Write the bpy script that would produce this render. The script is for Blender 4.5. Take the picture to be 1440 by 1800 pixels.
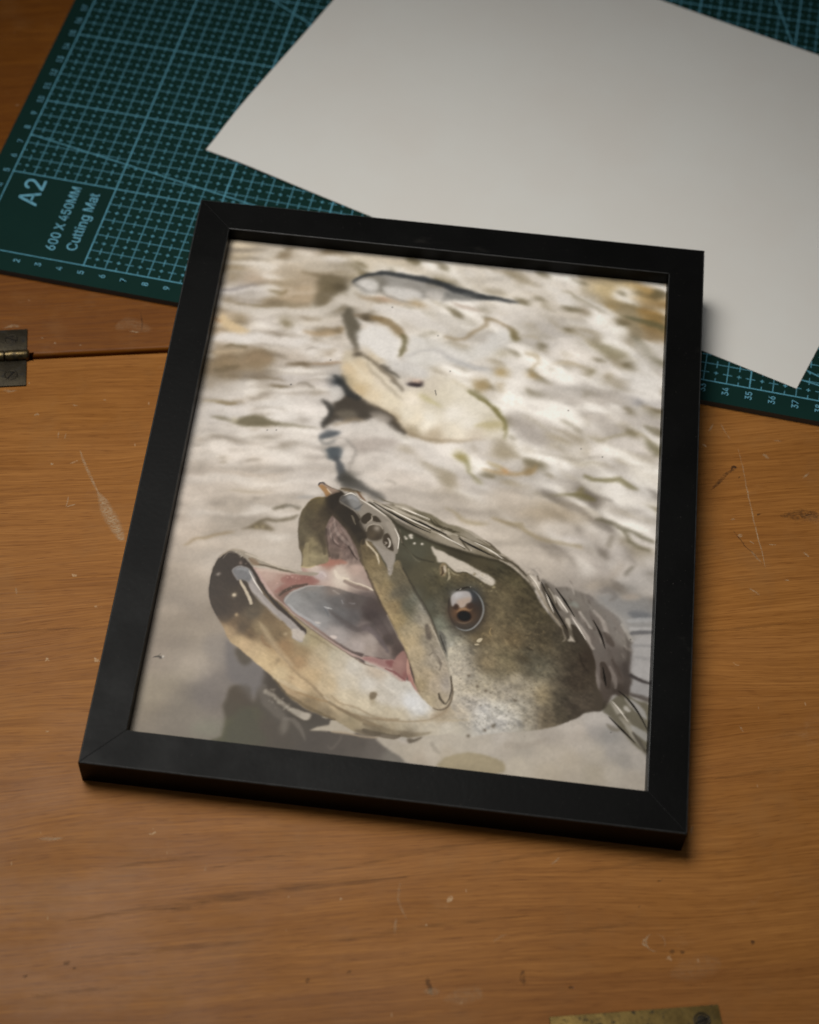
import bpy, bmesh, math, json
import numpy as np
from mathutils import Matrix, Vector

for _o in list(bpy.data.objects): bpy.data.objects.remove(_o)
SC = bpy.context.scene
COL = SC.collection
R = math.radians

# ================================================================= camera
cam_d = bpy.data.cameras.new('camera')
cam = bpy.data.objects.new('camera', cam_d); COL.objects.link(cam)
right, down, fwd = Vector((.99618, -.0844, .02231)), Vector((-.0547, -.80265, -.59393)), Vector((.06803, .59045, -.8042))
cam.matrix_world = Matrix.Translation((-.08553, -.55512, .6313)) @ Matrix((right, -down, -fwd)).transposed().to_4x4()
cam_d.sensor_fit = 'VERTICAL'; cam_d.sensor_height = 36.0; cam_d.lens = 66.8975
cam_d.shift_x, cam_d.shift_y = .05380, -.01140
cam_d.clip_start, cam_d.clip_end = .02, 20
cam_d.dof.use_dof = True; cam_d.dof.focus_distance = .760; cam_d.dof.aperture_fstop = 9.0
SC.camera = cam
SC.render.resolution_x, SC.render.resolution_y = 819, 1024

# ================================================================= light: one soft lamp over the left of the table, dim room
w = bpy.data.worlds.new('World'); SC.world = w; w.use_nodes = True
bg = w.node_tree.nodes['Background']; bg.inputs[0].default_value = (.88, .94, 1, 1); bg.inputs[1].default_value = .085
def area(name, loc, target, size, watts, col, spread=180):
    d = bpy.data.lights.new(name, 'AREA'); d.shape = 'DISK'; d.size = size; d.energy = watts; d.color = col; d.spread = R(spread)
    o = bpy.data.objects.new(name, d); COL.objects.link(o); o.location = loc
    o.rotation_euler = (Vector(target)-Vector(loc)).to_track_quat('-Z', 'Y').to_euler()
    return o
area('window_light', (-.25, .11, .95), (-.03, -.11, 0), .58, .94, (1.0, .973, .925), 46)
vs = SC.view_settings; vs.view_transform = 'Standard'; vs.look = 'None'; vs.gamma = 1; vs.exposure = 0
try: vs.use_curve_mapping = False
except Exception: pass

# ================================================================= helpers
def lin(r, g, b):
    return tuple(((c/255)/12.92 if c/255 <= .04045 else ((c/255+.055)/1.055)**2.4) for c in (r, g, b))+(1,)
def mat(name):
    m = bpy.data.materials.new(name); m.use_nodes = True; n = m.node_tree; n.nodes.clear()
    out = n.nodes.new('ShaderNodeOutputMaterial'); b = n.nodes.new('ShaderNodeBsdfPrincipled')
    n.links.new(b.outputs[0], out.inputs[0]); return m, n, b
class NT:
    """small helper to write node expressions"""
    def __init__(s, tree): s.t = tree
    def new(s, kind, **kw):
        n = s.t.nodes.new(kind)
        for k, v in kw.items(): setattr(n, k, v)
        return n
    def put(s, sock, v):
        if hasattr(v, 'is_output') or isinstance(v, bpy.types.NodeSocket): s.t.links.new(v, sock)
        else: sock.default_value = v
    def m(s, op, a, b=0., c=0., clamp=False):
        n = s.new('ShaderNodeMath', operation=op, use_clamp=clamp)
        for i, v in enumerate((a, b, c)): s.put(n.inputs[i], v)
        return n.outputs[0]
    def v(s, op, a, b=(0, 0, 0)):
        n = s.new('ShaderNodeVectorMath', operation=op); s.put(n.inputs[0], a); s.put(n.inputs[1], b); return n
    def xyz(s, vec): n = s.new('ShaderNodeSeparateXYZ'); s.put(n.inputs[0], vec); return n.outputs
    def comb(s, x, y, z=0.):
        n = s.new('ShaderNodeCombineXYZ')
        for i, q in enumerate((x, y, z)): s.put(n.inputs[i], q)
        return n.outputs[0]
    def noise(s, vec, scale=1., detail=2., rough=.5, dist=0.):
        n = s.new('ShaderNodeTexNoise'); s.put(n.inputs['Vector'], vec); n.inputs['Scale'].default_value = scale
        n.inputs['Detail'].default_value = detail; n.inputs['Roughness'].default_value = rough; n.inputs['Distortion'].default_value = dist
        return n.outputs[0]
    def ramp(s, f, lo, hi, a=0., b=1.):
        n = s.new('ShaderNodeMapRange', interpolation_type='SMOOTHSTEP')
        for i, q in enumerate((f, lo, hi, a, b)): s.put(n.inputs[i], q)
        return n.outputs[0]
    def mix(s, f, a, b, mode='MIX'):
        n = s.new('ShaderNodeMix', data_type='RGBA', blend_type=mode)
        s.put(n.inputs[0], f); s.put(n.inputs[6], a); s.put(n.inputs[7], b); return n.outputs[2]
    def scale(s, vec, x, y, z=1.): return s.v('MULTIPLY', vec, (x, y, z)).outputs[0]
    def seg(s, p, a, b, w0, w1):
        """1 on the segment a-b, fading to 0 at distance w1"""
        a = Vector((a[0], a[1], 0)); ba = Vector((b[0], b[1], 0))-a
        pa = s.v('SUBTRACT', p, tuple(a)).outputs[0]
        h = s.m('DIVIDE', s.v('DOT_PRODUCT', pa, tuple(ba)).outputs['Value'], ba.length_squared, clamp=True)
        sc = s.new('ShaderNodeVectorMath', operation='SCALE'); sc.inputs[0].default_value = tuple(ba); s.put(sc.inputs['Scale'], h)
        d = s.v('LENGTH', s.v('SUBTRACT', pa, sc.outputs[0]).outputs[0]).outputs['Value']
        return s.ramp(d, w1, w0)
    def bump(s, h, strength, dist):
        n = s.new('ShaderNodeBump'); n.inputs['Strength'].default_value = strength; n.inputs['Distance'].default_value = dist
        s.put(n.inputs['Height'], h); return n.outputs[0]

def link(name, me, material=None, parent=None):
    o = bpy.data.objects.new(name, me); COL.objects.link(o)
    if material is not None:
        me.materials.clear()
        for m in (material if isinstance(material, (list, tuple)) else [material]): me.materials.append(m)
    if parent is not None: o.parent = parent
    return o
def empty(name, mw, label, category):
    o = bpy.data.objects.new(name, None); COL.objects.link(o); o.matrix_world = mw; o.empty_display_size = .02
    o['label'] = label; o['category'] = category; return o
def bm_mesh(bm, name, smooth=None):
    me = bpy.data.meshes.new(name); bmesh.ops.recalc_face_normals(bm, faces=bm.faces); bm.to_mesh(me); bm.free()
    if smooth is not None:
        for p in me.polygons: p.use_smooth = True
        me.set_sharp_from_angle(angle=R(smooth))
    return me
def prism(outline, z0, z1):
    bm = bmesh.new()
    lo = [bm.verts.new((x, y, z0)) for x, y in outline]; hi = [bm.verts.new((x, y, z1)) for x, y in outline]
    n = len(outline)
    bm.faces.new(hi); bm.faces.new(lo[::-1])
    for i in range(n): bm.faces.new((lo[i], lo[(i+1) % n], hi[(i+1) % n], hi[i]))
    return bm, hi
def bevel_top(bm, z, off, seg=2, tol=1e-6):
    e = [e for e in bm.edges if all(abs(v.co.z-z) < tol for v in e.verts)]
    bmesh.ops.bevel(bm, geom=e, offset=off, segments=seg, affect='EDGES', profile=.5)
def rounded(x0, y0, x1, y1, r, n=6):
    p = []
    for cx, cy, a in ((x1-r, y1-r, 0), (x0+r, y1-r, 90), (x0+r, y0+r, 180), (x1-r, y0+r, 270)):
        for i in range(n+1):
            t = R(a+90*i/n); p.append((cx+r*math.cos(t), cy+r*math.sin(t)))
    return p
def lathe(prof, n=32):
    bm = bmesh.new(); rings = []
    for r, z in prof:
        rings.append([bm.verts.new((max(r, 1e-5)*math.cos(2*math.pi*i/n), max(r, 1e-5)*math.sin(2*math.pi*i/n), z)) for i in range(n)])
    for a, b in zip(rings, rings[1:]):
        for i in range(n): bm.faces.new((a[i], a[(i+1) % n], b[(i+1) % n], b[i]))
    bm.faces.new(rings[0][::-1]); bm.faces.new(rings[-1]); return bm

# ================================================================= materials
def wood(name, tone):
    m, t, b = mat(name); n = NT(t)
    p = n.new('ShaderNodeTexCoord').outputs['Object']
    # the grain lines wander: bend y with slow noise
    wob = n.m('SUBTRACT', n.noise(n.scale(p, 5, 14), 1, 2), .5)
    wob2 = n.m('SUBTRACT', n.noise(n.scale(p, 16, 34), 1, 3), .5)
    x, y, z = n.xyz(p)
    yb = n.m('ADD', y, n.m('ADD', n.m('MULTIPLY', wob, .022), n.m('MULTIPLY', wob2, .003)))
    q = n.comb(x, yb, z)
    rings = n.noise(n.scale(q, 2.2, 60), 1, 3, .6)
    mid = n.noise(n.scale(q, 7, 330), 1, 3, .7)
    fine = n.noise(n.scale(q, 26, 1150), 1, 2, .8)
    pore = n.noise(n.scale(q, 110, 2300), 1, 1, .6)
    cloud = n.noise(n.scale(p, 12, 17), 1, 4, .65)
    c0, c1, c2 = tone
    col = n.mix(n.ramp(rings, .32, .68), c0, c1)
    col = n.mix(n.ramp(mid, .38, .66, 0, .38), col, c2)
    col = n.mix(n.ramp(fine, .32, .58, .50, 0), col, n.mix(1, col, (.62, .56, .50, 1), 'MULTIPLY'))
    col = n.mix(n.ramp(fine, .52, .70, 0, .42), col, n.mix(1, col, (1.30, 1.36, 1.46, 1), 'MULTIPLY'))
    col = n.mix(n.ramp(pore, .56, .70, 0, .50), col, n.mix(1, col, (.52, .44, .38, 1), 'MULTIPLY'))
    dk = n.noise(n.scale(q, 5, 120), 1, 4, .7)                     # sparse dark figure lines
    col = n.mix(n.ramp(dk, .62, .80, 0, .34), col, n.mix(1, col, (.56, .48, .44, 1), 'MULTIPLY'))
    col = n.mix(n.ramp(cloud, .32, .66, .45, 0), col, n.mix(1, col, (.76, .70, .66, 1), 'MULTIPLY'))
    col = n.mix(n.ramp(n.noise(n.scale(p, 30, 26), 1, 4, .7), .50, .72, 0, .22), col, lin(140, 102, 62))   # rubbed, greyed varnish
    lamella = n.ramp(yb, -.3010, -.3022)                           # the next glued strip of the board is duller
    col = n.mix(n.m('MULTIPLY', lamella, .55), col, n.mix(1, col, (.78, .74, .78, 1), 'MULTIPLY'))
    tex = n.noise(n.scale(p, 900, 2400), 1, 2, .6)
    # random nicks: short pale scratches and pits in the varnish
    vo = n.new('ShaderNodeTexVoronoi', feature='F1'); n.put(vo.inputs['Vector'], n.v('ADD', n.scale(p, 105, 140), n.scale(n.comb(n.noise(p, 420, 2), n.noise(p, 310, 2)), .7, .7)).outputs[0]); vo.inputs['Scale'].default_value = 1
    vr = n.xyz(vo.outputs['Color'])
    nick = n.m('MULTIPLY', n.ramp(vo.outputs['Distance'], .13, .05), n.ramp(vr[0], .78, .80))
    nick = n.m('MULTIPLY', n.m('MULTIPLY', nick, n.ramp(tex, .34, .50)), vr[2])
    vo2 = n.new('ShaderNodeTexVoronoi', feature='F1'); n.put(vo2.inputs['Vector'], n.scale(n.v('ADD', p, (3.1, 1.7, 0)).outputs[0], 260, 90)); vo2.inputs['Scale'].default_value = 1
    vr2 = n.xyz(vo2.outputs['Color'])
    scr = n.m('MULTIPLY', n.ramp(vo2.outputs['Distance'], .10, .04), n.ramp(vr2[1], .88, .90))
    pit = n.m('MULTIPLY', n.ramp(vo.outputs['Distance'], .12, .05), n.ramp(vr[0], .05, .04))
    smear = n.m('MULTIPLY', n.ramp(n.noise(n.scale(p, 24, 30), 1, 5, .7), .60, .74), n.ramp(tex, .35, .65, .15, .5))
    pale = n.m('MULTIPLY', nick, 1.0); pale = n.m('MAXIMUM', pale, n.m('MULTIPLY', scr, .5)); pale = n.m('MAXIMUM', pale, n.m('MULTIPLY', smear, .34))
    col = n.mix(n.m('MULTIPLY', pale, .62), col, lin(206, 178, 142))
    col = n.mix(n.m('MULTIPLY', pit, .75), col, lin(46, 28, 14))
    n.put(b.inputs['Base Color'], col)
    ro = n.m('ADD', n.ramp(n.noise(n.scale(p, 18, 30), 1, 4, .65), .3, .7, .36, .50), n.m('MULTIPLY', pale, .2))
    n.put(b.inputs['Roughness'], n.m('ADD', ro, n.m('MULTIPLY', n.m('SUBTRACT', fine, .5), .10)))
    b.inputs['Specular IOR Level'].default_value = .11
    h = n.m('ADD', n.m('ADD', n.m('MULTIPLY', fine, .5), n.m('MULTIPLY', mid, .5)), n.m('MULTIPLY', n.m('ADD', pale, pit), -.8))
    n.put(b.inputs['Normal'], n.bump(h, .16, .0006))
    return m
FIGURE = [([(-.1500, -.2690), (-.1226, -.2672), (-.0973, -.2643), (-.0718, -.2629), (-.0266, -.2611)], .0016, .75), ([(-.1130, -.2668), (-.0980, -.2650)], .0022, .8),
    ([(-.1800, -.1466), (-.1560, -.1464), (-.1359, -.1461)], .0006, .7), ([(-.0620, -.2570), (-.0240, -.2510), (.0100, -.2480)], .0010, .6), ([(-.1450, -.2830), (-.1100, -.2820), (-.0800, -.2812)], .0010, .55),
    ([(-.1000, -.2530), (-.0700, -.2490)], .0008, .6), ([(.0300, -.2640), (.0700, -.2605), (.1000, -.2590)], .0010, .5), ([(-.1400, -.2500), (-.1200, -.2485), (-.0950, -.2470)], .0007, .5), ([(-.0700, -.2850), (-.0300, -.2815), (.0150, -.2790)], .0010, .6),
    ([(.0880, -.1655), (.1200, -.1640), (.1700, -.1610)], .0008, .55), ([(.0900, -.2300), (.1300, -.2270)], .0008, .5), ([(-.1750, -.2080), (-.1500, -.2070)], .0006, .5), ([(.0000, -.2580), (.0350, -.2540)], .0008, .55), ([(-.1620, -.2960), (-.1300, -.2950)], .0009, .5), ([(.0150, -.2870), (.0500, -.2850)], .0008, .5)]
STAINS = [([(.1297, -.0848), (.1285, -.0856), (.1272, -.0872)], .0019, .95), ([(.1283, -.0860), (.1225, -.0912), (.1164, -.0969)], .0010, .5), ([(.1296, -.0903), (.1300, -.0908)], .0006, .9),
    ([(.1420, -.1112), (.1500, -.1122), (.1600, -.1130)], .0030, .40), ([(.1500, -.1124), (.1580, -.1120)], .0008, .8), ([(.1333, -.1098), (.1338, -.1108)], .0010, .6), ([(-.1180, .0060), (-.1168, .0120), (-.1180, .0190)], .0004, .5),
    ([(-.0664, -.2966), (-.0652, -.2977)], .0012, .6), ([(-.0243, -.2985), (-.0238, -.3020), (-.0235, -.3060)], .0014, .45), ([(.0913, -.2948), (.0930, -.2953)], .0014, .55), ([(.0620, -.2960), (.0640, -.2963)], .0010, .5), ([(.0655, -.2966), (.0675, -.2970)], .0010, .5), ([(.0100, -.2990), (.0088, -.3020), (.0095, -.3050)], .0012, .4),
    ([(.1215, -.1170), (.1250, -.1255), (.1290, -.1330)], .0004, .6), ([(-.1495, -.2830), (-.1490, -.2855)], .0014, .4), ([(-.1640, -.2880), (-.1630, -.2890)], .0014, .4), ([(-.0520, -.2950), (-.0512, -.2960)], .0009, .5), ([(.0640, -.1500), (.0650, -.1506)], .0006, .5)]
SCRATCHES = [([(.0575+.0034*math.cos(R(a)), -.2925+.0034*math.sin(R(a))) for a in range(100, 300, 20)], .0006, .65), ([(.0575+.0036*math.cos(R(a)), -.2925+.0036*math.sin(R(a))) for a in range(-40, 100, 20)], .0004, .35),
    ([(-.0300, -.2620), (-.0310, -.2700), (-.0290, -.2780)], .0012, .25), ([(.0420, -.2380), (.0450, -.2420)], .0004, .6), ([(.1380, -.2300), (.1360, -.2420)], .0010, .3), ([(.1300, -.2350), (.1310, -.2480)], .0008, .3), ([(.0600, -.3050), (.0800, -.3010)], .0040, .10), ([(-.0200, -.3080), (-.0050, -.3060)], .0036, .16), ([(.1450, -.1980), (.1520, -.1990)], .0006, .5), ([(.1050, -.2080), (.1065, -.2110)], .0005, .5),
    ([(.0880, -.1770), (.0950, -.1790)], .0030, .25), ([(.1600, -.0900), (.1560, -.0930)], .0006, .6), ([(.1480, -.1300), (.1500, -.1330)], .0006, .5), ([(.1220, -.1460), (.1260, -.1500)], .0006, .5), ([(-.1700, -.1250), (-.1695, -.1290)], .0006, .45), ([(-.1760, -.1900), (-.1750, -.2000)], .0005, .4), ([(-.1480, -.0330), (-.1455, -.0336)], .0006, .6), ([(-.1350, -.0310), (-.1335, -.0312)], .0005, .6), ([(-.1560, .0030), (-.1550, .0022)], .0006, .7), ([(-.1450, .0010), (-.1440, .0005)], .0005, .6), ([(-.1620, .0060), (-.1605, .0055)], .0005, .6),
    ([(-.1449, -.0574), (-.1400, -.0727), (-.1357, -.0847)], .0010, .5), ([(-.1375, -.0800), (-.1319, -.0939), (-.1272, -.1062)], .0026, .62), ([(-.1493, -.0812), (-.1506, -.0875)], .0003, .8), ([(-.1506, -.0875), (-.1462, -.0855)], .0003, .7),
    ([(.1323, -.0751), (.1318, -.0926), (.1310, -.1189), (.1309, -.1373)], .00035, .55), ([(.1314, -.1150), (.1306, -.1370)], .0003, .5), ([(.1247, -.0613), (.1213, -.0660)], .0004, .6), ([(.1273, -.0608), (.1286, -.0660), (.1301, -.0712)], .0004, .55),
    ([(-.1642, -.0380), (-.1630, -.0372), (-.1616, -.0376)], .0010, .85), ([(-.1238, .0077), (-.1183, .0060)], .0005, .7), ([(-.1300, .0090), (-.1230, .0120), (-.1130, .0070)], .0036, .16),
    ([(-.1785, .0124), (-.1745, .0138), (-.1705, .0130)], .0013, .5), ([(-.1778, -.0230), (-.1745, -.0238), (-.1710, -.0234)], .0011, .5), ([(.0540, -.2903), (.0530, -.2925), (.0545, -.2938)], .0007, .7), ([(-.0264, -.3040), (-.0200, -.3050)], .0018, .4), ([(.1232, -.1195), (.1246, -.1210)], .0013, .7),
    ([(-.1600, -.2360), (-.1500, -.2366)], .0010, .45), ([(.1420, -.0790), (.1445, -.0822)], .0010, .45), ([(.1215, -.1122), (.1238, -.1116)], .0004, .6), ([(-.0340, -.2830), (-.0328, -.2760)], .0008, .35), ([(.0250, -.2600), (.0290, -.2570)], .0004, .5), ([(.0000, -.2880), (.0060, -.2850)], .0006, .35),
    ([(.1270, -.1230), (.1290, -.1250)], .0004, .6), ([(.1345, -.1255), (.1380, -.1258)], .0004, .6), ([(.1370, -.1430), (.1395, -.1436)], .0005, .8), ([(.1265, -.1275), (.1300, -.1345)], .0007, .4), ([(-.1665, -.0190), (-.1663, -.0204)], .0005, .8), ([(-.1535, -.0470), (-.1540, -.0510)], .0004, .6), ([(-.1505, -.0480), (-.1512, -.0515)], .0004, .5), ([(-.1570, -.0640), (-.1555, -.0645)], .0008, .8),
    ([(.1380, -.2380), (.1330, -.2450)], .0005, .4), ([(.0480, -.2400), (.0530, -.2470)], .0005, .4), ([(.0780, -.2520), (.0800, -.2480)], .0005, .4), ([(-.1000, -.2540), (-.0990, -.2500)], .0005, .4), ([(.1480, -.0720), (.1520, -.0730)], .0009, .4)]
TONE_FRONT = (lin(152, 100, 46), lin(161, 108, 53), lin(137, 87, 38))
TONE_REAR = (lin(118, 68, 14), lin(129, 77, 19), lin(99, 54, 10))
M_FRONT = wood('varnished_beech_front', TONE_FRONT); M_REAR = wood('varnished_beech_rear', TONE_REAR)

def mat_print():
    m, t, b = mat('cutting_mat_print'); n = NT(t)
    p = n.new('ShaderNodeTexCoord').outputs['Object']
    x, y, z = n.xyz(n.scale(p, 100, 100, 100))                      # centimetres on the mat
    def near(v, period, half, soft=.012):                          # 1 within half of a multiple of period
        d = n.m('ABSOLUTE', n.m('SUBTRACT', n.m('MODULO', n.m('ADD', v, 100*period+period/2), period), period/2))
        return n.ramp(d, half+soft, half-soft)
    def off(v):                                                     # distance to the nearest half centimetre between two lines
        return n.m('ABSOLUTE', n.m('SUBTRACT', n.m('MODULO', n.m('ADD', v, 100.), 1.), .5))
    def at(v, c, half, soft=.012): return n.ramp(n.m('ABSOLUTE', n.m('SUBTRACT', v, c)), half+soft, half-soft)
    def AND(*a):
        r = a[0]
        for k in a[1:]: r = n.m('MULTIPLY', r, k)
        return r
    def OR(*a):
        r = a[0]
        for k in a[1:]: r = n.m('MAXIMUM', r, k)
        return r
    gt = lambda v, c: n.m('GREATER_THAN', v, c)
    lt = lambda v, c: n.m('LESS_THAN', v, c)
    inside = AND(gt(x, -.03), gt(y, -.03), lt(x, 58.03), lt(y, 43.03))
    box = AND(lt(x, 4.97), lt(y, 4.97))
    grid = n.m('MULTIPLY', inside, n.m('SUBTRACT', 1., box))
    thin = OR(near(x, 1., .017), near(y, 1., .017))
    bold = OR(near(x, 5., .029), near(y, 5., .029))
    hx, hy = n.m('ABSOLUTE', n.m('SUBTRACT', .5, off(x))), n.m('ABSOLUTE', n.m('SUBTRACT', .5, off(y)))   # distance to the nearest line
    ox, oy = off(x), off(y)                                          # distance to the half
    tick = OR(AND(n.ramp(oy, .027, .010), n.ramp(hx, .21, .19)), AND(n.ramp(ox, .027, .010), n.ramp(hy, .21, .19)))
    plus = OR(AND(n.ramp(oy, .030, .012), n.ramp(ox, .10, .085)), AND(n.ramp(ox, .030, .012), n.ramp(oy, .10, .085)))
    border = AND(OR(at(x, 0, .024), at(y, 0, .024), at(x, 58, .024), at(y, 43, .024)), inside)
    def ray(ax, ay, deg):                                           # an angle guide through (ax, ay)
        s, c = math.sin(R(deg)), math.cos(R(deg))
        d = n.m('ABSOLUTE', n.m('ADD', n.m('MULTIPLY', n.m('SUBTRACT', x, ax), -s), n.m('MULTIPLY', n.m('SUBTRACT', y, ay), c)))
        return n.ramp(d, .040, .016)
    rays = OR(ray(0, 7.56, -10), ray(0, 25.05, -30.3), ray(33.7, 26.45, -71), AND(gt(x, 36.), ray(37.3, 1.62, -22)))
    lines = AND(grid, OR(n.m('MULTIPLY', thin, .92), n.m('MULTIPLY', tick, .92), n.m('MULTIPLY', plus, .95), bold, rays))
    lines = OR(lines, border)
    worn = n.ramp(n.noise(p, 260, 4, .7), .30, .62, .72, 1)
    green = n.mix(n.noise(p, 55, 3), lin(14, 41, 37), lin(18, 47, 42))
    ink = lin(100, 166, 188)
    n.put(b.inputs['Base Color'], n.mix(n.m('MULTIPLY', n.m('MULTIPLY', lines, worn), .92), green, ink))
    b.inputs['Roughness'].default_value = .66; b.inputs['Specular IOR Level'].default_value = .05
    n.put(b.inputs['Normal'], n.bump(n.noise(p, 2600, 2), .12, .0002))
    return m
M_MAT = mat_print()
def plain(name, col, rough=.5, spec=.5, metal=0., bump=None, var=None):
    m, t, b = mat(name); n = NT(t); p = n.new('ShaderNodeTexCoord').outputs['Object']
    c = col
    if var: c = n.mix(n.ramp(n.noise(p, var[0], 4, .6), .3, .7), col, var[1])
    n.put(b.inputs['Base Color'], c); b.inputs['Roughness'].default_value = rough
    b.inputs['Specular IOR Level'].default_value = spec; b.inputs['Metallic'].default_value = metal
    if bump: n.put(b.inputs['Normal'], n.bump(n.noise(p, bump[0], 3), bump[1], bump[2]))
    return m
M_MATSIDE = plain('mat_core', lin(84, 82, 78), .8, .2, bump=(900, .3, .0004))
M_INK = plain('mat_ink', lin(112, 174, 196), .6, .1, var=(400, lin(96, 156, 178)))
M_PAPER = plain('white_card', lin(221, 219, 213), .75, .18, bump=(1800, .05, .0002), var=(14, lin(219, 215, 208)))
def frame_mat():
    m, t, b = mat('black_painted_wood'); n = NT(t); p = n.new('ShaderNodeTexCoord').outputs['Object']
    dust = n.m('MAXIMUM', n.ramp(n.noise(p, 1500, 1, .5), .76, .80), n.m('MULTIPLY', n.ramp(n.noise(n.scale(p, 30, 60), 1, 4, .7), .62, .75), .25))
    c = n.mix(n.noise(p, 60, 4), lin(7, 7, 7), lin(10, 10, 9))
    c = n.mix(n.m('MULTIPLY', dust, .30), c, lin(90, 86, 80))
    n.put(b.inputs['Base Color'], c)
    n.put(b.inputs['Roughness'], n.ramp(n.noise(p, 40, 4, .6), .3, .7, .33, .42))
    b.inputs['Specular IOR Level'].default_value = .055
    n.put(b.inputs['Normal'], n.bump(n.m('ADD', n.noise(p, 500, 3), n.m('MULTIPLY', n.noise(p, 60, 2), .6)), .10, .0003))
    return m
M_FRAME = frame_mat()
M_EDGE = plain('black_edge_highlight', lin(44, 44, 43), .38, .3, var=(300, lin(30, 30, 29)))  # rim highlight painted as a lighter black on the rail bevels
def metal_mat(name, c0, c1, dirt, rough, sc=160):
    m, t, b = mat(name); n = NT(t); p = n.new('ShaderNodeTexCoord').outputs['Object']
    c = n.mix(n.ramp(n.noise(p, sc, 4, .7), .3, .7), c0, c1)
    d = n.ramp(n.noise(p, sc*2.3, 5, .75), .54, .66)
    c = n.mix(d, c, dirt)
    n.put(b.inputs['Base Color'], c); n.put(b.inputs['Metallic'], n.m('SUBTRACT', .9, n.m('MULTIPLY', d, .7)))
    n.put(b.inputs['Roughness'], n.m('ADD', rough, n.m('MULTIPLY', d, .3)))
    n.put(b.inputs['Normal'], n.bump(n.noise(p, sc*6, 3), .25, .0003))
    return m
M_BRASS_OLD = metal_mat('tarnished_brass', lin(64, 58, 46), lin(50, 45, 36), lin(30, 26, 20), .50)
M_BARREL = metal_mat('worn_brass', lin(112, 95, 62), lin(58, 50, 35), lin(26, 21, 13), .32, 420)
M_BRASS = metal_mat('stained_brass', lin(128, 106, 60), lin(100, 82, 46), lin(42, 38, 24), .55, 150)
M_SCREW = metal_mat('dark_screw', lin(52, 46, 36), lin(38, 34, 27), lin(20, 17, 12), .5, 500)
M_BOARD = plain('brown_hardboard', lin(96, 66, 42), .8, .2, var=(200, lin(82, 56, 36)))

# ================================================================= the table: two boards that meet at a hinge line
table = bpy.data.objects.new('table', None); COL.objects.link(table); table['kind'] = 'structure'
SEAM, GAP = -.0047, .0009
NOTCH = (-.2200, -.1652)
BOARDS = []
def board(outline, m, z0=-.018, z1=0.):
    bm, hi = prism(outline, z0, z1); bevel_top(bm, z1, .0016, 4)
    BOARDS.append(link('board', bm_mesh(bm, 'board', 40), m, table))
yb, yf = SEAM+GAP, SEAM-GAP
board([(-.75, yb), (NOTCH[0]-.003, yb), (NOTCH[0], yb+.0027), (NOTCH[1]-.0025, yb+.0027), (NOTCH[1], yb), (.80, yb), (.80, .62), (-.75, .62)], M_REAR)
board([(-.75, -.345), (.80, -.345), (.80, yf), (NOTCH[1], yf), (NOTCH[1]-.0025, yf-.0027), (NOTCH[0], yf-.0027), (NOTCH[0]-.003, yf), (-.75, yf)], M_FRONT)
bm, hi = prism([(-.74, -.40), (.79, -.40), (.79, .60), (-.74, .60)], -.040, -.0185)
link('under_frame', bm_mesh(bm, 'under_frame'), M_REAR, table)
bm, hi = prism([(-.75, -.80), (.80, -.80), (.80, -.3464), (-.75, -.3464)], -.018, -.0003)
bevel_top(bm, -.0003, .0011, 3)
link('board', bm_mesh(bm, 'board', 40), M_FRONT, table)

# wear on the boards: scratches, rubbed patches, ink spots and dark figure lines, each a thin skin on the varnish
def wear_mat(name, col, soft, grain):
    m, t, b = mat(name); n = NT(t); p = n.new('ShaderNodeTexCoord').outputs['Object']
    e = n.new('ShaderNodeAttribute', attribute_name='edge').outputs['Fac']
    a = n.new('ShaderNodeAttribute', attribute_name='strength').outputs['Fac']
    k = n.ramp(n.noise(n.scale(p, *grain), 1, 3, .7), .34, .62, .06, 1)
    f = n.m('MULTIPLY', n.m('MULTIPLY', n.ramp(e, 0, soft), k), a)
    n.put(b.inputs['Base Color'], col); b.inputs['Roughness'].default_value = .6; b.inputs['Specular IOR Level'].default_value = .2
    n.put(b.inputs['Alpha'], f); return m
M_PALE = wear_mat('rubbed_varnish', lin(204, 178, 142), 1., (700, 1900)); M_DARK = wear_mat('dark_figure', lin(52, 30, 16), 1., (60, 1400)); M_STAIN = wear_mat('dark_stain', lin(34, 26, 22), .8, (500, 700))
_wz = [0]
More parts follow.
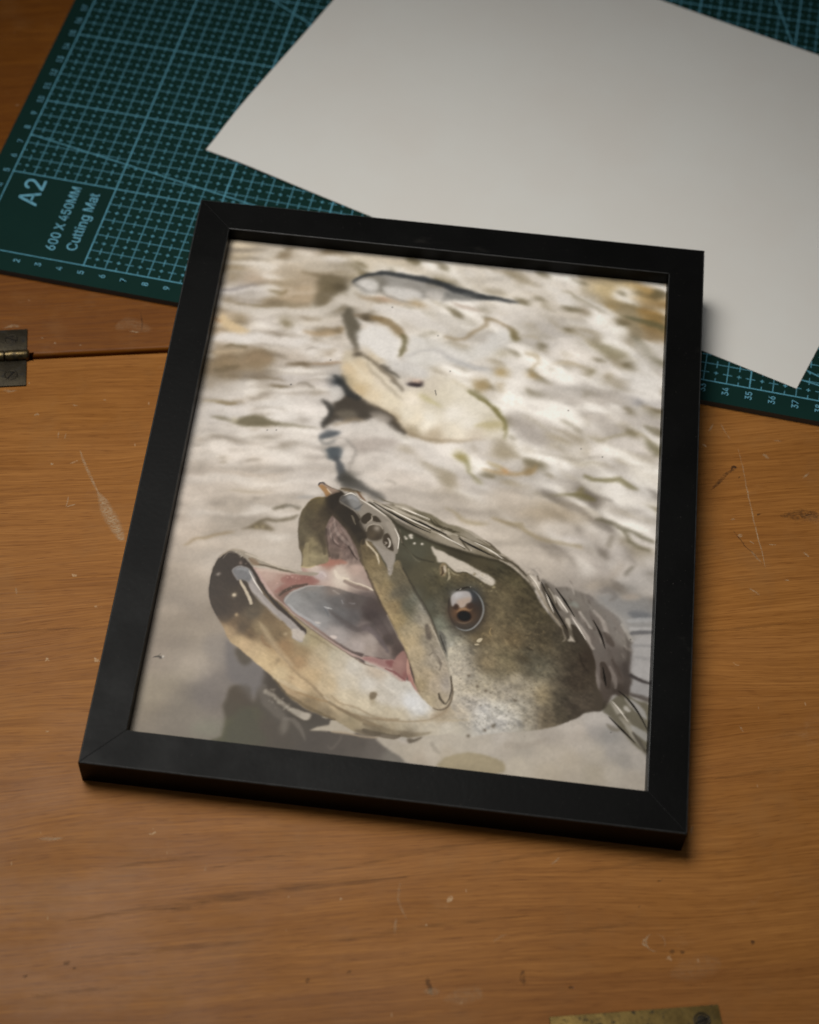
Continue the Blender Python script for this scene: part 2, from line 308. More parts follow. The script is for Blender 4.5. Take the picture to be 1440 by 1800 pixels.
def ribbon(name, pts, wid, alpha, m, parent, seed=0, jitter=.0002):
    r = np.random.default_rng(seed); p = np.array(pts, float)
    L = np.r_[0, np.cumsum(np.hypot(*np.diff(p, axis=0).T))]; k = max(6, int(L[-1]/.0015))
    tt = np.linspace(0, L[-1], k); c = np.stack([np.interp(tt, L, p[:, 0]), np.interp(tt, L, p[:, 1])], 1)
    j = np.cumsum(r.normal(0, 1, k)); j -= np.linspace(j[0], j[-1], k)
    d = np.gradient(c, axis=0); d /= np.hypot(*d.T)[:, None]+1e-12; nn = np.stack([-d[:, 1], d[:, 0]], 1)
    c = c+nn*(j*jitter*.5)[:, None]
    u = np.linspace(0, 1, k); ww = wid*np.clip(np.sin(np.pi*np.clip(u, .04, .96))**.6, .2, 1)*(1+.35*r.normal(0, 1, k).cumsum()/max(3, k**.5))
    ww = np.clip(ww, wid*.2, wid*1.5)
    _wz[0] += 1; z = .00003+.000002*(_wz[0] % 12)
    v = []; e = []; st = []
    for i in range(k):
        for q, ed in ((-1, 0.), (-.5, .7), (0, 1.), (.5, .7), (1, 0.)):
            v.append((*(c[i]+nn[i]*ww[i]*q), z)); e.append(ed if 0 < i < k-1 else 0.); st.append(alpha*(.6+.4*math.sin(3+17*u[i]+seed)**2))
    f = [(i*5+q, i*5+q+1, (i+1)*5+q+1, (i+1)*5+q) for i in range(k-1) for q in range(4)]
    me = bpy.data.meshes.new(name); me.from_pydata(v, [], f); me.update()
    for nm, dat in (('edge', e), ('strength', st)):
        at = me.attributes.new(nm, 'FLOAT', 'POINT'); at.data.foreach_set('value', np.array(dat, np.float32))
    return link(name, me, m, parent)
REAR, FRONT = BOARDS[0], BOARDS[1]
for i, (pts, w_, a_) in enumerate(FIGURE): ribbon('grain_line', pts, w_*1.3, a_*.34, M_DARK, FRONT, 100+i, .00022)
for i, (pts, w_, a_) in enumerate(STAINS): ribbon('stain', pts, w_, a_, M_STAIN, FRONT, 200+i, .0004)
for i, (pts, w_, a_) in enumerate(SCRATCHES): ribbon('scratch', pts, w_, a_, M_PALE, REAR if pts[0][1] > SEAM else FRONT, 300+i)

# ================================================================= cutting mat
MATM = Matrix.Translation((-.19062, .06052, .003)) @ Matrix.Rotation(-.307397, 4, 'Z')
cmat = empty('cutting_mat', MATM @ Matrix.Translation((0, 0, -.003)), 'dark green cutting mat with blue centimetre grid, marked A2, lying under the paper', 'cutting mat')
bm, hi = prism(rounded(-.0100, -.0115, .5900, .4385, .006), .0001, .003)
bevel_top(bm, .003, .0003, 2)
bmesh.ops.translate(bm, verts=bm.verts, vec=(0, 0, 0))
me = bm_mesh(bm, 'mat_sheet')
body = link('mat_sheet', me, [M_MAT, M_MATSIDE], cmat)
for pl in me.polygons: pl.material_index = 0 if pl.normal.z > .9 else 1
FACE = None
try:                                                               # the sans-serif face that comes with Blender
    import os
    FACE = bpy.data.fonts.load(os.path.join(bpy.utils.system_resource('DATAFILES'), 'fonts', 'Inter.woff2'))
except Exception: pass
def text_mesh(s):
    cu = bpy.data.curves.new('t', 'FONT'); cu.body = s
    if FACE: cu.font = FACE
    cu.size = 1; cu.resolution_u = 4; cu.offset = .004
    o = bpy.data.objects.new('t', cu); COL.objects.link(o)
    dg = bpy.context.evaluated_depsgraph_get(); me = bpy.data.meshes.new_from_object(o.evaluated_get(dg))
    bpy.data.objects.remove(o); bpy.data.curves.remove(cu)
    co = np.empty(len(me.vertices)*3, np.float32); me.vertices.foreach_get('co', co); co = co.reshape(-1, 3)
    return me, co
def lettering(name, s, x_base, y0, y1, cap, descend=False, centre=None, ratio=None):
    """letters read up the mat: baseline along +y, tops towards -x; all in centimetres"""
    me, co = text_mesh(s)
    lo, hi_ = co.min(0), co.max(0)
    base = 0.0; top = .729                                          # cap height of the built-in face
    k = cap/top
    if y1 is None:
        kx = k*(ratio or 1.); y0 = centre-(hi_[0]-lo[0])*kx/2
    else: kx = (y1-y0)/(hi_[0]-lo[0])
    out = np.empty_like(co)
    out[:, 0] = (x_base-(co[:, 1]-base)*k)/100; out[:, 1] = (y0+(co[:, 0]-lo[0])*kx)/100; out[:, 2] = .00304
    me.vertices.foreach_set('co', out.ravel()); me.update()
    return link(name, me, M_INK, cmat)
_, _co = text_mesh('H'); CAPH = float(_co[:, 1].max())
lettering('lettering', 'A2', 1.74, 3.02, 4.70, .95*.729/CAPH)
lettering('lettering', '600 X 450MM', 3.44, .55, 4.66, .45*.729/CAPH)
lettering('lettering', 'Cutting Mat', 4.39, .76, 4.47, .48*.729/CAPH)
for i in list(range(1, 11))+list(range(32, 40)):
    lettering('number', str(i), i+.145, None, None, .285*.729/CAPH, centre=-.44, ratio=.96)
for i in range(1, 27):
    lettering('number', str(i), -.33+.145, None, None, .285*.729/CAPH, centre=i, ratio=.96)

# ================================================================= sheet of white paper
PAP = MATM @ Matrix.Translation((.0835, .0853, .00005)) @ Matrix.Rotation(-.27550, 4, 'Z')
PW, PH, NXp, NYp, TH = .2976, .2100, 48, 34, .00028
bm = bmesh.new()
def pz(u, v):
    x, y = u*PW, v*PH
    lift = .0016*math.exp(-((x/.05)**2+((y-.035)/.05)**2)) + .0010*math.exp(-(((x-PW)/.09)**2+((y-PH)/.07)**2)) + .0005*(1+math.sin(14*x+9*y))*min(1, 6*v)
    return lift*(1-math.exp(-(x*x+y*y)/.0002))
top = [[bm.verts.new((i/NXp*PW, j/NYp*PH, pz(i/NXp, j/NYp)+TH)) for i in range(NXp+1)] for j in range(NYp+1)]
bot = [[bm.verts.new((i/NXp*PW, j/NYp*PH, pz(i/NXp, j/NYp))) for i in range(NXp+1)] for j in range(NYp+1)]
for j in range(NYp):
    for i in range(NXp):
        bm.faces.new((top[j][i], top[j][i+1], top[j+1][i+1], top[j+1][i])); bm.faces.new((bot[j+1][i], bot[j+1][i+1], bot[j][i+1], bot[j][i]))
for j in range(NYp):
    bm.faces.new((bot[j][0], top[j][0], top[j+1][0], bot[j+1][0])); bm.faces.new((bot[j+1][NXp], top[j+1][NXp], top[j][NXp], bot[j][NXp]))
for i in range(NXp):
    bm.faces.new((bot[0][i+1], top[0][i+1], top[0][i], bot[0][i])); bm.faces.new((bot[NYp][i], top[NYp][i], top[NYp][i+1], bot[NYp][i+1]))
paper = link('sheet_of_paper', bm_mesh(bm, 'sheet_of_paper', 40), M_PAPER); paper.matrix_world = PAP
paper['label'] = 'blank white sheet of paper lying on the green cutting mat behind the frame'; paper['category'] = 'paper'

# ================================================================= hinge at the left edge of the picture
hinge = empty('hinge', Matrix.Translation((-.1925, SEAM, 0)), 'tarnished brass butt hinge set into the table seam at the left edge', 'hinge')
HX0, HX1 = -.0260, .0249
def plate(name, x0, y0, x1, y1, z0, z1, m, parent, bev=.0002):
    bm, hi = prism([(x0, y0), (x1, y0), (x1, y1), (x0, y1)], z0, z1); bevel_top(bm, z1, bev, 2)
    return link(name, bm_mesh(bm, name, 35), m, parent)
plate('leaf', HX0, .0020, HX1, .0157, .0001, .0007, M_BRASS_OLD, hinge)
plate('leaf', HX0, -.0166, HX1, -.0020, .0001, .0007, M_BRASS_OLD, hinge)
def barrel(x0, x1, r, cap):
    prof = [(r*.80, x0), (r, x0+.0003)]
    if cap: prof += [(r, x1-.0011), (r*.93, x1-.0006), (r*.72, x1-.0002), (r*.35, x1)]
    else: prof += [(r, x1-.0003), (r*.80, x1)]
    bm = lathe(prof, 28); bmesh.ops.rotate(bm, verts=bm.verts, matrix=Matrix.Rotation(R(90), 3, 'Y'))
    o = link('knuckle', bm_mesh(bm, 'knuckle', 40), M_BARREL, hinge); o.location = (0, 0, .0010); return o
for a, b_, c in ((-.0255, -.0145, 0), (-.0143, -.0055, 0), (-.0053, .0045, 0), (.0047, .0154, 0), (.0156, .0262, 1)): barrel(a, b_, .0026, c)
def screw_head(x, y, r, ang, parent, z=.0007):
    bm = lathe([(r, z-.0001), (r, z+.0001), (r*.9, z+.00018), (r*.80, z+.0001), (r*.78, z-.00002), (r*.4, z+.00006)], 28)
    o = link('screw', bm_mesh(bm, 'screw', 30), M_SCREW, parent); o.location = (x, y, 0)
    bm, hi = prism([(-r*.80, -.0003), (r*.80, -.0003), (r*.80, .0003), (-r*.80, .0003)], z-.00004, z+.00014)
    s = link('slot', bm_mesh(bm, 'slot'), M_SLOT, o); s.rotation_euler = (0, 0, R(ang)); return o
M_SLOT = plain('dark_slot', lin(20, 16, 12), .8, .2)  # near-black bar that marks the slot on the uncut screw head
for x, y, a in ((.0179, .0100, -28), (.0183, -.0105, 52), (-.0010, .0100, 10), (-.0010, -.0105, 70), (-.0195, .0100, 35), (-.0195, -.0105, -15)): screw_head(x, y, .0030, a, hinge)

# ================================================================= brass plate at the bottom edge
bp = empty('brass_plate', Matrix.Translation((.0456, -.3319, 0)), 'yellow brass plate with dark stains at the bottom edge of the table', 'plate')
plate('leaf', -.0296, -.0110, .0296, .0150, .0001, .0010, M_BRASS, bp)
screw_head(.0228, .0096, .0030, 20, bp, .0010); screw_head(-.0228, .0010, .0030, -40, bp, .0010)

# ================================================================= picture frame
FM = Matrix(((.97913, .20263, -.01548), (-.20322, .97683, -.06713), (.00152, .06888, .99762)))
fx = FM.col[0].normalized(); fz = fx.cross(FM.col[1]).normalized(); fy = fz.cross(fx)
FW, FH, FT, FB, FD = .22151, .27283, .01562, .01512, .00701
F0 = Matrix.Translation((-.14395, -.21428, .01542)) @ Matrix((fx, fy, fz)).transposed().to_4x4()       # top face, lower left corner
frame = empty('picture_frame', F0 @ Matrix.Translation((FW/2, 0, -FT)), 'black wooden picture frame holding a photograph of eels gaping out of water', 'picture frame')
OFF = Matrix.Translation((-FW/2, 0, FT))
def arc(cx, cz, r, a0, a1, k=3): return [(cx+r*math.cos(R(a0+(a1-a0)*i/k)), cz+r*math.sin(R(a0+(a1-a0)*i/k))) for i in range(k+1)]
LIP = FD-.00006
ro, ri = .0006, .00035
profile = [(.0002, -FT), (0., -FT+.0003)]+arc(ro, -ro, ro, 180, 90)+arc(FB-ri, -ri, ri, 90, 0)+[(FB, -LIP), (FB-.0042, -LIP), (FB-.0042, -FT)]
def rail(L, place):
    """mitred rail along +x with its outer edge on y=0; the ends are cut at 45 degrees and eased by a hair"""
    bm = bmesh.new(); rows = []
    g = .000012
    for e in (0, 1, 2, 3):
        row = []
        for o, z in profile:
            ease = .00003 if (e in (0, 3) and z > -.004) else 0.
            x = o+g if e == 0 else (o+g+.00022 if e == 1 else (L-o-g-.00022 if e == 2 else L-o-g))
            row.append(bm.verts.new((x, o, z-ease)))
        rows.append(row)
    n = len(profile)
    for a, b_ in zip(rows, rows[1:]):
        for i in range(n): bm.faces.new((a[i], a[(i+1) % n], b_[(i+1) % n], b_[i]))
    bm.faces.new(rows[0][::-1]); bm.faces.new(rows[-1])
    bmesh.ops.transform(bm, matrix=OFF @ place, verts=bm.verts)
    me = bm_mesh(bm, 'rail', 5)
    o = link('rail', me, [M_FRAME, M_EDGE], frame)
    ax = Vector((place @ Vector((0, 1, 0, 0))).xyz)                # across the rail
    al = Vector((place @ Vector((1, 0, 0, 0))).xyz)                # along the rail
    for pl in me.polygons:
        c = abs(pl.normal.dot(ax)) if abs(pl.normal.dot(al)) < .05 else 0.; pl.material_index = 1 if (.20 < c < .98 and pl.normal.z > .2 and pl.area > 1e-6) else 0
    return o
rail(FW, Matrix.Identity(4))
rail(FH, Matrix.Translation((FW, 0, 0)) @ Matrix.Rotation(R(90), 4, 'Z'))
rail(FW, Matrix.Translation((FW, FH, 0)) @ Matrix.Rotation(R(180), 4, 'Z'))
rail(FH, Matrix.Translation((0, FH, 0)) @ Matrix.Rotation(R(270), 4, 'Z'))
def fplate(name, x0, y0, x1, y1, z0, z1, m):
    bm, hi = prism([(x0, y0), (x1, y0), (x1, y1), (x0, y1)], z0, z1)
    bmesh.ops.transform(bm, matrix=OFF, verts=bm.verts); return link(name, bm_mesh(bm, name), m, frame)
fplate('backing_board', .0115, .0115, FW-.0115, FH-.0115, -.0098, -.0073, M_BOARD)
# folded easel leg on the back: it holds the far side of the frame up off the mat
bm = bmesh.new()
q = [(.090, .060, -.0098), (.132, .060, -.0098), (.137, .232, -.0098), (.085, .232, -.0098), (.092, .064, -.0106), (.130, .064, -.0106), (.135, .232, -.0283), (.087, .232, -.0283)]
vv = [bm.verts.new(OFF @ Vector(k)) for k in q]
for f in ((0, 3, 2, 1), (4, 5, 6, 7), (0, 1, 5, 4), (1, 2, 6, 5), (2, 3, 7, 6), (3, 0, 4, 7)): bm.faces.new([vv[i] for i in f])
link('easel_leg', bm_mesh(bm, 'easel_leg'), M_BOARD, frame)

# ================================================================= the printed photograph, painted stroke by stroke (millimetres on the sheet)
# ---------------------------------------------------------------- painter of the printed picture (millimetres on the sheet)
PX0, PY0, PX1, PY1, PRES = 12.0, 12.0, 210.0, 261.0, 3.0
NX, NY = int((PX1-PX0)*PRES), int((PY1-PY0)*PRES)
canvas = np.zeros((NY, NX, 3), np.float32)
def cpix(pts):
    a = np.asarray(pts, np.float32).reshape(-1, 2)
    return np.stack([(a[:, 0]-PX0)*PRES-.5, (a[:, 1]-PY0)*PRES-.5], 1)
def spline(p, closed, n=5):
    m = len(p)
    if m < 3: return p
    out = []
    t = (np.arange(n)/n)[:, None]
    for i in range(m if closed else m-1):
        if closed: a, b, c, d = p[i-1], p[i], p[(i+1) % m], p[(i+2) % m]
        else: a, b, c, d = p[max(i-1, 0)], p[i], p[i+1], p[min(i+2, m-1)]
        out.append(.5*(2*b+(c-a)*t+(2*a-5*b+4*c-d)*t*t+(3*b-a-3*c+d)*t**3))
    if not closed: out.append(p[-1:])
    return np.concatenate(out)
def gblur(a, s):
    if s < .25: return a
    r = max(1, int(2.6*s)); k = np.exp(-.5*(np.arange(-r, r+1)/s)**2); k /= k.sum()
    for ax in (0, 1):
        pad = [(0, 0), (0, 0)]; pad[ax] = (r, r)
        b = np.pad(a, pad, mode='edge'); o = np.zeros_like(a)
        for i, w in enumerate(k):
            o += w*(b[i:i+a.shape[0]] if ax == 0 else b[:, i:i+a.shape[1]])
        a = o
    return a
def window(x0, y0, x1, y1):
    return max(0, int(x0)), max(0, int(y0)), min(NX, int(x1)+2), min(NY, int(y1)+2)
def poly_mask(pts, blur, smooth=True):
    p = cpix(pts); p = spline(p, True) if smooth else p
    s = blur*PRES; g = 3*s+2
    lo = p.min(0)-g; hi = p.max(0)+g
    x0, y0, x1, y1 = int(lo[0])-1, int(lo[1])-1, int(hi[0])+2, int(hi[1])+2
    w, h = x1-x0, y1-y0
    acc = np.zeros((h, w+2), np.float32); q = np.roll(p, -1, 0)
    SS = 3
    for j in range(h*SS):
        y = y0-.5+(j+.5)/SS
        c = (p[:, 1] <= y) != (q[:, 1] <= y)
        if not c.any(): continue
        xs = np.sort(p[c, 0]+(y-p[c, 1])/(q[c, 1]-p[c, 1])*(q[c, 0]-p[c, 0]))-x0+.5
        row = acc[j//SS]
        for v, sg in zip(xs, (1, -1)*len(xs)):
            v = min(max(v, 0), w); i = int(v); f = v-i
            row[i] += sg*(1-f)/SS; row[i+1] += sg*f/SS
    m = gblur(np.clip(np.cumsum(acc, 1)[:, :w], 0, 1), s)
    X0, Y0, X1, Y1 = max(x0, 0), max(y0, 0), min(x1, NX), min(y1, NY)
    if X1 <= X0 or Y1 <= Y0: return None
    return (X0, Y0, X1, Y1), m[Y0-y0:Y1-y0, X0-x0:X1-x0]
def blend(win, m, col):
    x0, y0, x1, y1 = win
    c = canvas[y0:y1, x0:x1]; c += m[..., None]*(np.asarray(col, np.float32)-c)
def poly(pts, col, alpha=1., blur=.25, smooth=True):
    r = poly_mask(pts, blur, smooth)
    if r: blend(r[0], r[1]*alpha, col)
def stroke(pts, wid, col, alpha=1., blur=.3):
    p = spline(cpix(pts), False, 6); n = len(p)
    wid = np.interp(np.linspace(0, 1, n), np.linspace(0, 1, np.size(wid)), np.atleast_1d(wid))*PRES/2
    b = max(blur*PRES, .5); g = wid.max()+2*b
    x0, y0, x1, y1 = window(*(p.min(0)-g), *(p.max(0)+g))
    if x1 <= x0 or y1 <= y0: return
    X, Y = np.meshgrid(np.arange(x0, x1, dtype=np.float32), np.arange(y0, y1, dtype=np.float32))
    m = np.zeros(X.shape, np.float32)
    for i in range(n-1):
        a, d = p[i], p[i+1]-p[i]; L = float(d@d)+1e-9
        t = np.clip(((X-a[0])*d[0]+(Y-a[1])*d[1])/L, 0, 1)
        ds = np.hypot(X-a[0]-t*d[0], Y-a[1]-t*d[1])
        ww = wid[i]+(wid[i+1]-wid[i])*t
        k = np.clip((ww-ds)/(2*b)+.5, 0, 1)*np.clip(ww/b*1.2, 0, 1)
        np.maximum(m, k, out=m)
    m = m*m*(3-2*m)
    blend((x0, y0, x1, y1), m*alpha, col)
def blob(x, y, rx, ry, ang, col, alpha=1., hard=1.):
    c = cpix([(x, y)])[0]; rx *= PRES; ry *= PRES; g = 2.6*max(rx, ry)
    x0, y0, x1, y1 = window(c[0]-g, c[1]-g, c[0]+g, c[1]+g)
    if x1 <= x0 or y1 <= y0: return
    X, Y = np.meshgrid(np.arange(x0, x1)-c[0], np.arange(y0, y1)-c[1])
    ca, sa = np.cos(np.radians(ang)), np.sin(np.radians(ang))
    r2 = ((X*ca+Y*sa)/rx)**2+((-X*sa+Y*ca)/ry)**2
    m = np.exp(-r2) if hard <= 1 else 1/(1+np.maximum(r2, 1e-6)**hard)
    blend((x0, y0, x1, y1), (m*alpha).astype(np.float32), col)
def field(pts, blur, samples, alpha=1., eps=2.0, power=1.9, smooth=True):
    r = poly_mask(pts, blur, smooth)
    if not r: return
    (x0, y0, x1, y1), m = r
    s = np.asarray(samples, np.float32); c = cpix(s[:, :2])
    X, Y = np.meshgrid(np.arange(x0, x1, dtype=np.float32), np.arange(y0, y1, dtype=np.float32))
    num = np.zeros(X.shape+(3,), np.float32); den = np.zeros(X.shape, np.float32)
    e = (eps*PRES)**2
    for (cx, cy), k in zip(c, s[:, 2:5]):
        w = ((X-cx)**2+(Y-cy)**2+e)**-power*1e5
        num += w[..., None]*k; den += w
    blend((x0, y0, x1, y1), m*alpha, num/den[..., None])
_rng = np.random.default_rng(7)
def vnoise(sx, sy, shear=0., seed=0):
    """value noise over the sheet; sx, sy = feature size in mm"""
    r = np.random.default_rng(seed)
    X, Y = np.meshgrid(np.arange(NX)/PRES, np.arange(NY)/PRES)
    u = X/sx; v = (Y+shear*X)/sy
    v = v-v.min(); n = (int(v.max())+3, int(u.max())+3)
    g = r.random(n).astype(np.float32)
    i, j = u.astype(int), v.astype(int); fu, fv = u-i, v-j
    fu = fu*fu*(3-2*fu); fv = fv*fv*(3-2*fv)
    return ((g[j, i]*(1-fu)+g[j, i+1]*fu)*(1-fv)+(g[j+1, i]*(1-fu)+g[j+1, i+1]*fu)*fv).astype(np.float32)-.5
def mottle(pts, blur, amp, layers, tint=(1, 1, 1), smooth=True):
    r = poly_mask(pts, blur, smooth)
    if not r: return
    (x0, y0, x1, y1), m = r
    n = sum(a*vnoise(sx, sy, sh, sd) for a, sx, sy, sh, sd in layers)[y0:y1, x0:x1]
    canvas[y0:y1, x0:x1] *= 1+(amp*m*n)[..., None]*np.asarray(tint, np.float32)
def speckle(pts, blur, count, rmin, rmax, col, alpha, seed, smooth=True):
    r = poly_mask(pts, blur, smooth)
    if not r: return
    (x0, y0, x1, y1), m = r
    g = np.random.default_rng(seed)
    for _ in range(count):
        i, j = g.integers(0, m.shape[1]), g.integers(0, m.shape[0])
        if g.random() < m[j, i]:
            rr = g.uniform(rmin, rmax)
            blob(PX0+(x0+i+.5)/PRES, PY0+(y0+j+.5)/PRES, rr*g.uniform(.7, 1.5), rr, g.uniform(0, 180), col, alpha*g.uniform(.4, 1))
def ridge(pts, blur, layers, th, soft, col, alpha):
    """patches of colour where a sum of noises rises above a threshold"""
    r = poly_mask(pts, blur)
    if not r: return
    (x0, y0, x1, y1), m = r
    n = sum(a*vnoise(sx, sy, sh, sd) for a, sx, sy, sh, sd in layers)[y0:y1, x0:x1]
    t = np.clip((n-th)/soft, 0, 1); t = t*t*(3-2*t)
    blend((x0, y0, x1, y1), m*t*alpha, col)
def sample(u, v):
    u = np.clip(u, 0, NX-1.001); v = np.clip(v, 0, NY-1.001)
    i, j = u.astype(int), v.astype(int); fu, fv = (u-i)[..., None], (v-j)[..., None]
    c = canvas
    return (c[j, i]*(1-fu)+c[j, i+1]*fu)*(1-fv)+(c[j+1, i]*(1-fu)+c[j+1, i+1]*fu)*fv
def warp(amp, scale, seed, aspect=2.):
    """push the wet paint about, so that no edge stays a drawn curve"""
    X, Y = np.meshgrid(np.arange(NX, dtype=np.float32), np.arange(NY, dtype=np.float32))
    a = amp*PRES*2
    canvas[:] = sample(X+a*vnoise(scale*aspect, scale, .1, seed), Y+a/aspect*1.4*vnoise(scale*aspect, scale, .1, seed+1))
def defocus(s0, y0, s1, y1):
    """lens blur of the printed photograph: sigma s0 mm at height y0, s1 at y1"""
    L = [canvas.copy()]; sg = [0., .5, 1., 1.8, 3.]
    for s in sg[1:]: L.append(np.stack([gblur(canvas[..., k], s*PRES) for k in range(3)], -1))
    y = PY0+(np.arange(NY)+.5)/PRES
    s = np.clip(np.interp(y, [y0, y1], [s0, s1]), 0, 3)
    for j in range(NY):
        k = min(int(np.searchsorted(sg, s[j], side='right'))-1, len(sg)-2)
        f = (s[j]-sg[k])/(sg[k+1]-sg[k]); canvas[j] = L[k][j]*(1-f)+L[k+1][j]*f
def grade(sat, con, piv, tint=(1, 1, 1)):
    g = canvas@np.array([.3, .59, .11], np.float32)
    canvas[:] = np.clip(piv+(g[..., None]+(canvas-g[..., None])*sat-piv)*con, 4, 250)*np.array(tint, np.float32)
PAINT = dict(P=poly, S=stroke, B=blob, F=field, M=mottle, K=speckle, R=ridge, W=warp, D=defocus, G=grade)
PRINT_GAIN = 1.13

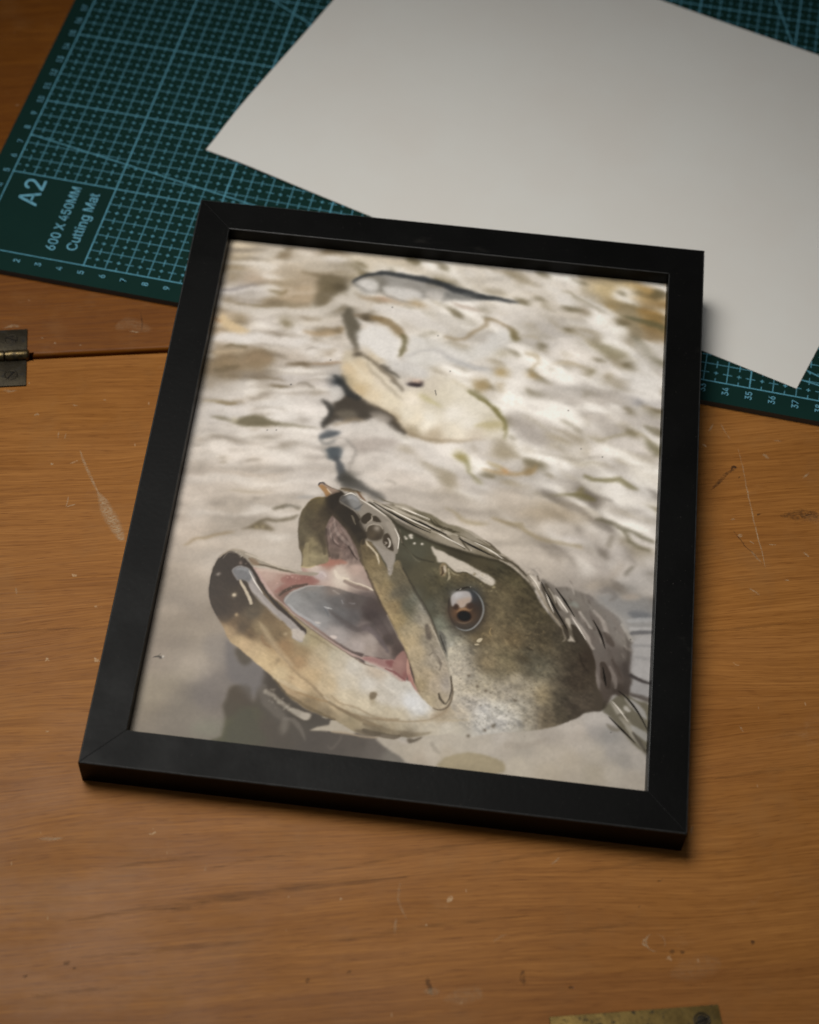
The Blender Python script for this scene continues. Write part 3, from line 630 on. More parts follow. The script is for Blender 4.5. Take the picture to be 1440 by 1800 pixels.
OPS = r"""
["F",[-14.2,273.9,237.4,307.4,241.3,-1.9,-1.8,-32.7],0.25,[[19.5,254.6,185,172,148],[18.9,242.2,148,134,110],[30.5,248.6,192,184,170],[55.1,251.8,190,180,163],[74.8,254.4,188,178,158],[89.7,254.8,190,180,160],[114.8,253.3,191,184,170],[139.7,251.8,193,187,176],[164.4,251.9,191,185,175],[183,250.5,178,160,120],[201.3,253.6,165,135,82],[202.2,241.7,155,124,74],[188.2,243.9,165,140,90],[177.4,239.4,187,181,170],[29.7,237.2,168,152,132],[40.5,230.7,155,140,114],[52.5,233.9,168,152,128],[63.8,232.2,128,117,93],[26,228.8,172,166,160],[21.6,209.6,170,152,125],[40.2,216,182,175,166],[59.4,219.2,184,177,165],[74.6,215,186,178,168],[30.3,200.9,188,184,179],[56.4,205,188,184,178],[24.7,190.3,140,125,102],[36.1,194.2,148,132,108],[52.5,198.4,178,168,155],[72,196.5,184,178,170],[31.2,179.2,186,180,172],[53.9,188.1,186,180,174],[73.9,181.9,176,170,165],[28.3,167.2,184,179,173],[51.6,170.2,188,184,178],[66.4,166.4,186,181,175],[31,150.3,183,176,167],[54.4,150.5,184,178,170],[24.9,130,172,162,150],[45.4,132.6,178,168,155],[65.1,140.7,182,175,167],[21.7,107.8,172,160,146],[41.9,110.4,172,162,149],[58.6,120.7,174,165,153],[18.6,86.3,158,146,131],[31.5,103.8,172,161,147],[21.7,68.8,156,144,129],[18.7,48.5,148,136,122],[31.5,50.1,146,136,124],[39.9,66.1,150,139,126],[19.6,31.6,138,127,110],[33,28.6,128,120,108],[42.1,39.3,118,111,104],[91.1,242.2,190,184,174],[116.7,232.9,190,186,178],[141.4,230,192,187,179],[161.5,220.3,190,185,178],[180.5,225.9,189,184,176],[143.5,202.9,192,188,181],[167.4,203,190,185,178],[195.7,209.7,190,186,180],[203.4,195.9,186,182,178],[182.5,187.3,184,177,168],[201.7,178.3,184,178,170],[159.3,181.4,188,182,174],[151.2,163.2,188,183,175],[114.5,155.6,186,181,174],[100.7,153.8,184,178,171],[136.2,147.2,186,180,173],[161.3,150.5,188,183,176],[188.8,154.1,186,181,174],[203,144.9,184,180,175],[102.5,137.3,180,172,162],[125.8,134.8,180,171,159],[148.7,135.1,180,170,156],[162.4,134.2,172,161,144],[180.5,136.5,180,173,162],[194.4,132.9,178,172,164],[149.7,121.7,172,163,150],[163.9,113,168,159,147],[176.9,119.9,172,165,156],[190.7,113.8,164,157,150],[201.5,123.1,176,171,165],[182.3,104.9,158,150,141],[195.8,101.5,150,146,141],[204.5,105.2,156,152,147],[202.9,89.6,138,137,136],[206.6,77.6,150,149,148]],1,2.22,1.7]
["M",[-14.2,273.9,237.4,307.4,241.3,-1.9,-1.8,-32.7],0.25,0.14,[[1,26,6,-0.1,11],[0.7,11,3,-0.1,12],[0.5,5,2,0.05,13],[0.5,40,12,0,14]],[1,1.02,1.06]]
["R",[8.8,258.7,74.2,259.2,71.3,202.4,67.1,160.7,15.8,142.7,11.3,212.8],3.46,[[1,24,5,-0.1,201],[0.7,9,3,-0.12,202],[0.4,4,2,-0.1,203]],0.18,0.5,[132,116,90],0.8]
["R",[8.8,258.7,74.2,259.2,71.3,202.4,67.1,160.7,15.8,142.7,11.3,212.8],3.46,[[1,26,5,-0.1,211],[0.7,10,3,-0.12,212]],0.15,0.5,[198,193,186],0.7]
["R",[74.2,259.2,213.2,264.7,208.3,124.0,171.5,135.3,111.1,143.9,88.3,180.8],3.46,[[1,20,7,0.35,221],[0.8,9,4,0.35,222],[0.4,4,2,0.3,223]],0.16,0.5,[150,138,112],0.7]
["R",[74.2,259.2,213.2,264.7,208.3,124.0,171.5,135.3,111.1,143.9,88.3,180.8],3.46,[[1,22,7,0.35,231],[0.8,9,4,0.3,232]],0.1,0.5,[202,199,193],0.85]
["R",[74.2,259.2,213.2,264.7,208.3,124.0,171.5,135.3,111.1,143.9,88.3,180.8],3.46,[[1,18,6,0.45,241],[0.8,7,3,0.45,242]],0.26,0.5,[146,138,116],0.45]
["R",[19.9,160.3,76.4,161.9,71.5,127.8,65.3,105.5,17.3,94.0],2.47,[[1,30,4,-0.12,251],[0.6,12,2.5,-0.12,252]],0.15,0.5,[150,141,130],0.55]
["R",[19.9,160.3,76.4,161.9,71.5,127.8,65.3,105.5,17.3,94.0],2.47,[[1,30,5,-0.12,261],[0.6,12,2.5,-0.12,262]],0.12,0.5,[194,188,180],0.6]
["R",[143.9,137.2,207.3,150.9,207.8,75.3,184.7,100.1,163.9,113.0],2.47,[[1,14,6,0.5,271],[0.7,6,3,0.5,272]],0.12,0.5,[134,126,114],0.6]
["R",[143.9,137.2,207.3,150.9,207.8,75.3,184.7,100.1,163.9,113.0],2.47,[[1,16,6,0.5,281],[0.7,7,3,0.4,282]],0.12,0.5,[190,184,176],0.7]
["R",[16.2,14.7,17.3,94.0,43.5,71.6,71.0,33.5,69.5,14.5],3.46,[[1,18,12,0.3,291],[0.6,8,6,0.2,292]],0.05,0.6,[120,111,102],0.55]
["R",[16.2,14.7,17.3,94.0,43.5,71.6,71.0,33.5,69.5,14.5],3.46,[[1,22,10,0.2,293],[0.6,9,6,0.2,294]],0.05,0.6,[164,152,134],0.45]
["R",[8.8,258.7,74.2,259.2,71.3,202.4,67.1,160.7,15.8,142.7,11.3,212.8],3.46,[[1,16,3,-0.12,311],[0.7,7,1.8,-0.1,312]],0.08,0.6,[112,99,80],0.6]
["R",[8.8,258.7,74.2,259.2,71.3,202.4,67.1,160.7,15.8,142.7,11.3,212.8],3.46,[[1,18,3.4,-0.12,313],[0.7,8,1.9,-0.1,314]],0.06,0.6,[212,208,200],0.8]
["R",[19.9,160.3,76.4,161.9,71.5,127.8,65.3,105.5,17.3,94.0],3.46,[[1,20,2.6,-0.12,315],[0.7,9,1.5,-0.1,316]],0.14,0.6,[128,120,111],0.55]
["R",[19.9,160.3,76.4,161.9,71.5,127.8,65.3,105.5,17.3,94.0],3.46,[[1,22,3,-0.12,317],[0.7,9,1.6,-0.1,318]],0.12,0.6,[204,199,191],0.6]
["R",[74.2,259.2,213.2,264.7,208.3,124.0,171.5,135.3,111.1,143.9,88.3,180.8],3.46,[[1,22,7,0.36,321],[0.8,10,4,0.3,322]],0.08,0.45,[146,134,108],0.75]
["R",[74.2,259.2,213.2,264.7,208.3,124.0,171.5,135.3,111.1,143.9,88.3,180.8],3.46,[[1,24,8,0.36,323],[0.8,11,4.5,0.3,324]],-0.02,0.5,[216,213,206],0.9]
["R",[74.2,259.2,213.2,264.7,208.3,124.0,171.5,135.3,111.1,143.9,88.3,180.8],3.46,[[1,12,5,0.5,331],[0.8,7,3,0.2,332]],0.3,0.3,[112,102,74],0.75]
["R",[143.9,137.2,207.3,150.9,207.8,75.3,184.7,100.1,163.9,113.0],2.47,[[1,14,6,0.6,325],[0.8,6,3,0.6,326]],0.06,0.5,[108,100,91],0.7]
["R",[143.9,137.2,207.3,150.9,207.8,75.3,184.7,100.1,163.9,113.0],2.47,[[1,14,6,0.6,327],[0.8,6,3,0.6,328]],0.06,0.5,[198,193,185],0.65]
["W",1.4,10,333]
["W",0.8,5,335]
["D",1.3,240,0.6,110]
["P",[16.0,227.0,21.3,232.1,30.7,234.2,36.2,229.6,30.5,226.3,18.4,224.7],[180,176,172],0.6,1.19]
["P",[56.3,238.4,59.8,243.3,66.8,242.5,69.6,236.7,65.2,233.5,63.4,226.3,57.9,226.4],[118,107,84],0.75,0.99]
["B",66.8,236.8,3.93,2.82,10,[95,86,68],0.7,1]
["B",61.7,228.6,5.38,3.1,-10,[120,108,84],0.5,1]
["P",[40.5,232.8,45.1,234.3,54.1,233.8,56.3,227.9,49.9,224.5,41.5,226.0],[172,152,124],0.6,1.19]
["S",[35.9,231.4,40.9,230.3,43.3,232.3],[0.99,2.22,0.74],[125,108,74],0.6,0.89]
["S",[20.7,223.2,31.7,223.0,41.6,225.1,55.3,225.2],[1.24,2.96,2.47,0.99],[140,128,104],0.65,1.11]
["S",[16.1,221.8,26.0,219.6,35.5,220.0,49.1,220.9,62.2,224.4,67.5,231.2],[3.46,4.45,3.95,4.45,4.94,3.95],[188,182,172],0.75,1.33]
["S",[17.7,229.0,22.2,230.9,30.7,234.2],[1.98,1.48,0.99],[120,114,116],0.5,0.89]
["P",[17.9,215.1,20.4,216.3,25.1,212.6,31.7,209.2,29.3,207.2,23.7,208.1,19.2,211.0],[192,170,132],0.95,0.49]
["S",[16.1,213.1,19.1,211.8],[2.47,1.48],[160,118,80],0.5,0.89]
["B",26.8,214.5,3.4,2.45,-20,[130,116,88],0.5,1]
["B",45.8,215.3,2.91,3.05,0,[120,108,76],0.65,1]
["S",[54.5,211.3,62.6,211.6,69.6,215.0],[1.98,3.46,2.47],[165,140,104],0.6,1.11]
["B",68.3,214.4,2.18,2.13,0,[118,104,80],0.7,1]
["S",[17.7,203.1,30.9,205.7,51.3,205.0,64.9,204.2],[3.95,5.43,5.43,2.47],[194,190,185],0.7,1.33]
["P",[18.5,198.2,26.3,200.4,38.6,199.1,44.3,197.3,42.3,192.1,28.1,188.6,21.4,188.5],[146,126,96],0.55,1.19]
["S",[22.4,199.1,27.7,200.2,30.6,198.9],[0.99,1.98,0.99],[112,98,68],0.7,0.67]
["S",[20.3,195.9,29.5,197.1],[2.22,1.24],[178,160,132],0.7,0.89]
["S",[30.3,192.2,36.5,195.5,42.6,194.6],[1.48,2.96,1.48],[150,130,104],0.6,0.89]
["S",[21.1,186.8,25.4,189.0,29.7,191.3],[2.47,2.96,1.48],[112,100,78],0.5,0.89]
["S",[49.5,193.8,54.1,194.5,59.4,194.3],[0.74,2.22,0.74],[120,106,84],0.6,0.67]
["S",[59.3,195.1,65.9,196.4,71.8,197.2],[0.74,1.48,0.99],[150,122,92],0.65,0.56]
["S",[55.7,202.2,58.2,203.4,61.0,202.9],[0.49,1.24,0.49],[130,120,108],0.5,0.44]
["S",[34.1,184.8,42.6,185.5,50.0,185.2],[0.49,1.73,0.74],[120,106,84],0.6,0.56]
["S",[42.6,181.4,47.9,181.7,51.7,182.6],[0.49,1.48,0.49],[110,96,70],0.7,0.44]
["S",[55.5,183.9,58.8,184.3,62.5,181.5],[0.74,1.73,0.74],[125,116,102],0.6,0.56]
["S",[20.9,183.9,24.7,184.8,28.7,184.9],[0.74,1.24,0.74],[130,116,92],0.5,0.56]
["S",[22.9,171.1,26.8,171.6,30.1,172.0],[1.24,2.22,0.99],[125,108,76],0.75,0.67]
["S",[40.1,188.9,48.8,189.4,57.4,190.0],[0.25,0.99,0.25],[150,140,126],0.45,0.44]
["S",[52.1,189.6,58.7,189.8,65.3,190.2],[0.25,0.74,0.25],[150,140,126],0.45,0.44]
["S",[37.8,182.4,43.7,182.5,49.7,182.8],[0.25,0.74,0.25],[150,140,126],0.45,0.44]
["S",[61.4,189.6,66.7,189.6,72.1,189.8],[0.25,0.74,0.25],[150,140,126],0.45,0.44]
["S",[57.8,186.7,63.1,186.7,68.4,186.9],[0.25,0.74,0.25],[150,140,126],0.45,0.44]
["S",[41.8,178.0,51.6,178.6,61.4,179.4],[0.25,0.99,0.25],[150,140,126],0.45,0.44]
["S",[63.9,185.8,67.9,185.7,71.9,185.7],[0.25,0.74,0.25],[150,140,126],0.45,0.44]
["P",[71.9,240.5,74.8,244.4,84.2,247.4,93.8,247.8,102.8,246.8,110.5,246.1,117.5,244.8,126.0,241.5,132.3,239.7,123.6,237.5,114.2,235.6,111.5,235.4,108.6,237.5,100.6,235.1,93.7,235.5,88.0,237.4,78.7,235.3,74.3,237.3],[128,126,122],0.75,0.79]
["S",[72.5,240.6,75.5,244.5,84.2,247.3,93.8,247.4,103.6,246.5,110.6,245.2,119.0,242.8,126.8,240.3,133.0,239.8,143.9,239.3],[0.99,1.73,2.22,2.47,2.96,3.21,3.46,3.21,2.22,0.74],[66,70,74],0.85,0.56]
["P",[112.2,242.3,120.5,242.1,127.5,240.0,119.5,237.6,112.6,238.0],[118,120,118],0.5,0.79]
["P",[74.6,240.9,77.8,243.1,83.3,242.5,83.8,238.1,78.5,237.0],[190,188,184],0.9,0.59]
["P",[85.7,239.7,91.0,241.3,100.1,239.8,101.2,235.6,95.2,234.4,88.8,237.0],[188,186,182],0.9,0.59]
["P",[102.8,240.2,111.0,240.4,111.4,236.9,104.5,236.9],[186,182,176],0.7,0.79]
["S",[84.7,236.9,89.7,235.0,97.5,232.5],[0.74,1.73,0.74],[120,116,110],0.6,0.67]
["S",[74.8,233.0,81.7,233.0,88.5,233.1,95.5,231.4],[1.24,3.46,2.47,0.99],[164,146,122],0.7,1.11]
["B",99.5,232.3,4.4,2.17,-5,[165,142,104],0.7,1]
["B",85.7,233.6,2.94,1.87,0,[170,140,115],0.6,1]
["S",[115.7,234.9,122.6,233.2,129.5,232.4],[0.74,2.22,0.74],[160,140,124],0.6,0.89]
["P",[67.1,229.4,71.4,233.4,76.3,232.3,80.3,227.6,79.9,225.0,74.1,227.7,70.8,227.2],[188,182,172],0.8,0.79]
["S",[82.2,228.7,92.6,226.7,103.2,222.9,112.9,220.7],[3.46,5.43,5.43,3.46],[192,188,182],0.8,1.33]
["P",[69.7,221.9,70.8,227.2,75.2,223.9,77.8,217.0,76.9,207.5,75.4,205.6,72.7,211.2],[104,98,84],0.9,0.59]
["S",[75.2,223.9,80.1,223.3,86.3,222.8],[1.48,3.46,2.47],[120,106,84],0.65,0.89]
["B",80.5,222.9,2.43,2.45,0,[92,82,66],0.7,1]
["S",[82.8,223.6,89.1,221.9,94.2,218.3,96.8,213.5,97.5,206.0],[1.98,3.46,3.46,2.96,2.47],[138,118,84],0.8,0.67]
["S",[96.4,214.3,97.3,205.2],[2.22,2.22],[104,100,66],0.7,0.67]
["P",[77.1,214.3,81.9,219.1,88.8,218.8,93.4,213.9,95.2,206.5,96.2,200.0,89.5,200.8,82.4,204.0,76.4,209.1],[194,192,188],0.95,0.79]
["P",[98.0,214.5,107.4,214.9,113.6,214.0,123.8,212.0,130.9,216.3,135.0,222.8,139.7,223.4,141.6,216.0,131.0,207.1,120.0,203.1,114.7,202.4,107.1,198.1,99.9,203.0],[192,191,187],0.85,1.19]
["S",[99.1,203.0,104.0,207.9,111.9,209.3,118.9,205.6,128.6,201.9,138.6,201.6],[0.99,1.73,1.48,2.47,2.96,1.48],[168,166,164],0.6,0.89]
["F",[72.5,204.1,71.9,197.8,73.2,190.5,78.1,183.3,85.3,177.8,93.8,173.2,103.0,166.8,108.5,163.6,117.7,163.2,125.4,164.2,132.4,165.9,140.7,167.8,143.0,171.3,142.0,175.9,138.2,181.9,132.5,187.6,127.0,190.2,119.3,194.9,113.1,196.6,105.0,198.0,99.3,201.4,93.4,200.6,87.1,202.3,79.9,206.4,76.2,204.2],0.86,[[73.6,200.5,178,168,148],[75.4,194.1,190,172,140],[76.9,187.7,182,164,128],[81.8,190.8,196,182,155],[80.6,184.1,182,162,125],[87.5,181.7,196,182,154],[89.9,189.4,194,184,166],[94.3,180.2,198,188,165],[96.7,188.6,190,184,170],[102.1,175.5,200,193,175],[97.2,171.7,170,155,128],[105.6,166.4,158,144,118],[111.4,173.5,202,198,186],[114.7,166.8,172,158,134],[121.7,168.5,198,190,172],[121.7,176.5,204,200,190],[128.6,172.6,203,199,188],[131.6,168.2,190,180,162],[116.8,185.6,194,187,168],[109.8,190.3,188,180,164],[123.2,188,198,192,176],[130.3,182.4,198,193,178],[136.3,173.6,182,175,154],[139.2,170.8,196,190,176],[103.6,198.6,182,180,176],[97.1,196.9,176,172,166],[100.4,190.8,180,172,162],[109.1,183.7,182,173,150],[114.7,180.4,188,181,162],[104,182.2,206,197,178],[111.8,170.4,214,208,192],[106.3,172.9,206,196,174],[125.1,167.3,206,198,180]],1,2.22,1.8]
["S",[73.2,190.5,76.6,184.4,81.8,179.3,86.8,176.7],[0.99,1.24,0.99,0.74],[96,84,66],0.8,0.67]
["P",[88.5,201.6,93.9,201.5,100.5,202.4,106.2,199.0,109.3,194.4,105.4,193.9,99.8,196.5,93.8,196.5],[186,184,180],0.8,0.99]
["S",[75.0,205.7,78.3,202.8,82.0,200.4,87.7,197.0,93.6,191.9,99.6,186.2],[1.98,2.22,1.98,1.98,1.98,1.24],[122,112,96],0.8,0.67]
["B",79.3,204.8,2.16,2.1,0,[188,179,164],0.85,1]
["B",77.7,202.3,1.44,1.49,0,[88,80,68],0.7,1]
["S",[88.6,197.9,92.2,195.9,95.8,193.3],[0.99,2.22,0.99],[92,86,76],0.8,0.56]
["S",[80.0,200.5,85.9,195.9,91.9,190.1,98.5,184.4,103.3,182.2],[0.99,1.48,1.73,1.48,0.99],[196,187,168],0.8,0.56]
["S",[82.3,197.9,89.0,191.7,95.0,185.6,100.1,181.7],[0.74,1.24,1.24,0.74],[158,148,128],0.75,0.49]
["S",[74.7,199.8,83.0,191.8,91.9,183.9,99.0,179.2],[1.48,2.47,2.96,2.47],[200,190,166],0.5,1.11]
["B",104.7,181.5,3.07,2.6,-15,[206,198,182],0.9,2]
["P",[100.5,190.1,101.3,191.9,103.6,191.7,106.1,192.7,106.7,191.2,105.6,189.3,102.9,189.0],[70,63,66],0.85,0.32]
["B",103.7,192.4,2.38,1.18,0,[188,160,142],0.8,1]
["S",[100.5,190.0,102.6,189.4,106.4,190.3],[0.49,0.99,0.49],[50,44,52],0.7,0.33]
["S",[106.3,185.0,110.6,182.3,116.1,179.8],[0.99,2.47,0.99],[176,168,120],0.6,0.89]
["S",[126.4,189.7,130.5,187.3,134.7,184.6,139.1,179.6,141.4,175.8,142.3,172.8],[1.24,1.73,1.73,1.98,2.22,1.48],[128,122,82],0.9,0.44]
["S",[131.2,172.1,136.3,173.6,140.8,174.2],[1.48,2.96,1.98],[168,158,118],0.6,0.89]
["S",[97.3,170.9,103.1,166.0,111.1,163.8,118.9,163.8,125.4,164.4,135.0,166.1],[0.99,2.47,2.22,1.48,1.24,0.74],[146,130,104],0.7,0.78]
["S",[86.8,176.7,93.0,174.3,98.7,170.3,102.1,165.9],[1.48,1.48,1.73,1.98],[108,96,78],0.7,0.67]
["P",[128.0,193.6,132.5,195.8,134.1,191.9,130.4,189.0],[166,150,114],0.85,0.79]
["B",138.7,200.3,2.87,2.07,0,[166,148,108],0.6,1]
["S",[120.0,194.2,127.0,190.2],[1.24,1.48],[176,166,140],0.6,0.89]
["P",[142.3,180.8,150.3,178.6,158.6,171.7,160.3,165.6,153.8,166.3,146.1,173.3],[166,159,152],0.75,1.38]
["P",[74.0,184.0,79.6,181.1,86.8,176.7,93.7,174.0,100.1,169.6,103.2,164.5,99.2,165.5,94.8,170.1,90.6,172.0,87.5,170.4,81.2,168.4,74.6,168.7,71.6,166.7,68.0,163.7,69.9,169.3,71.6,174.0,72.7,178.2],[80,74,66],0.9,0.69]
["P",[66.8,177.8,70.0,176.6,72.4,173.2,70.7,168.2,68.1,163.5,67.0,164.1,69.2,169.6,69.5,173.7],[78,76,72],0.9,0.4]
["B",72.3,186.7,3.8,3.51,-30,[66,72,78],0.9,1]
["S",[70.3,189.3,74.4,185.7,77.2,182.0,81.8,179.3],[1.48,2.96,2.96,1.98],[70,72,72],0.8,0.67]
["P",[69.2,182.6,72.6,184.7,75.2,182.1,74.7,178.4,71.9,177.2],[184,181,176],0.8,0.49]
["P",[87.1,173.6,92.4,173.5,96.7,170.8,94.2,168.9,89.5,170.3],[150,142,132],0.7,0.59]
["P",[72.9,171.7,78.6,173.7,82.7,172.2,77.8,169.1],[128,120,106],0.6,0.59]
["S",[72.3,166.0,79.1,169.3,85.7,169.0],[0.99,1.73,0.74],[150,134,110],0.6,0.67]
["P",[75.6,165.6,87.6,169.6,97.6,168.5,100.7,163.4,86.5,162.3,78.6,162.9],[186,181,174],0.8,0.99]
["P",[67.1,160.6,70.7,163.3,75.4,162.4,71.9,159.1,67.5,157.4],[90,96,102],0.9,0.49]
["S",[67.6,156.7,70.4,155.5,73.4,157.4],[0.99,1.73,0.99],[120,120,118],0.7,0.56]
["P",[78.7,156.5,86.8,160.0,99.6,161.6,95.7,156.4,84.4,152.6],[164,155,147],0.8,1.19]
["P",[70.5,151.9,73.2,154.2,76.8,153.9,77.6,150.1,76.0,147.2,72.6,148.3],[88,96,102],0.95,0.43]
["S",[75.5,148.7,77.6,144.7,79.8,140.3],[2.72,3.21,4.45],[88,92,96],0.9,0.56]
["S",[77.2,158.7,81.5,155.3,83.3,150.9,81.9,146.8],[0.74,1.24,1.24,0.74],[128,124,118],0.6,0.56]
["S",[68.3,156.8,69.7,150.7,72.8,147.2],[0.74,0.99,0.74],[140,136,130],0.6,0.56]
["P",[78.0,141.6,81.1,142.8,85.8,141.1,89.5,137.0,96.4,132.5,95.3,130.9,86.6,134.3,80.1,135.0],[96,94,90],0.9,0.69]
["B",82.7,139.9,4.6,3.56,-10,[78,76,70],0.7,1]
["B",79.4,151.1,2.32,3.9,0,[184,180,174],0.5,1]
["P",[85.8,141.1,90.9,141.8,97.0,138.7,91.2,138.7],[184,178,170],0.85,0.59]
["S",[96.8,140.2,100.8,139.2],[0.74,0.99],[130,124,114],0.5,0.44]
["S",[83.7,147.8,81.3,146.7,82.9,143.8],[0.74,0.99,0.74],[130,124,116],0.5,0.67]
["S",[84.2,154.1,95.2,154.8],[0.99,0.99],[150,142,134],0.5,0.67]
["S",[113.3,216.5,119.4,216.5,124.7,218.0,128.9,223.7,131.9,227.7,136.0,227.2,141.0,224.4,143.3,220.5],[1.24,1.48,1.73,1.98,1.73,1.48,2.96,3.46],[142,122,88],0.59,0.77]
["P",[139.6,225.1,142.3,224.6,145.3,221.6,144.2,218.1,141.8,218.6],[116,108,70],0.59,0.82]
["S",[145.3,221.6,152.0,221.6,153.5,219.3],[0.99,1.73,0.74],[160,148,118],0.44,0.93]
["S",[161.1,247.5,165.2,247.6,168.1,244.9,172.3,243.2,177.9,240.5],[0.99,1.73,1.48,1.24,1.24],[136,126,96],0.52,0.93]
["P",[173.5,221.9,179.5,221.4,186.3,220.2,192.8,216.4,189.3,214.3,182.6,214.7,177.7,218.2],[128,118,84],0.63,1.1]
["S",[167.8,227.1,173.5,221.9,177.7,219.1],[0.99,1.98,1.98],[158,146,118],0.44,1.24]
["P",[193.4,227.1,196.7,227.5,198.2,223.5,202.4,218.1,206.5,216.1,206.6,212.8,201.9,214.7,197.7,219.2],[110,106,80],0.59,1.1]
["S",[188.2,237.1,195.7,235.5,201.2,234.5,206.6,233.1],[0.99,2.22,3.46,2.22],[100,102,78],0.63,0.93]
["P",[196.8,242.1,206.4,239.9,207.2,236.6,199.7,236.5],[158,130,80],0.44,1.37]
["B",171.3,237.5,2.45,2.47,-20,[160,146,124],0.6,1]
["S",[183.0,233.4,189.7,233.4],[0.99,1.24],[160,148,124],0.44,1.24]
["S",[148.7,211.9,152.8,210.8,154.3,208.4,151.8,205.6,151.8,200.6],[1.48,1.98,1.24,1.48,1.73],[154,134,92],0.48,0.93]
["B",152.1,200.7,2.87,1.77,0,[162,140,96],0.6,1]
["B",138.7,210.6,3.37,2.1,0,[164,156,132],0.6,1]
["S",[159.6,207.5,165.5,209.5,172.2,210.0],[0.99,2.47,0.99],[172,154,118],0.44,1.24]
["B",176.3,206.3,2.16,2.37,-20,[138,128,98],0.7,1]
["B",184.4,204.9,2.39,2.37,0,[150,138,112],0.6,1]
["P",[194.0,227.2,193.1,217.7,193.8,201.2,206.4,199.6,206.6,212.0,199.8,216.9],[190,187,182],0.52,1.92]
["S",[196.3,221.5,203.0,220.7,205.9,224.5],[4.94,7.41,4.94],[192,188,180],0.44,1.85]
["B",138.2,200.5,3.35,2.36,0,[168,146,100],0.7,1]
["B",131.5,193,3.81,2.64,-60,[158,138,100],0.7,1]
["S",[127.1,190.0,131.9,188.2,138.4,181.7],[0.74,1.24,1.48],[128,122,86],0.59,0.62]
["B",138.8,193.2,2.38,2.63,0,[164,148,116],0.6,1]
["S",[116.4,206.0,124.7,202.9,135.0,199.3],[1.48,2.96,1.98],[164,168,170],0.37,1.55]
["S",[161.9,193.7,168.7,190.5,173.3,189.5],[0.74,0.99,0.74],[150,142,132],0.37,0.93]
["S",[145.9,186.8,151.4,183.4],[0.74,0.99],[158,146,120],0.44,0.93]
["S",[183.6,193.3,191.3,198.4,203.2,197.5],[0.99,1.98,0.99],[162,156,146],0.44,1.24]
["B",197.5,192.7,2.37,2.03,0,[142,142,146],0.6,1]
["S",[131.4,186.5,136.3,183.1,139.6,178.7,142.4,172.6,143.2,167.2],[0.99,1.73,2.22,2.22,0.99],[130,122,76],0.63,0.77]
["P",[131.3,172.8,136.3,175.8,141.6,174.1,139.3,170.6,133.4,170.7],[176,164,120],0.41,1.37]
["S",[118.4,163.9,126.1,165.3,135.8,166.0],[1.48,1.24,0.74],[184,164,140],0.44,1.24]
["P",[143.1,179.9,149.9,176.8,156.8,171.3,159.8,166.2,153.2,167.7,145.5,174.6],[158,152,146],0.41,2.2]
["S",[176.2,173.1,181.5,171.8,187.2,174.5,192.9,176.8,198.1,176.6,201.5,174.0],[0.99,1.24,1.48,1.48,1.48,1.98],[152,142,112],0.55,0.77]
["P",[199.5,174.5,202.8,173.4,206.4,171.5,206.8,166.8,203.0,168.7,200.3,171.5],[116,110,78],0.67,0.82]
["S",[199.2,181.2,202.5,179.7,206.5,178.2],[0.99,1.98,2.22],[118,110,82],0.59,0.77]
["P",[122.9,157.4,127.4,158.4,129.9,155.6,130.5,152.2,133.8,147.2,137.3,143.8,134.0,144.9,129.4,150.5,125.8,154.7],[122,116,66],0.67,0.69]
["B",126.2,156.7,2.78,2.23,-10,[160,144,84],0.6,1]
["S",[138.0,155.5,142.0,153.3,145.3,151.8],[0.99,1.98,1.98],[160,140,84],0.52,0.93]
["S",[135.7,151.3,141.6,150.4,148.6,150.5,155.6,152.3,157.9,155.8],[1.24,2.22,2.22,2.47,1.24],[162,136,92],0.63,0.93]
["B",154.5,153.4,2.54,2.21,0,[136,114,74],0.7,1]
["B",145,151.6,1.85,1.38,0,[190,140,90],0.6,1]
["S",[141.8,147.5,146.9,147.8],[2.22,1.98],[166,168,172],0.37,1.24]
["S",[159.4,162.2,164.0,161.2,171.7,161.8,180.6,163.4,184.5,163.5],[1.24,1.73,1.73,1.48,0.74],[156,148,134],0.52,0.93]
["S",[174.4,160.2,178.2,160.3,182.1,158.9],[0.99,1.73,0.74],[150,140,116],0.44,0.93]
["S",[166.0,159.2,166.9,155.4,170.3,152.7],[1.24,1.48,0.99],[164,154,138],0.44,1.24]
["S",[176.7,153.5,180.6,152.1,186.3,152.6,190.1,153.4,194.0,151.6,199.2,149.9],[1.48,1.98,2.47,3.21,2.22,0.49],[120,112,72],0.67,0.62]
["S",[162.6,143.3,168.9,143.9,173.4,144.3,177.9,143.7,180.8,142.6],[0.49,0.99,1.98,3.21,1.48],[116,108,70],0.67,0.56]
["P",[174.0,144.8,175.7,148.8,177.5,145.2],[132,122,78],0.59,0.69]
["S",[183.4,159.1,193.0,159.6,205.8,161.2],[0.99,1.24,0.99],[168,160,148],0.44,0.93]
["P",[150.6,132.6,156.8,135.7,165.5,137.6,175.1,136.6,182.2,133.7,178.6,131.0,168.5,131.2,157.1,131.2],[166,150,126],0.52,1.92]
["P",[159.9,127.1,164.7,130.0,171.1,129.3,170.1,125.4,163.8,124.6],[192,185,176],0.63,1.37]
["S",[160.4,137.7,171.7,139.5,179.5,137.1,184.8,133.3],[0.99,1.48,1.73,1.24],[152,138,112],0.44,1.24]
["S",[121.6,130.4,125.7,127.5,129.1,125.3,134.8,124.9,139.8,125.2],[0.99,1.48,1.48,1.48,0.74],[146,130,92],0.55,0.77]
["S",[141.5,128.1,147.3,127.3,152.3,126.8,156.4,123.6,161.6,121.0,167.9,120.3,178.0,119.2],[1.48,2.47,2.96,2.22,1.48,1.24,1.73],[142,126,92],0.59,0.77]
["S",[182.2,133.0,188.6,131.9,192.5,129.8,197.6,128.6,205.8,125.5],[1.24,1.48,2.22,1.98,1.73],[104,98,76],0.63,0.62]
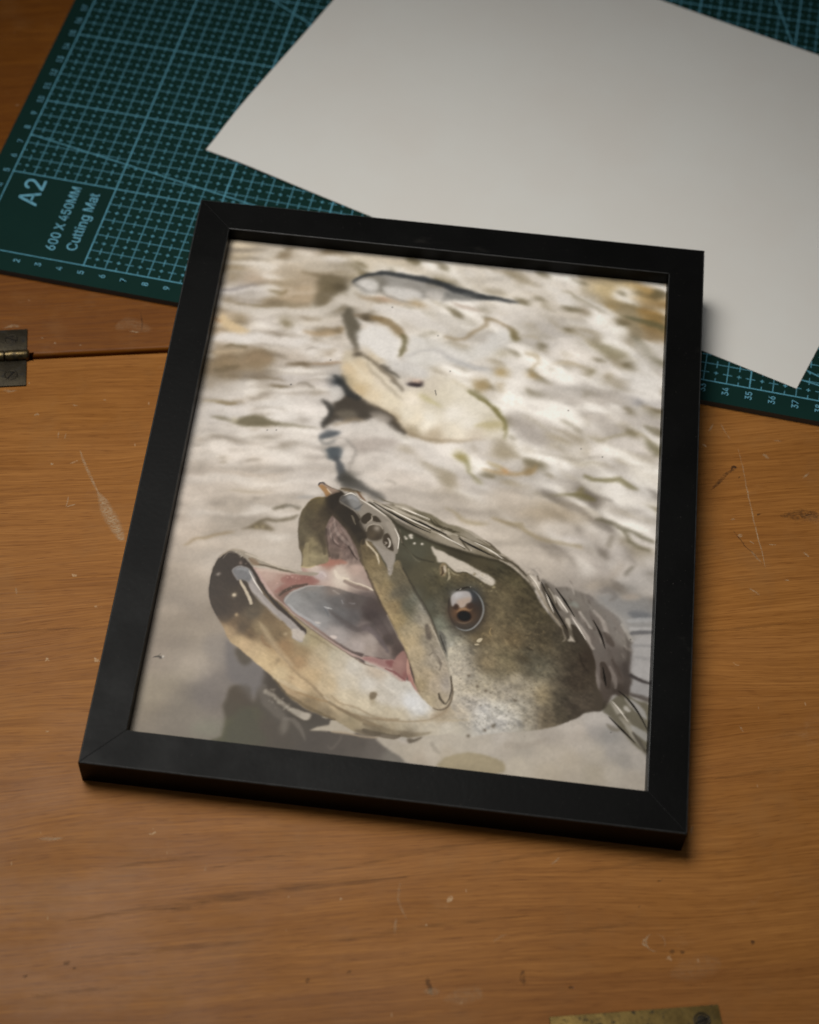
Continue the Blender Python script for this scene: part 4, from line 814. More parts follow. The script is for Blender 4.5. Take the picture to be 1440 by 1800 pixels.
["S",[193.8,128.5,196.5,124.4,199.7,121.9,203.2,120.7],[1.24,1.98,1.48,1.48],[104,98,74],0.63,0.62]
["S",[187.2,121.7,188.6,124.9],[2.22,2.22],[116,108,90],0.55,0.77]
["S",[195.9,109.7,196.7,113.4],[1.48,2.22],[114,108,94],0.55,0.77]
["B",186.2,117.5,1.8,2.1,0,[122,114,104],0.7,1]
["P",[182.5,128.5,188.8,127.8,193.3,124.7,187.9,120.3,184.0,123.5],[162,154,146],0.44,1.65]
["P",[170.2,123.2,176.5,123.7,180.9,122.4,172.9,121.0],[190,184,180],0.59,1.1]
["P",[185.6,116.4,191.9,115.0,196.8,117.8,193.5,120.3],[150,144,138],0.37,1.65]
["S",[160.7,116.1,170.7,115.9,185.8,112.0],[1.48,2.47,1.48],[184,176,166],0.37,1.55]
["P",[21.1,163.3,26.4,163.7,31.9,162.2,35.4,165.0,38.7,166.7,43.8,166.0,49.3,164.4,58.5,164.1,65.9,163.3,56.0,163.1,49.6,162.5,41.9,160.9,35.5,160.1,31.3,161.3],[116,108,84],0.9,0.4]
["B",31.8,162.8,1.4,1.14,0,[170,160,130],0.7,1]
["S",[16.8,169.8,21.8,171.3,29.7,171.9],[0.74,1.73,0.74],[150,136,108],0.7,0.56]
["S",[42.1,155.2,46.6,156.1,51.1,156.3],[0.25,1.24,0.25],[150,142,130],0.7,0.56]
["S",[26.4,143.3,29.2,144.0,32.1,144.0],[0.25,1.24,0.25],[156,146,132],0.7,0.56]
["S",[28.1,140.8,30.3,141.4,32.5,141.4],[0.25,1.48,0.25],[146,134,116],0.7,0.56]
["S",[38.1,142.9,42.2,143.7,46.4,143.9],[0.25,1.48,0.25],[152,142,128],0.7,0.56]
["S",[16.1,150.2,22.5,151.3,28.9,151.8],[0.25,0.99,0.25],[160,152,142],0.7,0.56]
["S",[16.6,147.5,18.4,148.0,20.4,148.0],[0.25,0.99,0.25],[140,132,118],0.7,0.56]
["S",[31.3,149.4,35.7,150.3,40.2,150.6],[0.25,0.99,0.25],[162,154,146],0.7,0.56]
["S",[26.5,134.8,42.2,137.1,58.1,138.9],[0.25,1.98,0.25],[172,160,146],0.7,0.56]
["S",[32.9,127.2,43.5,128.9,54.3,129.9],[0.25,1.73,0.25],[164,152,132],0.7,0.56]
["S",[45.4,125.0,48.2,125.7,51.0,125.7],[0.25,1.24,0.25],[138,130,118],0.7,0.56]
["S",[62.2,127.9,65.6,128.7,69.1,128.8],[0.25,1.48,0.25],[146,146,146],0.7,0.56]
["S",[55.5,121.4,58.5,122.9,61.6,123.5,64.8,123.0],[0.99,1.98,1.48,1.48],[112,104,86],0.85,0.33]
["S",[59.1,123.0,64.7,123.7],[0.74,0.99],[150,146,140],0.6,0.33]
["S",[43.2,109.9,47.4,111.6,51.3,115.2,56.2,116.2,61.1,117.6,65.2,120.0],[0.49,0.99,1.48,1.48,1.24,0.99],[108,98,78],0.85,0.36]
["P",[46.2,110.8,49.6,113.9,52.8,113.9,56.2,112.1,51.9,111.0],[116,104,80],0.9,0.32]
["B",49.2,112,0.54,0.53,0,[190,175,130],0.9,1]
["B",51.7,112.4,0.5,0.53,0,[190,178,140],0.9,1]
["S",[20.7,100.5,24.1,102.8,28.8,104.9,36.0,107.7,40.2,108.7],[0.99,1.24,1.48,1.24,0.49],[146,128,98],0.75,0.44]
["W",1.2,9,301]
["W",0.8,4,303]
["W",0.4,1.6,305]
["D",1.7,240,0.5,95]
["G",0.86,1.16,134,[1.01,1.0,0.985]]
["P",[15.8,85.3,26.6,88.3,33.8,84.4,35.3,75.0,26.5,72.3,19.8,78.3],[160,148,134],0.35,2.37]
["S",[14.8,72.9,22.1,76.0,29.2,72.6,32.7,68.3],[4.45,5.43,4.94,2.96],[142,131,118],0.4,1.78]
["P",[35.5,57.2,37.5,61.6,43.8,62.5,46.8,60.8,49.4,52.9,46.9,49.0,40.0,51.6],[136,128,120],0.6,1.38]
["P",[35.4,35.9,40.6,42.6,46.3,49.4,51.9,46.0,50.0,40.3,48.5,33.1,39.9,30.5],[120,112,106],0.6,1.58]
["P",[45.0,60.5,48.0,58.8,50.3,53.0,56.3,52.7,61.3,49.8,63.0,44.4,59.3,38.9,52.5,42.1,47.9,45.5,45.7,53.4],[112,106,104],0.75,0.99]
["P",[13.6,41.1,22.3,43.8,31.0,45.9,37.2,46.7,32.1,39.5,22.5,29.7,17.2,26.6],[150,138,116],0.5,2.37]
["P",[39.0,24.9,45.0,26.7,49.2,25.7,49.5,20.9,45.4,18.9,38.0,20.4],[128,126,108],0.7,1.58]
["F",[50.1,41.3,52.4,42.3,57.1,41.7,58.8,35.9,59.7,40.0,60.9,44.7,60.9,50.2,66.6,45.7,72.4,39.9,78.3,36.3,84.4,34.1,89.9,32.7,99.4,28.5,105.7,27.3,110.0,24.2,115.2,21.5,117.3,18.9,114.1,15.6,53.6,7.9,44.9,16.4,48.8,19.8,49.9,24.3,48.4,30.6,48.9,36.1],0.62,[[52.2,38,86,74,58],[56.8,37.1,84,72,58],[51.5,31,84,74,58],[52.6,23.7,86,84,58],[54.2,28.3,86,82,62],[58.3,30.3,88,84,62],[53.5,24.8,90,88,60],[59.7,25.6,88,82,62],[65.4,26.3,86,76,64],[71.3,22.2,84,75,64],[77.5,25.4,86,78,68],[82.5,21.2,84,76,68],[91.2,22.3,88,80,72],[99.8,24.4,92,84,76],[106.6,23.3,104,96,88],[64.8,36.1,86,78,68],[69.9,31.8,86,78,68],[63.4,46,76,66,54],[68.7,40.1,74,64,52],[76.2,35.1,76,67,56],[113.6,20.3,120,114,104]],1,2.22,1.9]
["P",[52.9,28.7,56.3,33.1,59.5,32.5,62.7,26.0,65.0,19.4,51.9,18.0,51.1,23.0],[82,79,62],0.75,0.99]
["S",[61.7,42.2,63.7,37.5,68.4,33.1,71.6,29.6,71.8,24.7],[2.96,4.45,3.95,2.96,0.99],[122,114,104],0.45,0.89]
["S",[71.5,30.1,75.1,30.0,78.3,26.5,80.6,22.4],[1.24,1.98,1.48,0.49],[124,116,106],0.55,0.56]
["P",[70.2,26.9,72.0,29.6,74.0,28.4,72.7,24.8,71.1,23.6],[120,112,100],0.5,0.59]
["S",[89.1,21.6,90.6,20.3,92.9,23.5,93.4,26.0],[0.49,0.99,1.24,0.74],[106,97,88],0.6,0.44]
["F",[106.4,26.1,108.3,28.5,112.4,28.1,114.8,26.2,117.5,26.0,120.5,26.9,124.6,30.1,132.3,32.1,140.4,31.7,152.5,35.2,164.7,37.5,158.4,36.0,165.4,37.7,172.3,40.2,178.3,43.6,182.6,46.8,188.7,48.9,191.5,46.0,197.0,41.3,206.7,31.3,210.3,15.1,149.5,15.9,120.4,18.7,115.8,21.0,111.1,23.3],0.3,[[110.9,25.2,170,160,144],[119.8,24.9,172,162,145],[117,22.1,165,155,138],[122.5,20.4,168,156,138],[128.4,27.4,178,169,153],[127,23.9,176,166,150],[133.2,23.2,172,161,142],[137.1,28.6,178,169,153],[145.8,30.2,178,169,154],[154.7,29.4,172,162,147],[161.2,30.7,166,157,143],[159.7,21.8,180,170,152],[152.6,31.7,178,170,158],[161.4,31.9,172,164,150],[170,34.9,164,155,143],[170.3,30.1,176,166,150],[178.5,40.9,178,169,157],[180.9,37.3,176,166,153],[187.1,45.9,178,171,162],[187.4,40.1,160,154,147],[191.9,38.7,152,148,142],[183.2,34.7,176,167,154],[179.3,26.9,175,164,146],[187.9,30.4,172,163,148],[194.3,33.2,160,154,146],[198.9,29.4,158,152,143],[203.2,30.9,170,163,153],[194.8,24.1,176,167,152],[188.3,23.2,166,156,138],[170.9,21,175,164,145],[201.4,22.5,168,159,145]],1,1.98,1.9]
["M",[113.3,38.9,206.6,50.8,207.9,16.1,103.6,12.0],0.49,0.05,[[1,16,5,-0.2,31],[0.6,7,3,-0.2,32]],[1,1,1]]
["P",[130.3,19.5,132.9,22.0,136.6,23.9,140.9,25.2,145.3,25.2,150.7,24.2,154.3,22.8,154.9,20.7,153.3,18.8,142.7,14.8,131.0,18.1],[156,143,114],0.95,0.3]
["S",[133.5,20.4,139.8,22.6,146.5,22.0,151.9,20.8],[3.46,4.94,3.95,1.98],[166,152,122],0.5,0.89]
["S",[127.1,27.3,128.6,25.0,130.5,23.8],[1.48,1.98,0.49],[152,143,128],0.6,0.44]
["S",[154.7,29.8,161.2,30.7,157.2,29.4,163.6,31.2,170.0,34.9],[1.98,2.47,1.98,2.47,1.24],[160,150,136],0.6,0.89]
["P",[117.2,28.0,118.5,28.6,120.3,28.4,123.7,30.3,122.1,28.1,119.6,26.6,118.1,26.4],[102,92,76],0.9,0.24]
["P",[72.7,34.7,74.8,35.2,78.1,34.4,81.5,33.6,79.5,30.8,76.6,31.9],[172,162,146],0.95,0.2]
["S",[63.2,40.7,66.6,39.4,69.2,37.2,72.6,35.1,76.4,33.2],[2.22,1.48,1.98,1.73,2.47],[150,141,126],0.75,0.44]
["P",[46.3,59.1,49.2,55.4,51.3,50.5,55.9,53.2,60.6,49.7,62.2,44.8,60.6,40.1,59.4,36.0,55.3,39.4,51.8,42.0,48.5,45.6],[112,107,104],0.55,1.19]
["P",[48.5,57.4,51.7,57.3,55.9,53.2,53.6,50.8,51.1,52.0],[84,75,62],0.8,0.59]
["K",[63.2,40.9,67.3,41.0,73.5,35.3,71.2,32.5,66.4,34.8],0.74,80,0.2,0.44,[176,168,152],0.7,5]
["P",[81.5,26.9,83.0,28.0,85.9,29.2,88.3,30.0,88.7,31.8,90.9,32.1,93.7,31.2,97.0,29.4,98.8,27.9,95.1,27.1,88.4,27.3,83.5,26.9],[172,161,142],0.95,0.2]
["P",[85.0,33.0,87.6,33.4,87.3,32.6],[180,170,150],0.9,0.16]
["P",[102.2,29.1,103.6,30.0,105.6,29.8,104.4,28.6],[178,168,150],0.9,0.16]
["S",[89.7,27.2,97.3,27.2,104.0,27.0,106.6,27.0],[0.74,0.74,0.74,0.49],[170,150,122],0.8,0.22]
["P",[114.3,28.8,116.2,29.5,117.6,28.9,116.9,27.2,115.1,27.2],[165,158,146],0.9,0.2]
["F",[162.7,102.6,168.4,100.1,172.1,100.6,177.8,99.2,182.9,97.7,188.2,93.0,193.5,89.0,196.4,84.6,198.8,81.3,199.4,74.6,198.9,69.4,199.4,57.5,197.8,54.8,193.2,55.7,191.3,50.5,188.7,48.6,185.2,47.7,182.6,46.9,178.3,43.8,164.7,47.1,158.8,66.5,166.6,86.0],0.37,[[168.6,98,123,115,106],[172.8,96.4,132,125,116],[178,94.9,128,121,112],[184.5,93.6,128,121,113],[191.7,87.2,132,126,119],[175.5,89.8,118,110,100],[180.4,85.2,121,114,106],[187.2,85.5,125,117,109],[194.3,81.7,132,125,117],[196.7,79.4,137,130,121],[183.1,77.7,116,107,99],[187.7,75.7,114,106,99],[192.3,74.7,111,102,95],[196,74.2,106,98,91],[186,64.9,116,106,99],[190.6,62.9,111,101,93],[195.1,63.5,99,89,82],[194.5,58.4,81,72,65],[198.1,66.4,88,80,75],[186.4,57.4,95,85,77],[190.1,55.3,92,82,74],[185.5,50.7,77,70,59],[189.1,50.2,79,72,60]],1,1.73,1.9]
["S",[175.2,87.7,178.7,83.4,181.7,78.5,184.6,74.8],[0.99,1.73,1.73,0.99],[168,158,147],0.8,0.29]
["S",[178.3,90.2,180.3,86.7,183.2,83.4],[0.99,1.98,0.74],[172,163,152],0.8,0.29]
["S",[183.7,91.4,187.2,86.6,189.7,81.1],[0.99,1.98,0.99],[166,156,146],0.7,0.29]
["S",[181.9,91.2,185.0,85.2,188.1,78.3],[0.74,1.98,1.24],[112,102,95],0.6,0.29]
["S",[176.4,90.5,180.4,85.7,184.4,78.9],[0.74,1.48,0.99],[110,101,94],0.6,0.29]
["S",[188.8,81.5,190.3,79.1,191.8,77.2],[1.98,2.96,1.24],[92,82,74],0.8,0.29]
["S",[187.3,94.0,192.2,87.2,195.7,81.4],[0.99,1.98,0.99],[132,123,115],0.6,0.29]
["S",[197.0,82.6,198.8,76.6,198.9,70.4,198.3,68.5,198.1,61.4,197.6,57.3],[1.48,2.96,3.46,3.95,3.46,1.48],[84,76,70],0.46,0.38]
["S",[195.0,86.5,197.9,81.7,198.9,79.7],[1.24,1.98,0.99],[172,166,156],0.7,0.29]
["S",[190.0,75.5,192.1,70.6,194.1,66.2],[1.24,1.98,1.48],[106,97,90],0.7,0.29]
["S",[188.6,68.3,189.7,63.3,190.4,58.9],[2.47,3.95,1.98],[78,68,60],0.85,0.29]
["S",[192.1,70.8,194.1,66.9,195.6,63.1],[0.99,1.73,0.74],[90,80,73],0.8,0.29]
["S",[185.5,66.9,186.5,60.9,187.2,54.9],[0.99,1.98,0.99],[140,130,122],0.7,0.29]
["S",[191.3,67.6,192.9,62.7,193.5,58.8],[0.99,1.98,0.99],[138,128,120],0.65,0.29]
["S",[164.7,100.7,166.8,96.7,168.9,92.7,170.9,89.7],[1.24,2.22,1.98,0.99],[92,84,72],0.85,0.29]
["S",[168.7,95.8,170.8,92.4,173.7,89.1],[0.74,0.99,0.49],[186,177,163],0.8,0.29]
["S",[181.7,90.1,183.5,87.0,184.4,83.9],[0.15,0.73,0.15],[88,79,71],0.38,0.31]
["S",[174.0,97.7,175.4,95.3,176.1,92.8],[0.15,0.42,0.15],[120,111,103],0.29,0.31]
["S",[173.7,102.2,175.2,99.6,176.0,97.0],[0.15,1.1,0.15],[176,167,156],0.49,0.31]
["S",[187.6,84.5,188.4,83.2,188.8,81.8],[0.15,0.75,0.15],[176,167,156],0.22,0.31]
["S",[171.9,95.9,172.6,94.8,172.9,93.8],[0.15,0.68,0.15],[88,79,71],0.45,0.31]
["S",[184.1,88.6,185.4,86.5,186.0,84.4],[0.15,0.7,0.15],[88,79,71],0.28,0.31]
["S",[199.9,76.8,201.4,74.0,202.3,71.1],[0.15,0.59,0.15],[88,79,71],0.27,0.31]
["S",[173.3,92.0,174.9,89.4,175.7,86.6],[0.15,0.99,0.15],[176,167,156],0.32,0.31]
["S",[197.6,77.1,198.2,76.1,198.5,75.1],[0.15,1.04,0.15],[176,167,156],0.34,0.31]
["S",[194.7,73.9,195.3,72.8,195.6,71.6],[0.15,0.94,0.15],[88,79,71],0.28,0.31]
["S",[169.8,99.5,171.6,96.4,172.7,93.1],[0.15,0.44,0.15],[120,111,103],0.27,0.31]
["S",[168.0,97.5,169.7,94.7,170.5,91.9],[0.15,0.77,0.15],[176,167,156],0.33,0.31]
["S",[175.9,98.8,176.6,97.5,177.0,96.2],[0.15,0.44,0.15],[88,79,71],0.33,0.31]
["S",[172.8,95.4,174.6,92.3,175.6,89.0],[0.15,0.58,0.15],[120,111,103],0.47,0.31]
["S",[173.7,96.2,175.4,93.3,176.3,90.3],[0.15,0.42,0.15],[88,79,71],0.5,0.31]
["S",[172.7,95.3,174.3,92.6,175.2,89.8],[0.15,0.57,0.15],[176,167,156],0.22,0.31]
["S",[171.9,100.9,172.8,99.4,173.3,97.8],[0.15,0.63,0.15],[88,79,71],0.34,0.31]
["S",[194.8,75.0,196.0,72.8,196.7,70.5],[0.15,0.49,0.15],[120,111,103],0.25,0.31]
["S",[196.1,78.3,196.9,76.8,197.4,75.3],[0.15,0.91,0.15],[176,167,156],0.48,0.31]
["S",[177.8,99.9,179.5,96.9,180.4,93.8],[0.15,0.67,0.15],[88,79,71],0.23,0.31]
["S",[173.5,104.7,174.4,103.1,174.9,101.5],[0.15,0.54,0.15],[88,79,71],0.45,0.31]
["S",[183.5,84.4,184.3,83.0,184.7,81.6],[0.15,0.4,0.15],[88,79,71],0.27,0.31]
["S",[186.9,88.6,188.3,86.3,189.0,83.9],[0.15,1.05,0.15],[176,167,156],0.26,0.31]
["S",[167.3,101.2,168.5,99.2,169.1,97.2],[0.15,0.48,0.15],[176,167,156],0.31,0.31]
["S",[181.6,84.1,182.6,82.4,183.2,80.6],[0.15,1.1,0.15],[120,111,103],0.4,0.31]
["S",[188.4,83.3,189.1,82.0,189.5,80.6],[0.15,0.36,0.15],[176,167,156],0.47,0.31]
["S",[191.6,85.1,192.2,84.1,192.5,83.1],[0.15,0.72,0.15],[88,79,71],0.42,0.31]
["S",[181.5,96.5,182.2,95.4,182.6,94.2],[0.15,0.91,0.15],[88,79,71],0.47,0.31]
["S",[190.5,82.6,192.1,79.9,192.9,77.1],[0.15,0.62,0.15],[120,111,103],0.41,0.31]
["S",[196.3,78.9,197.4,77.0,197.9,75.0],[0.15,1.01,0.15],[120,111,103],0.37,0.31]
["S",[185.0,84.0,186.3,81.8,187.0,79.4],[0.15,0.41,0.15],[88,79,71],0.39,0.31]
["S",[198.8,76.2,200.3,73.7,201.0,71.1],[0.15,0.91,0.15],[176,167,156],0.37,0.31]
["S",[183.6,92.0,184.3,90.9,184.6,89.7],[0.15,0.37,0.15],[120,111,103],0.38,0.31]
["S",[179.9,87.4,181.3,84.8,182.1,82.2],[0.15,0.82,0.15],[88,79,71],0.48,0.31]
["S",[171.9,92.6,172.9,91.0,173.4,89.3],[0.15,0.5,0.15],[88,79,71],0.25,0.31]
["S",[194.7,77.5,195.8,75.6,196.5,73.6],[0.15,0.6,0.15],[120,111,103],0.4,0.31]
["S",[173.7,96.8,175.3,94.0,176.2,91.1],[0.15,1.02,0.15],[120,111,103],0.32,0.31]
["S",[183.3,84.9,184.1,83.6,184.4,82.3],[0.15,0.99,0.15],[88,79,71],0.45,0.31]
["S",[191.8,84.8,192.7,83.2,193.2,81.6],[0.15,0.69,0.15],[176,167,156],0.28,0.31]
["S",[174.0,96.3,175.3,93.8,176.1,91.4],[0.15,0.59,0.15],[88,79,71],0.45,0.31]
["S",[195.1,74.2,195.8,73.0,196.1,71.9],[0.15,1.01,0.15],[176,167,156],0.21,0.31]
["S",[188.8,82.7,189.7,81.0,190.2,79.3],[0.15,0.36,0.15],[120,111,103],0.24,0.31]
["S",[177.5,86.9,179.1,84.1,180.0,81.2],[0.15,0.45,0.15],[176,167,156],0.21,0.31]
["S",[185.6,84.3,187.0,81.9,187.7,79.5],[0.15,0.96,0.15],[88,79,71],0.49,0.31]
["S",[185.1,81.3,186.3,79.2,186.9,77.2],[0.15,0.35,0.15],[176,167,156],0.34,0.31]
["S",[185.8,80.3,186.7,78.7,187.2,77.1],[0.15,0.88,0.15],[176,167,156],0.36,0.31]
["S",[187.6,86.5,188.7,84.6,189.3,82.7],[0.15,1.04,0.15],[120,111,103],0.23,0.31]
["S",[195.9,77.1,196.7,75.9,197.1,74.6],[0.15,0.82,0.15],[88,79,71],0.47,0.31]
["S",[179.7,92.4,181.4,89.4,182.3,86.4],[0.15,1.07,0.15],[120,111,103],0.34,0.31]
["S",[184.3,82.3,185.8,79.7,186.6,77.1],[0.15,0.84,0.15],[120,111,103],0.42,0.31]
["S",[177.8,99.1,179.7,95.9,180.7,92.6],[0.15,0.76,0.15],[120,111,103],0.44,0.31]
["S",[180.8,96.0,182.5,93.1,183.4,90.1],[0.15,0.41,0.15],[176,167,156],0.33,0.31]
["S",[186.0,88.4,187.2,86.4,187.9,84.2],[0.15,0.97,0.15],[176,167,156],0.22,0.31]
["S",[188.0,77.8,189.0,76.1,189.6,74.3],[0.15,0.45,0.15],[120,111,103],0.24,0.31]
["S",[184.7,89.1,186.4,86.3,187.3,83.4],[0.15,1.07,0.15],[88,79,71],0.35,0.31]
["S",[191.4,73.0,192.2,71.6,192.6,70.1],[0.15,0.57,0.15],[88,79,71],0.42,0.31]
["S",[186.5,84.4,188.1,81.6,189.0,78.7],[0.15,0.58,0.15],[88,79,71],0.31,0.31]
["S",[195.0,80.6,195.8,79.2,196.3,77.7],[0.15,1.09,0.15],[120,111,103],0.36,0.31]
["S",[182.1,84.5,183.4,82.4,184.1,80.1],[0.15,0.81,0.15],[88,79,71],0.21,0.31]
["S",[195.3,74.9,196.4,73.0,196.9,71.1],[0.15,0.78,0.15],[120,111,103],0.35,0.31]
["S",[173.5,93.3,176.3,93.1,177.2,92.2],[0.99,2.47,0.99],[142,146,136],0.6,0.67]
["S",[172.5,94.2,174.4,93.4],[1.24,1.48],[110,104,94],0.6,0.44]
["S",[181.5,97.5,183.0,96.6],[1.48,1.24],[120,112,106],0.6,0.44]
["P",[184.4,96.8,188.8,99.5,194.8,99.2,207.3,98.7,207.8,86.1,199.7,83.5,193.9,89.5],[140,139,137],0.7,1.19]
["P",[193.5,99.0,198.0,100.7,201.7,100.1,200.4,98.6,194.4,97.8],[172,158,142],0.7,0.79]
["P",[179.4,102.1,183.9,104.8,186.3,103.5,183.2,100.4],[172,160,143],0.6,0.99]
["P",[191.8,114.0,194.7,113.2,190.4,105.1,185.9,102.4],[164,152,138],0.6,1.19]
["P",[197.4,92.6,202.0,93.8,205.7,93.2,206.2,90.6,199.4,90.0],[112,114,117],0.8,0.79]
["S",[186.5,100.3,189.2,101.2,191.6,98.8,189.9,97.0],[1.98,2.47,1.98,1.48],[128,122,116],0.6,0.89]
["S",[189.9,105.6,193.8,102.8],[1.73,1.48],[130,122,112],0.4,0.89]
["S",[197.6,88.7,202.1,89.8,206.7,90.4],[1.48,2.22,1.73],[166,165,163],0.7,0.56]
["S",[198.7,84.9,206.9,86.0],[1.73,1.73],[172,170,167],0.7,0.56]
["S",[198.8,82.8,202.8,84.0,206.9,84.4],[1.24,1.98,1.24],[104,103,104],0.8,0.44]
["P",[199.4,79.8,207.0,82.8,207.5,68.0,206.4,62.4,199.5,65.1,199.5,72.0],[166,163,160],0.85,0.49]
["S",[199.9,77.8,206.7,78.6],[1.24,1.24],[140,138,137],0.6,0.56]
["S",[200.6,73.2,206.9,73.0],[0.99,1.48],[142,140,138],0.6,0.56]
["S",[199.3,64.6,202.8,63.0,206.8,62.2],[1.48,1.48,0.99],[74,68,66],0.9,0.29]
["S",[199.9,57.1,203.0,56.5,206.7,55.2],[1.24,2.47,2.22],[92,84,78],0.85,0.33]
["P",[199.7,62.6,203.3,62.0,206.9,61.0,206.8,56.4,203.5,57.0,199.8,58.1],[152,149,147],0.85,0.4]
["P",[191.4,47.0,189.6,48.3,190.8,50.4,193.3,54.2,195.9,56.1,199.0,56.4,202.2,54.4,207.2,52.5,207.8,37.8,207.1,32.8,204.8,34.0,200.7,37.4,197.0,41.3],[106,100,82],0.85,0.3]
["P",[192.2,53.8,194.8,51.4,197.6,48.8,200.4,44.7,203.3,39.7,205.9,35.4,204.8,35.2,200.6,39.8,197.3,44.3,194.7,48.4],[158,152,138],0.9,0.2]
["S",[195.9,47.6,197.6,47.5,199.0,46.5],[1.48,1.98,0.74],[90,84,70],0.7,0.27]
["P",[197.0,51.4,198.3,51.9,200.0,50.1,199.3,49.3,197.7,50.0],[172,167,156],0.95,0.16]
["P",[199.3,55.0,202.3,53.4,205.1,50.2,206.1,46.9,203.4,48.5,200.6,51.2],[160,157,152],0.9,0.24]
["P",[200.2,44.2,203.1,43.1,206.3,41.5,206.7,38.1,203.3,40.1,201.0,42.1],[156,153,146],0.9,0.24]
["P",[197.7,56.3,199.1,54.5,200.6,51.6,199.7,51.5,197.8,54.3],[150,144,134],0.8,0.2]
["P",[195.4,47.5,198.1,47.4,199.5,45.6,200.5,43.7,198.2,44.4],[136,129,112],0.7,0.3]
["S",[201.5,40.9,203.8,37.8,206.1,34.2],[0.99,1.48,0.74],[74,68,58],0.7,0.27]
["P",[190.5,43.2,192.1,43.1,194.3,42.4,196.6,42.0,195.7,40.9,193.5,40.9,191.7,41.6],[128,121,108],0.85,0.2]
["P",[197.5,40.4,199.4,38.7,202.2,35.1,200.8,36.9],[186,180,168],0.7,0.2]
["W",0.4,5,321]
["W",0.2,2,323]
["F",[80.0,129.0,84.7,125.6,91.5,129.7,99.8,124.2,105.9,120.3,116.5,115.7,126.8,112.9,134.5,111.4,145.3,109.5,151.1,106.7,155.7,102.9,159.8,98.1,162.6,93.1,168.0,86.0,172.0,81.6,171.4,83.0,176.8,84.2,180.7,78.9,183.7,74.7,185.9,67.7,186.5,59.9,189.3,53.7,188.7,48.9,185.2,47.7,182.6,46.8,178.3,43.6,172.3,40.2,165.4,37.6,158.4,35.9,152.3,35.0,152.5,35.0,145.5,33.1,140.4,31.5,132.4,31.9,124.6,30.1,119.4,29.0,110.5,29.1,109.3,39.8,125.5,56.9,115.1,69.5,103.1,94.5,95.4,108.1,87.6,118.1],0.2,[[113,97.9,92,86,66],[122.7,84.7,98,97,82],[125,79.7,118,122,108],[128.6,71.3,138,136,122],[131.8,66.5,166,158,140],[134.3,59.2,182,172,153],[141.9,75.6,114,100,74],[149.9,89.8,106,95,72],[151.6,69.1,120,108,82],[156.6,62,100,92,74],[145.2,63.1,126,112,86],[159.4,54.8,150,140,120],[139.4,52.2,166,156,136],[153,51.4,166,156,138],[126.6,92.1,88,84,66],[143.9,96,96,86,64],[136,40.7,186,173,151],[140,46.2,181,173,159],[144.7,43.3,190,186,178],[151.2,45.1,184,180,168],[157.7,48.4,166,159,143],[156.9,58.4,160,150,130],[151.8,66.4,115,105,80],[160.8,66.6,96,91,76],[136.3,37.3,181,173,156],[145.2,37.4,184,180,170],[158.2,41.1,174,170,160],[136.8,55.8,180,170,150],[143.7,54.2,166,156,134],[151.1,50.3,166,156,136],[159.9,51.4,156,146,126],[166.6,52.3,140,126,98],[173.3,53.1,92,84,70],[179.6,59,82,72,60],[178,48.8,84,75,64],[184.5,52.1,86,77,66],[160.7,41.6,152,142,122],[169.5,42.7,125,112,90],[151.9,40.4,182,178,170],[163.6,63,100,95,80],[154.6,62.9,120,108,82],[173.7,45.7,88,80,66],[144.6,107.3,84,79,61],[153.8,103.1,92,84,62],[150.1,91.8,102,91,67],[157.3,87.5,98,88,66],[164.1,88.3,86,78,60],[153.7,73.9,120,104,76],[165,75.4,95,85,66],[171.8,76.2,84,77,63],[176.6,71.7,78,70,58],[182.2,69.8,74,64,54],[166,95.5,82,75,58],[176.2,79.4,78,70,60],[110,117.5,80,78,62],[112.9,107.5,90,88,72],[109.2,101.2,82,78,62],[117.7,103.8,92,86,66],[129.7,109,76,70,54],[142.5,105.5,88,80,60],[121.7,94.9,92,85,62],[131.7,100.5,102,91,66],[116.6,90.7,85,80,62],[122.3,82.2,86,84,68],[100.2,120.7,84,78,64]],1,2.72,2]
["M",[119.1,101.9,159.8,107.2,161.1,98.6,171.5,81.4,181.1,72.3,185.6,57.2,184.6,49.6,172.3,40.6,156.6,36.1,141.0,33.9,134.3,40.0,131.3,52.6,124.5,76.0,120.2,91.3],0.99,0.2,[[1,9,7,0.2,41],[0.8,3.4,2.6,0.2,42],[0.7,1.5,1.3,0.1,43],[0.5,0.8,0.8,0,44]],[1,0.98,0.9]]
["K",[132.6,77.0,160.9,91.2,171.8,76.2,168.8,52.6,165.3,39.2,147.9,35.0,140.6,38.8,134.0,52.9],1.98,1500,0.1,0.25,[66,56,40],0.34,3]
["K",[137.2,77.6,160.9,91.2,171.8,76.2,164.4,52.0,139.3,53.6],1.98,700,0.15,0.49,[178,158,116],0.16,4]
["K",[136.2,63.4,162.3,71.9,164.4,41.9,140.8,36.4],1.48,300,0.12,0.3,[80,68,50],0.4,8]
["B",149,37.2,0.85,0.75,0,[98,86,70],0.7,1]
["B",146.3,35.1,0.64,0.56,0,[98,86,70],0.7,1]
["B",140.3,32.1,0.85,0.74,0,[98,86,70],0.7,1]
["B",145.3,51.4,0.64,0.57,0,[98,86,70],0.7,1]
["B",156.3,48.8,0.75,0.67,0,[98,86,70],0.7,1]
["B",142.1,53,0.65,0.58,0,[98,86,70],0.7,1]
["B",138.5,57.1,0.65,0.58,0,[98,86,70],0.7,1]
["B",149.6,38,0.43,0.38,0,[98,86,70],0.7,1]
["B",157.6,66.8,3.04,1.71,-20,[80,72,58],0.6,1]
["B",160.3,61,2.16,2.9,0,[78,72,58],0.5,1]
["B",148.8,58.9,4.32,2.9,0,[96,88,68],0.4,1]
["B",164.5,70.1,3.05,2.45,0,[84,76,60],0.5,1]
["B",158.8,67.3,3.04,1.47,-20,[82,72,54],0.6,1]
["S",[158.9,71.7,160.3,71.4,161.7,71.2],[0.37,0.74,0.37],[70,60,46],0.7,0.22]
